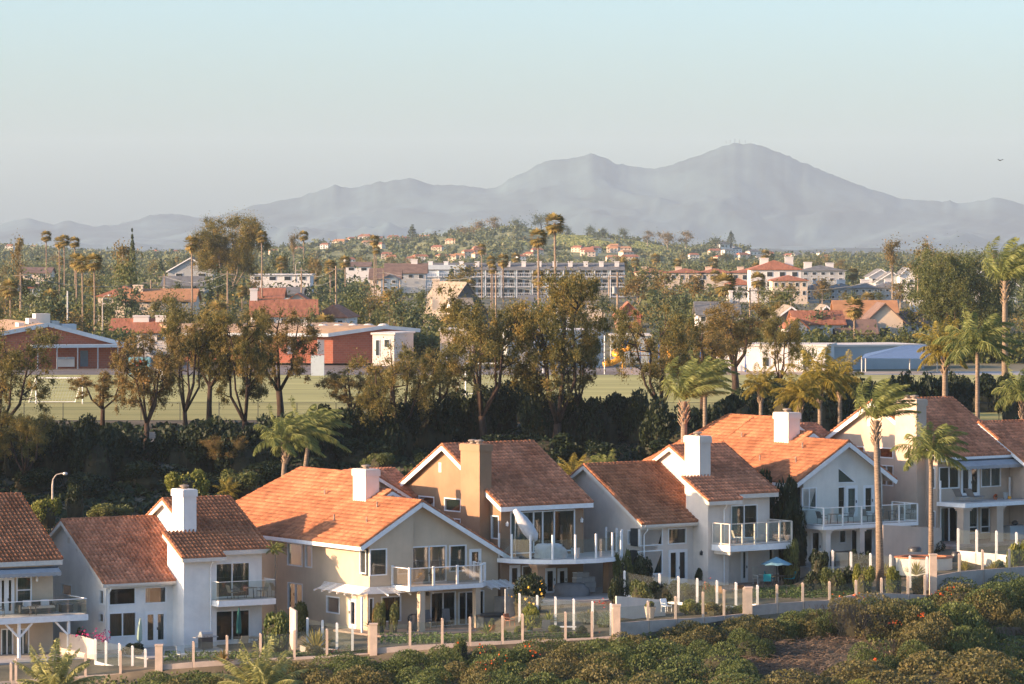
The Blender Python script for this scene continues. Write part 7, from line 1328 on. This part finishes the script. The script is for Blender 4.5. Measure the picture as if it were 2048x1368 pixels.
def table(p, r, h, label, top=M_METAL, square=False):
    t = empty('patio_table', p, 0, label, 'table', 'outdoor tables'); b = MB(); b.lathe((0, 0, h - .03), [(0, 0), (0, r), (.03, r), (.03, 0)], 16) if not square else b.box(-r, r, -r * .6, r * .6, h - .03, h); b.build('tabletop', top, t)
    for i in range(4): a = math.pi / 4 + i * math.pi / 2; MB().tube([(r * .75 * math.cos(a), r * .55 * math.sin(a), 0), (r * .6 * math.cos(a), r * .45 * math.sin(a), h - .03)], .02, 5).build('leg', M_METAL, t)
def pot(p, r, h, m, plant, label, ph=.5, pr=.4):
    t = empty('potted_plant', p, 0, label, 'plant', 'potted plants'); b = MB(); b.lathe((0, 0, 0), [(0, 0), (0, r * .65), (h * .9, r), (h, r * 1.12), (h, r * .9), (h * .9, r * .85), (h * .88, 0)], 12); b.build('pot', m, t); o = bpy.data.objects.new('foliage', bush_mesh(plant, 0)); link(o, t); o.location = (0, 0, h); o.scale = (pr, pr, ph)
def parasol(p, r, h, label, m):
    t = empty('parasol', p, 0, label, 'parasol'); MB().tube([(0, 0, 0), (0, 0, h)], .025, 6).build('pole', M_METAL, t); n = 8
    for i in range(n):
        a0, a1 = 2 * math.pi * i / n, 2 * math.pi * (i + 1) / n; am = (a0 + a1) / 2; q = [(0, 0, h), (r * math.cos(a0), r * math.sin(a0), h - .55), (r * .94 * math.cos(am), r * .94 * math.sin(am), h - .50), (r * math.cos(a1), r * math.sin(a1), h - .55)]; MB().add(q + [(x, y, z - .02) for x, y, z in q], [(0, 1, 2, 3), (4, 7, 6, 5)]).build('canopy_panel', m, t); MB().tube([(0, 0, h - .05), (r * math.cos(a0), r * math.sin(a0), h - .58)], .01, 4).build('rib', M_METAL, t)
    b = MB(); b.lathe((0, 0, .0), [(0, 0), (0, .25), (.06, .22), (.08, 0)], 10); b.build('base', M_METAL, t)
def closed_parasol(p, h, m, label, tilt=0):
    t = empty('parasol', p, 0, label, 'parasol'); MB().tube([(0, 0, 0), (tilt, 0, h)], .025, 6).build('pole', M_METAL, t); b = MB(); n = 10
    for z, r in ((.32, .03), (.36, .16), (.6, .15), (.85, .09), (.98, .03)):
        for k in range(n): a = 6.283 * k / n; rr = r * (1 + .25 * (k % 2)); b.v.append((tilt * z + rr * math.cos(a), rr * math.sin(a), h * z))
    for i in range(4):
        for k in range(n): b.f.append([i * n + k, i * n + (k + 1) % n, (i + 1) * n + (k + 1) % n, (i + 1) * n + k]); b.m.append(0); b.t.append(.5)
    b.build('folded_canopy', m, t)
def blob(p, sx, sy, sz, m, name, label, cat, seed=1, lump=.12):
    rg = np.random.default_rng(seed); b = MB(); n, k = 16, 8
    for i in range(k + 1):
        ph = math.pi / 2 * i / k
        for j in range(n):
            a = 6.283 * j / n; r = math.cos(ph) ** .35 * (1 + lump * math.sin(3 * a + i) * .6 + rg.uniform(-lump, lump) * .4); b.v.append((sx * r * math.cos(a), sy * r * math.sin(a), sz * math.sin(ph) ** .8 * (1 + rg.uniform(-lump, lump) * .3)))
    for i in range(k):
        for j in range(n): b.f.append([i * n + j, i * n + (j + 1) % n, (i + 1) * n + (j + 1) % n, (i + 1) * n + j]); b.m.append(0); b.t.append(.5)
    o = b.build(name, m, smooth=True); o.location = p; return tag(o, label, cat)
# left edge deck
t = empty('outdoor_sofa', spot(gA, 72, -.9, 2.76), gA.a, 'dark wicker sofa with cream cushions on the left edge deck', 'sofa'); MB().box(-1.3, 1.3, -.4, .4, .08, .36).build('base', M_METAL, t); MB().box(-1.2, 1.2, -.42, .25, .37, .5).build('seat_cushion', M_CUSH, t); MB().box(-1.3, 1.3, .3, .45, .36, .8).build('backrest', M_METAL, t)
for x in (-1.3, 1.2): MB().box(x, x + .12, -.4, .4, .36, .62).build('armrest', M_METAL, t)
for x in (-.6, .7): MB().box(x - .28, x + .28, .05, .2, .5, .9).build('pillow', M_CLOTH, t)
table(spot(gA, 66, -2.0, 2.76), .4, .6, 'small glass table before the wicker sofa'); chair(spot(gA, 0, -1.8, 2.76), gA.a + 1.0, 'dark chair cut by the left frame edge on the deck')
t = empty('deck_chest', spot(gA, 132, -1.0, 2.76), gA.a, 'low dark storage chest at the right end of the left edge deck', 'chest'); MB().box(-.4, .4, -.3, .3, 0, .5).build('chest', M_METAL, t); MB().box(-.43, .43, -.33, .33, .503, .56).build('lid', M_SLING, t)
# white house
table(spot(gB, 500, -1.9, 3.21), .5, .72, 'bistro table on the small glass balcony', M_TAUPE); chair(spot(gB, 466, -1.9, 3.21), gB.a + 1.57, 'sling chair left of the bistro table', M_TAUPE); chair(spot(gB, 524, -1.9, 3.21), gB.a - 1.57, 'sling chair right of the bistro table', M_TAUPE); chair(spot(gB, 478, -1.35, 3.21), gB.a + .2, 'sling chair behind the bistro table', M_TAUPE)
t = empty('gas_grill', spot(gB, 411, -3.2, .03), gB.a, 'black and steel gas grill on the white house patio', 'grill'); MB().box(-.42, .42, -.28, .28, .05, .82).build('cabinet', M_METAL, t); b = MB(); b.box(-.42, .42, -.3, .28, .823, .95); b.tube([(-.42, -.05, 1.0), (.42, -.05, 1.0)], .22, 10); b.build('hood', M_STEEL, t)
for s_ in (-1, 1): MB().box(min(.43 * s_, .85 * s_), max(.43 * s_, .85 * s_), -.25, .25, .8, .85).build('side_shelf', M_STEEL, t)
for x in (-.25, 0, .25): MB().cyl(x, -.32, .86, .9, .03, n=8).build('knob', M_METAL, t)
MB().tube([(-.3, -.33, 1.02), (.3, -.33, 1.02)], .015, 5).build('handle', M_STEEL, t)
closed_parasol(spot(gB, 478, -3.4, .03), 2.75, M_GREENC, 'closed dark green parasol beside the gas grill'); closed_parasol(spot(gB, 278, -3.2, .0), 2.4, mat('pale_green_cloth', (.30, .38, .32), var=.15), 'closed pale green parasol in front of the white french doors', .1)
table(spot(gB, 500, -4.0, .03), .6, .72, 'round metal table on the white house patio'); chair(spot(gB, 486, -4.6, .03), gB.a + 3.0, 'taupe chair left of the round patio table', M_TAUPE); chair(spot(gB, 512, -4.2, .03), gB.a - 1.6, 'metal chair right of the round patio table', M_METAL); chair(P(365, 1322, 260), .5, 'white cushioned lounge chair behind the white house fence', M_CLOTH)
# tan house
chair(spot(gC, 862, -1.2, .03), gC.a + .2, 'grey high-backed chair by the patio doors, left one', high=1.25); chair(spot(gC, 896, -1.2, .03), gC.a - .2, 'grey high-backed chair by the patio doors, right one', high=1.25)
blob(spot(gC, 829, -1.6, .03), .5, .35, 1.1, M_METAL, 'covered_grill', 'covered dark kettle grill beside the porch pillar', 'grill', 3)
t = empty('hot_tub', spot(gC, 981, -2.6, .03), gC.a, 'dark slatted hot tub under the small slatted cover', 'hot tub'); MB().box(-1.1, 1.1, -.8, .8, 0, .8).build('cabinet', mat('dark_blue_grey', (.06, .075, .09), var=.1), t); MB().box(-1.15, 1.15, -.85, .85, .803, .9).build('cover', M_METAL, t)
pot(P(984, 1262, 264), .24, .42, M_TERRA, L_MID, 'large terracotta pot with strappy plant on the tan patio', .5, .3); pot(P(1036, 1276, 262), .17, .34, M_TEALP, L_YEL, 'teal pot with yellow plant inside the glass fence, left one', .5, .4); pot(P(1060, 1270, 263), .17, .34, M_TEALP, L_YEL, 'teal pot with yellow plant inside the glass fence, right one', .35, .35)
chair(P(1020, 1252, 266), .8, 'low red wooden chair by the hot tub', M_TERRA, M_TERRA, .85); chair(P(1090, 1276, 262), -.2, 'tall dark folding chair inside the glass fence', M_METAL, high=1.15)
t = empty('garden_bench', P(1125, 1268, 263.5), 0, 'low white-topped garden bench beside the folding chair', 'bench'); MB().box(-.9, .9, -.25, .25, .45, .5).build('seat', M_TRIM, t)
for x in (-.8, .8): MB().box(x - .04, x + .04, -.22, .22, -.1, .447).build('leg', M_METAL, t)
t = empty('wind_sculpture', spot(gC, 862, -1.9, 3.12), 0, 'dark twisted metal sculpture on the amber glass balcony', 'sculpture'); b = MB(); b.tube([(0, 0, 0), (0, 0, 1.3)], .02, 5)
for i in range(7): a = i * 1.1; b.add([(0, 0, .2 + i * .16), (.22 * math.cos(a), .15 * math.sin(a), .26 + i * .16), (.1 * math.cos(a + .6), .1, .4 + i * .16)], [(0, 1, 2), (0, 2, 1)])
b.build('blades', M_METAL, t)
# ochre house deck
t = empty('cantilever_parasol', spot(gD, 1053, -1.6, 2.73), 0, 'white-covered folded cantilever parasol leaning over the curved deck', 'parasol'); MB().lathe((0, 0, 0), [(0, 0), (0, .55), (.1, .5), (.14, 0)], 12).build('base', M_METAL, t); MB().tube([(-.75, 0, .1), (-.8, 0, 1.2), (-.75, 0, 3.2)], .035, 6).build('mast', M_STEEL, t)
b = MB(); pts = [(-.85, 0, 3.35), (-.62, 0, 3.1), (-.3, 0, 2.6), (.1, 0, 2.0), (.5, 0, 1.45), (.68, 0, 1.2)]; b.tube(pts, [.14, .26, .42, .48, .40, .12], 12); b.build('cover', M_CLOTH, t, smooth=True)
blob(spot(gD, 1100, -2.6, 2.73), 1.15, .75, 1.0, M_CLOTH, 'covered_table', 'round dining set under a crumpled white cover on the curved deck', 'furniture', 5, .2)
o = MB().box(-.32, .32, -.25, .25, 0, .5).build('cooler_box', M_STEEL); o.location = spot(gD, 1151, -1.5, 2.73); tag(o, 'grey cooler box at the right of the curved deck', 'box'); MB().box(-.12, .12, -.04, .04, .52, .56).build('handle', M_METAL, o)
rg = random.Random(8); k = 0
for i in range(4):
    for j in range(3 if i < 3 else 2):
        o = MB().box(-.28, .28, -.22, .22, 0, .30).build('storage_box', M_BOXW); o.location = spot(gD, 1156 + j * 13 + rg.uniform(-2, 2), -.9, .03 + i * .36); o.rotation_euler = (0, 0, gD.a + rg.uniform(-.15, .15)); MB().box(-.3, .3, -.24, .24, .301, .35).build('lid', [M_TRIM, M_STEEL, M_BOXW][k % 3], o); k += 1
        tag(o, 'storage box in the %s layer, %s of the stack under the curved deck' % (['bottom', 'second', 'third', 'top'][i], ['left', 'middle', 'right'][j]), 'box', 'storage boxes stacked under the curved deck')
blob(spot(gD, 1142, -2.6, .03), 1.25, .6, .9, M_SLING, 'covered_sofa', 'sofa under a grey cover beneath the curved deck', 'sofa', 9)
# cream house
parasol(spot(gE, 1553, -4.3, .03), 1.15, 2.05, 'open blue-grey parasol shading a round table', M_UMB); table(spot(gE, 1556, -4.3, .03), .55, .7, 'round table under the blue parasol')
chair(spot(gE, 1535, -4.9, .03), gE.a + 2.4, 'teal sling chair at the left front of the parasol table', M_TEAL); chair(spot(gE, 1541, -3.5, .03), gE.a + .8, 'teal sling chair at the left back of the parasol table', M_TEAL); chair(spot(gE, 1578, -4.3, .03), gE.a - 1.7, 'teal sling chair right of the parasol table', M_TEAL)
chair(spot(gE, 1517, -2.6, .03), gE.a, 'striped folding lawn chair by the narrow patio door', M_CUSH, M_TRIM, high=1.2); chair(spot(gE, 1547, -2.2, .03), gE.a, 'striped folding lawn chair behind the parasol', M_CUSH, M_TRIM, high=1.2)
chair(P(1442, 1198, 272), 2.6, 'orange wooden garden chair left of the white post', M_WOOD, M_WOOD, .95); chair(P(1475, 1196, 272), -2.6, 'orange wooden garden chair right of the white post', M_WOOD, M_WOOD, .95); chair(P(1333, 1224, 264.5), .6, 'white metal garden chair beside the big urn', M_TRIM, M_TRIM, .9)
pot(P(1300, 1236, 262.5), .36, .75, M_BEIGE, L_YEL, 'large sandstone urn overflowing with yellow plants', .4, .5); pot(spot(gE, 1398, -2.2, .03), .28, .5, M_STEEL, L_DARK, 'grey pot with leggy shrub at the cream house wall', 1.0, .45)
chair(spot(gE, 1474, -2.6, 3.01), gE.a + 1.3, 'cream chair on the white-posted balcony, left side', M_CUSH, M_WOOD); chair(spot(gE, 1556, -2.4, 3.01), gE.a - 1.2, 'wooden chair on the white-posted balcony, right side', M_CUSH, M_WOOD); table(spot(gE, 1480, -3.1, 3.01), .4, .5, 'low white table on the white-posted balcony', M_TRIM)
# grey-cream house
table(spot(gF, 1668, -1.4, 2.86), .5, .7, 'glass table on the long balcony, left set', M_TAUPE); chair(spot(gF, 1645, -1.4, 2.86), gF.a + 1.57, 'dark metal chair left of the left balcony table'); chair(spot(gF, 1696, -1.2, 2.86), gF.a - 1.57, 'dark metal chair right of the left balcony table')
table(spot(gF, 1770, -1.0, 2.86), .6, .72, 'dark table on the long balcony, right set'); chair(spot(gF, 1735, -1.3, 2.86), gF.a + 1.57, 'ornate dark chair left of the right balcony table'); chair(spot(gF, 1757, -1.9, 2.86), gF.a + 2.9, 'ornate dark chair in front of the right balcony table'); chair(spot(gF, 1790, -1.0, 2.86), gF.a - 1.57, 'ornate dark chair right of the right balcony table')
t = empty('bar_table', spot(gF, 1684, -3.6, .01), gF.a, 'long dark bar table in the shade under the long balcony', 'table'); MB().box(-.9, .9, -.3, .3, .98, 1.03).build('tabletop', M_METAL, t)
for x in (-.85, .85): MB().box(x - .03, x + .03, -.28, .28, 0, .977).build('leg', M_METAL, t)
chair(spot(gF, 1772, -3.4, .01), gF.a + .2, 'white slatted bench chair behind the palm trunk', M_TRIM, M_TRIM, wide=1.2)
t = empty('spa_pool', P(1848, 1132, 284), 0, 'raised round spa pool with terracotta coping below the peach house', 'spa pool'); b = MB(); b.lathe((0, 0, -.6), [(0, 2.0), (1.2, 2.0)], 28); b.build('pool_wall', M_CREAM, t); b = MB(); b.lathe((0, 0, .601), [(0, 1.6), (0, 2.1), (.09, 2.1), (.09, 1.6), (0, 1.6)], 28); b.build('coping', M_TERRA, t); b = MB(); b.lathe((0, 0, .5), [(0, 1.6), (.001, 0)], 28); b.build('water', mat('spa_water', (.05, .14, .15), rough=.05, spec=.8, var=.05), t); t.scale = (1, .7, 1)
# peach house deck
for i, (px, lab) in enumerate(((1908, 'grey reclined sun lounger on the peach house deck, left one'), (1932, 'grey reclined sun lounger on the peach house deck, right one'))):
    t = empty('sun_lounger', spot(gG, px + 14, -1.3 - .5 * i, 3.01), gG.a + .25, lab, 'lounger', 'sun loungers on the peach house deck'); MB().box(-.2, 1.25, -.3, .3, .34, .38).build('seat', M_SLING, t); b = MB(); b.add([(-.2, -.3, .36), (-.2, .3, .36), (-.75, .3, 1.0), (-.75, -.3, 1.0), (-.24, -.3, .34), (-.24, .3, .34), (-.79, .3, .98), (-.79, -.3, .98)], [(0, 1, 2, 3), (4, 7, 6, 5), (2, 6, 7, 3)]); b.build('backrest', M_SLING, t)
    for x in (-.6, .95): MB().tube([(x - .15, -.3, 0), (x, -.3, .34)], .02, 5).build('leg', M_STEEL, t); MB().tube([(x - .15, .3, 0), (x, .3, .34)], .02, 5).build('leg', M_STEEL, t)
pot(spot(gG, 1991, -1.2, 3.01), .17, .2, M_TERRA, L_FLOW, 'low terracotta bowls with orange flowers on the deck', .25, .25); blob(spot(gG, 2019, -1.2, 3.01), .14, .14, .2, M_YELP, 'pumpkin', 'small orange pumpkin at the right of the deck', 'pumpkin', 2, .05)
o = MB().lathe((0, 0, 0), [(0, 0), (0, .17), (.48, .22), (.48, 0)], 12).build('grey_bin', M_STEEL); o.location = spot(gG, 2011, -1.0, 3.01); tag(o, 'tall grey tub beside the deck flowers', 'tub')
t = empty('outdoor_kitchen', spot(gG, 2030, -1.6, .03), gG.a, 'grey outdoor kitchen counter with a kettle grill on top', 'counter'); MB().box(-.9, .9, -.4, .4, 0, .95).build('cabinet', M_BLUEG, t); MB().box(-1, 1, -.45, .45, .953, 1.02).build('countertop', M_STEEL, t); b = MB(); b.lathe((0, 0, 1.02), [(0, .1), (.1, .26), (.25, .26), (.36, .1), (.38, 0)], 12); b.build('kettle', M_METAL, t)
blob(P(1912, 1124, 284.5), .38, .38, .75, M_METAL, 'dark_urn', 'big round dark pot beside the spa pool', 'pot', 4, .02); blob(P(1830, 1103, 283), .5, .5, .35, M_METAL, 'fire_bowl', 'dark bowl on the rim of the spa pool', 'bowl', 6, .02)
pot(spot(gF, 1632, -3.4, .0), .3, .4, M_METAL, L_DARK, 'dark pot with fern-like plant by the first balcony pillar', .9, .8)
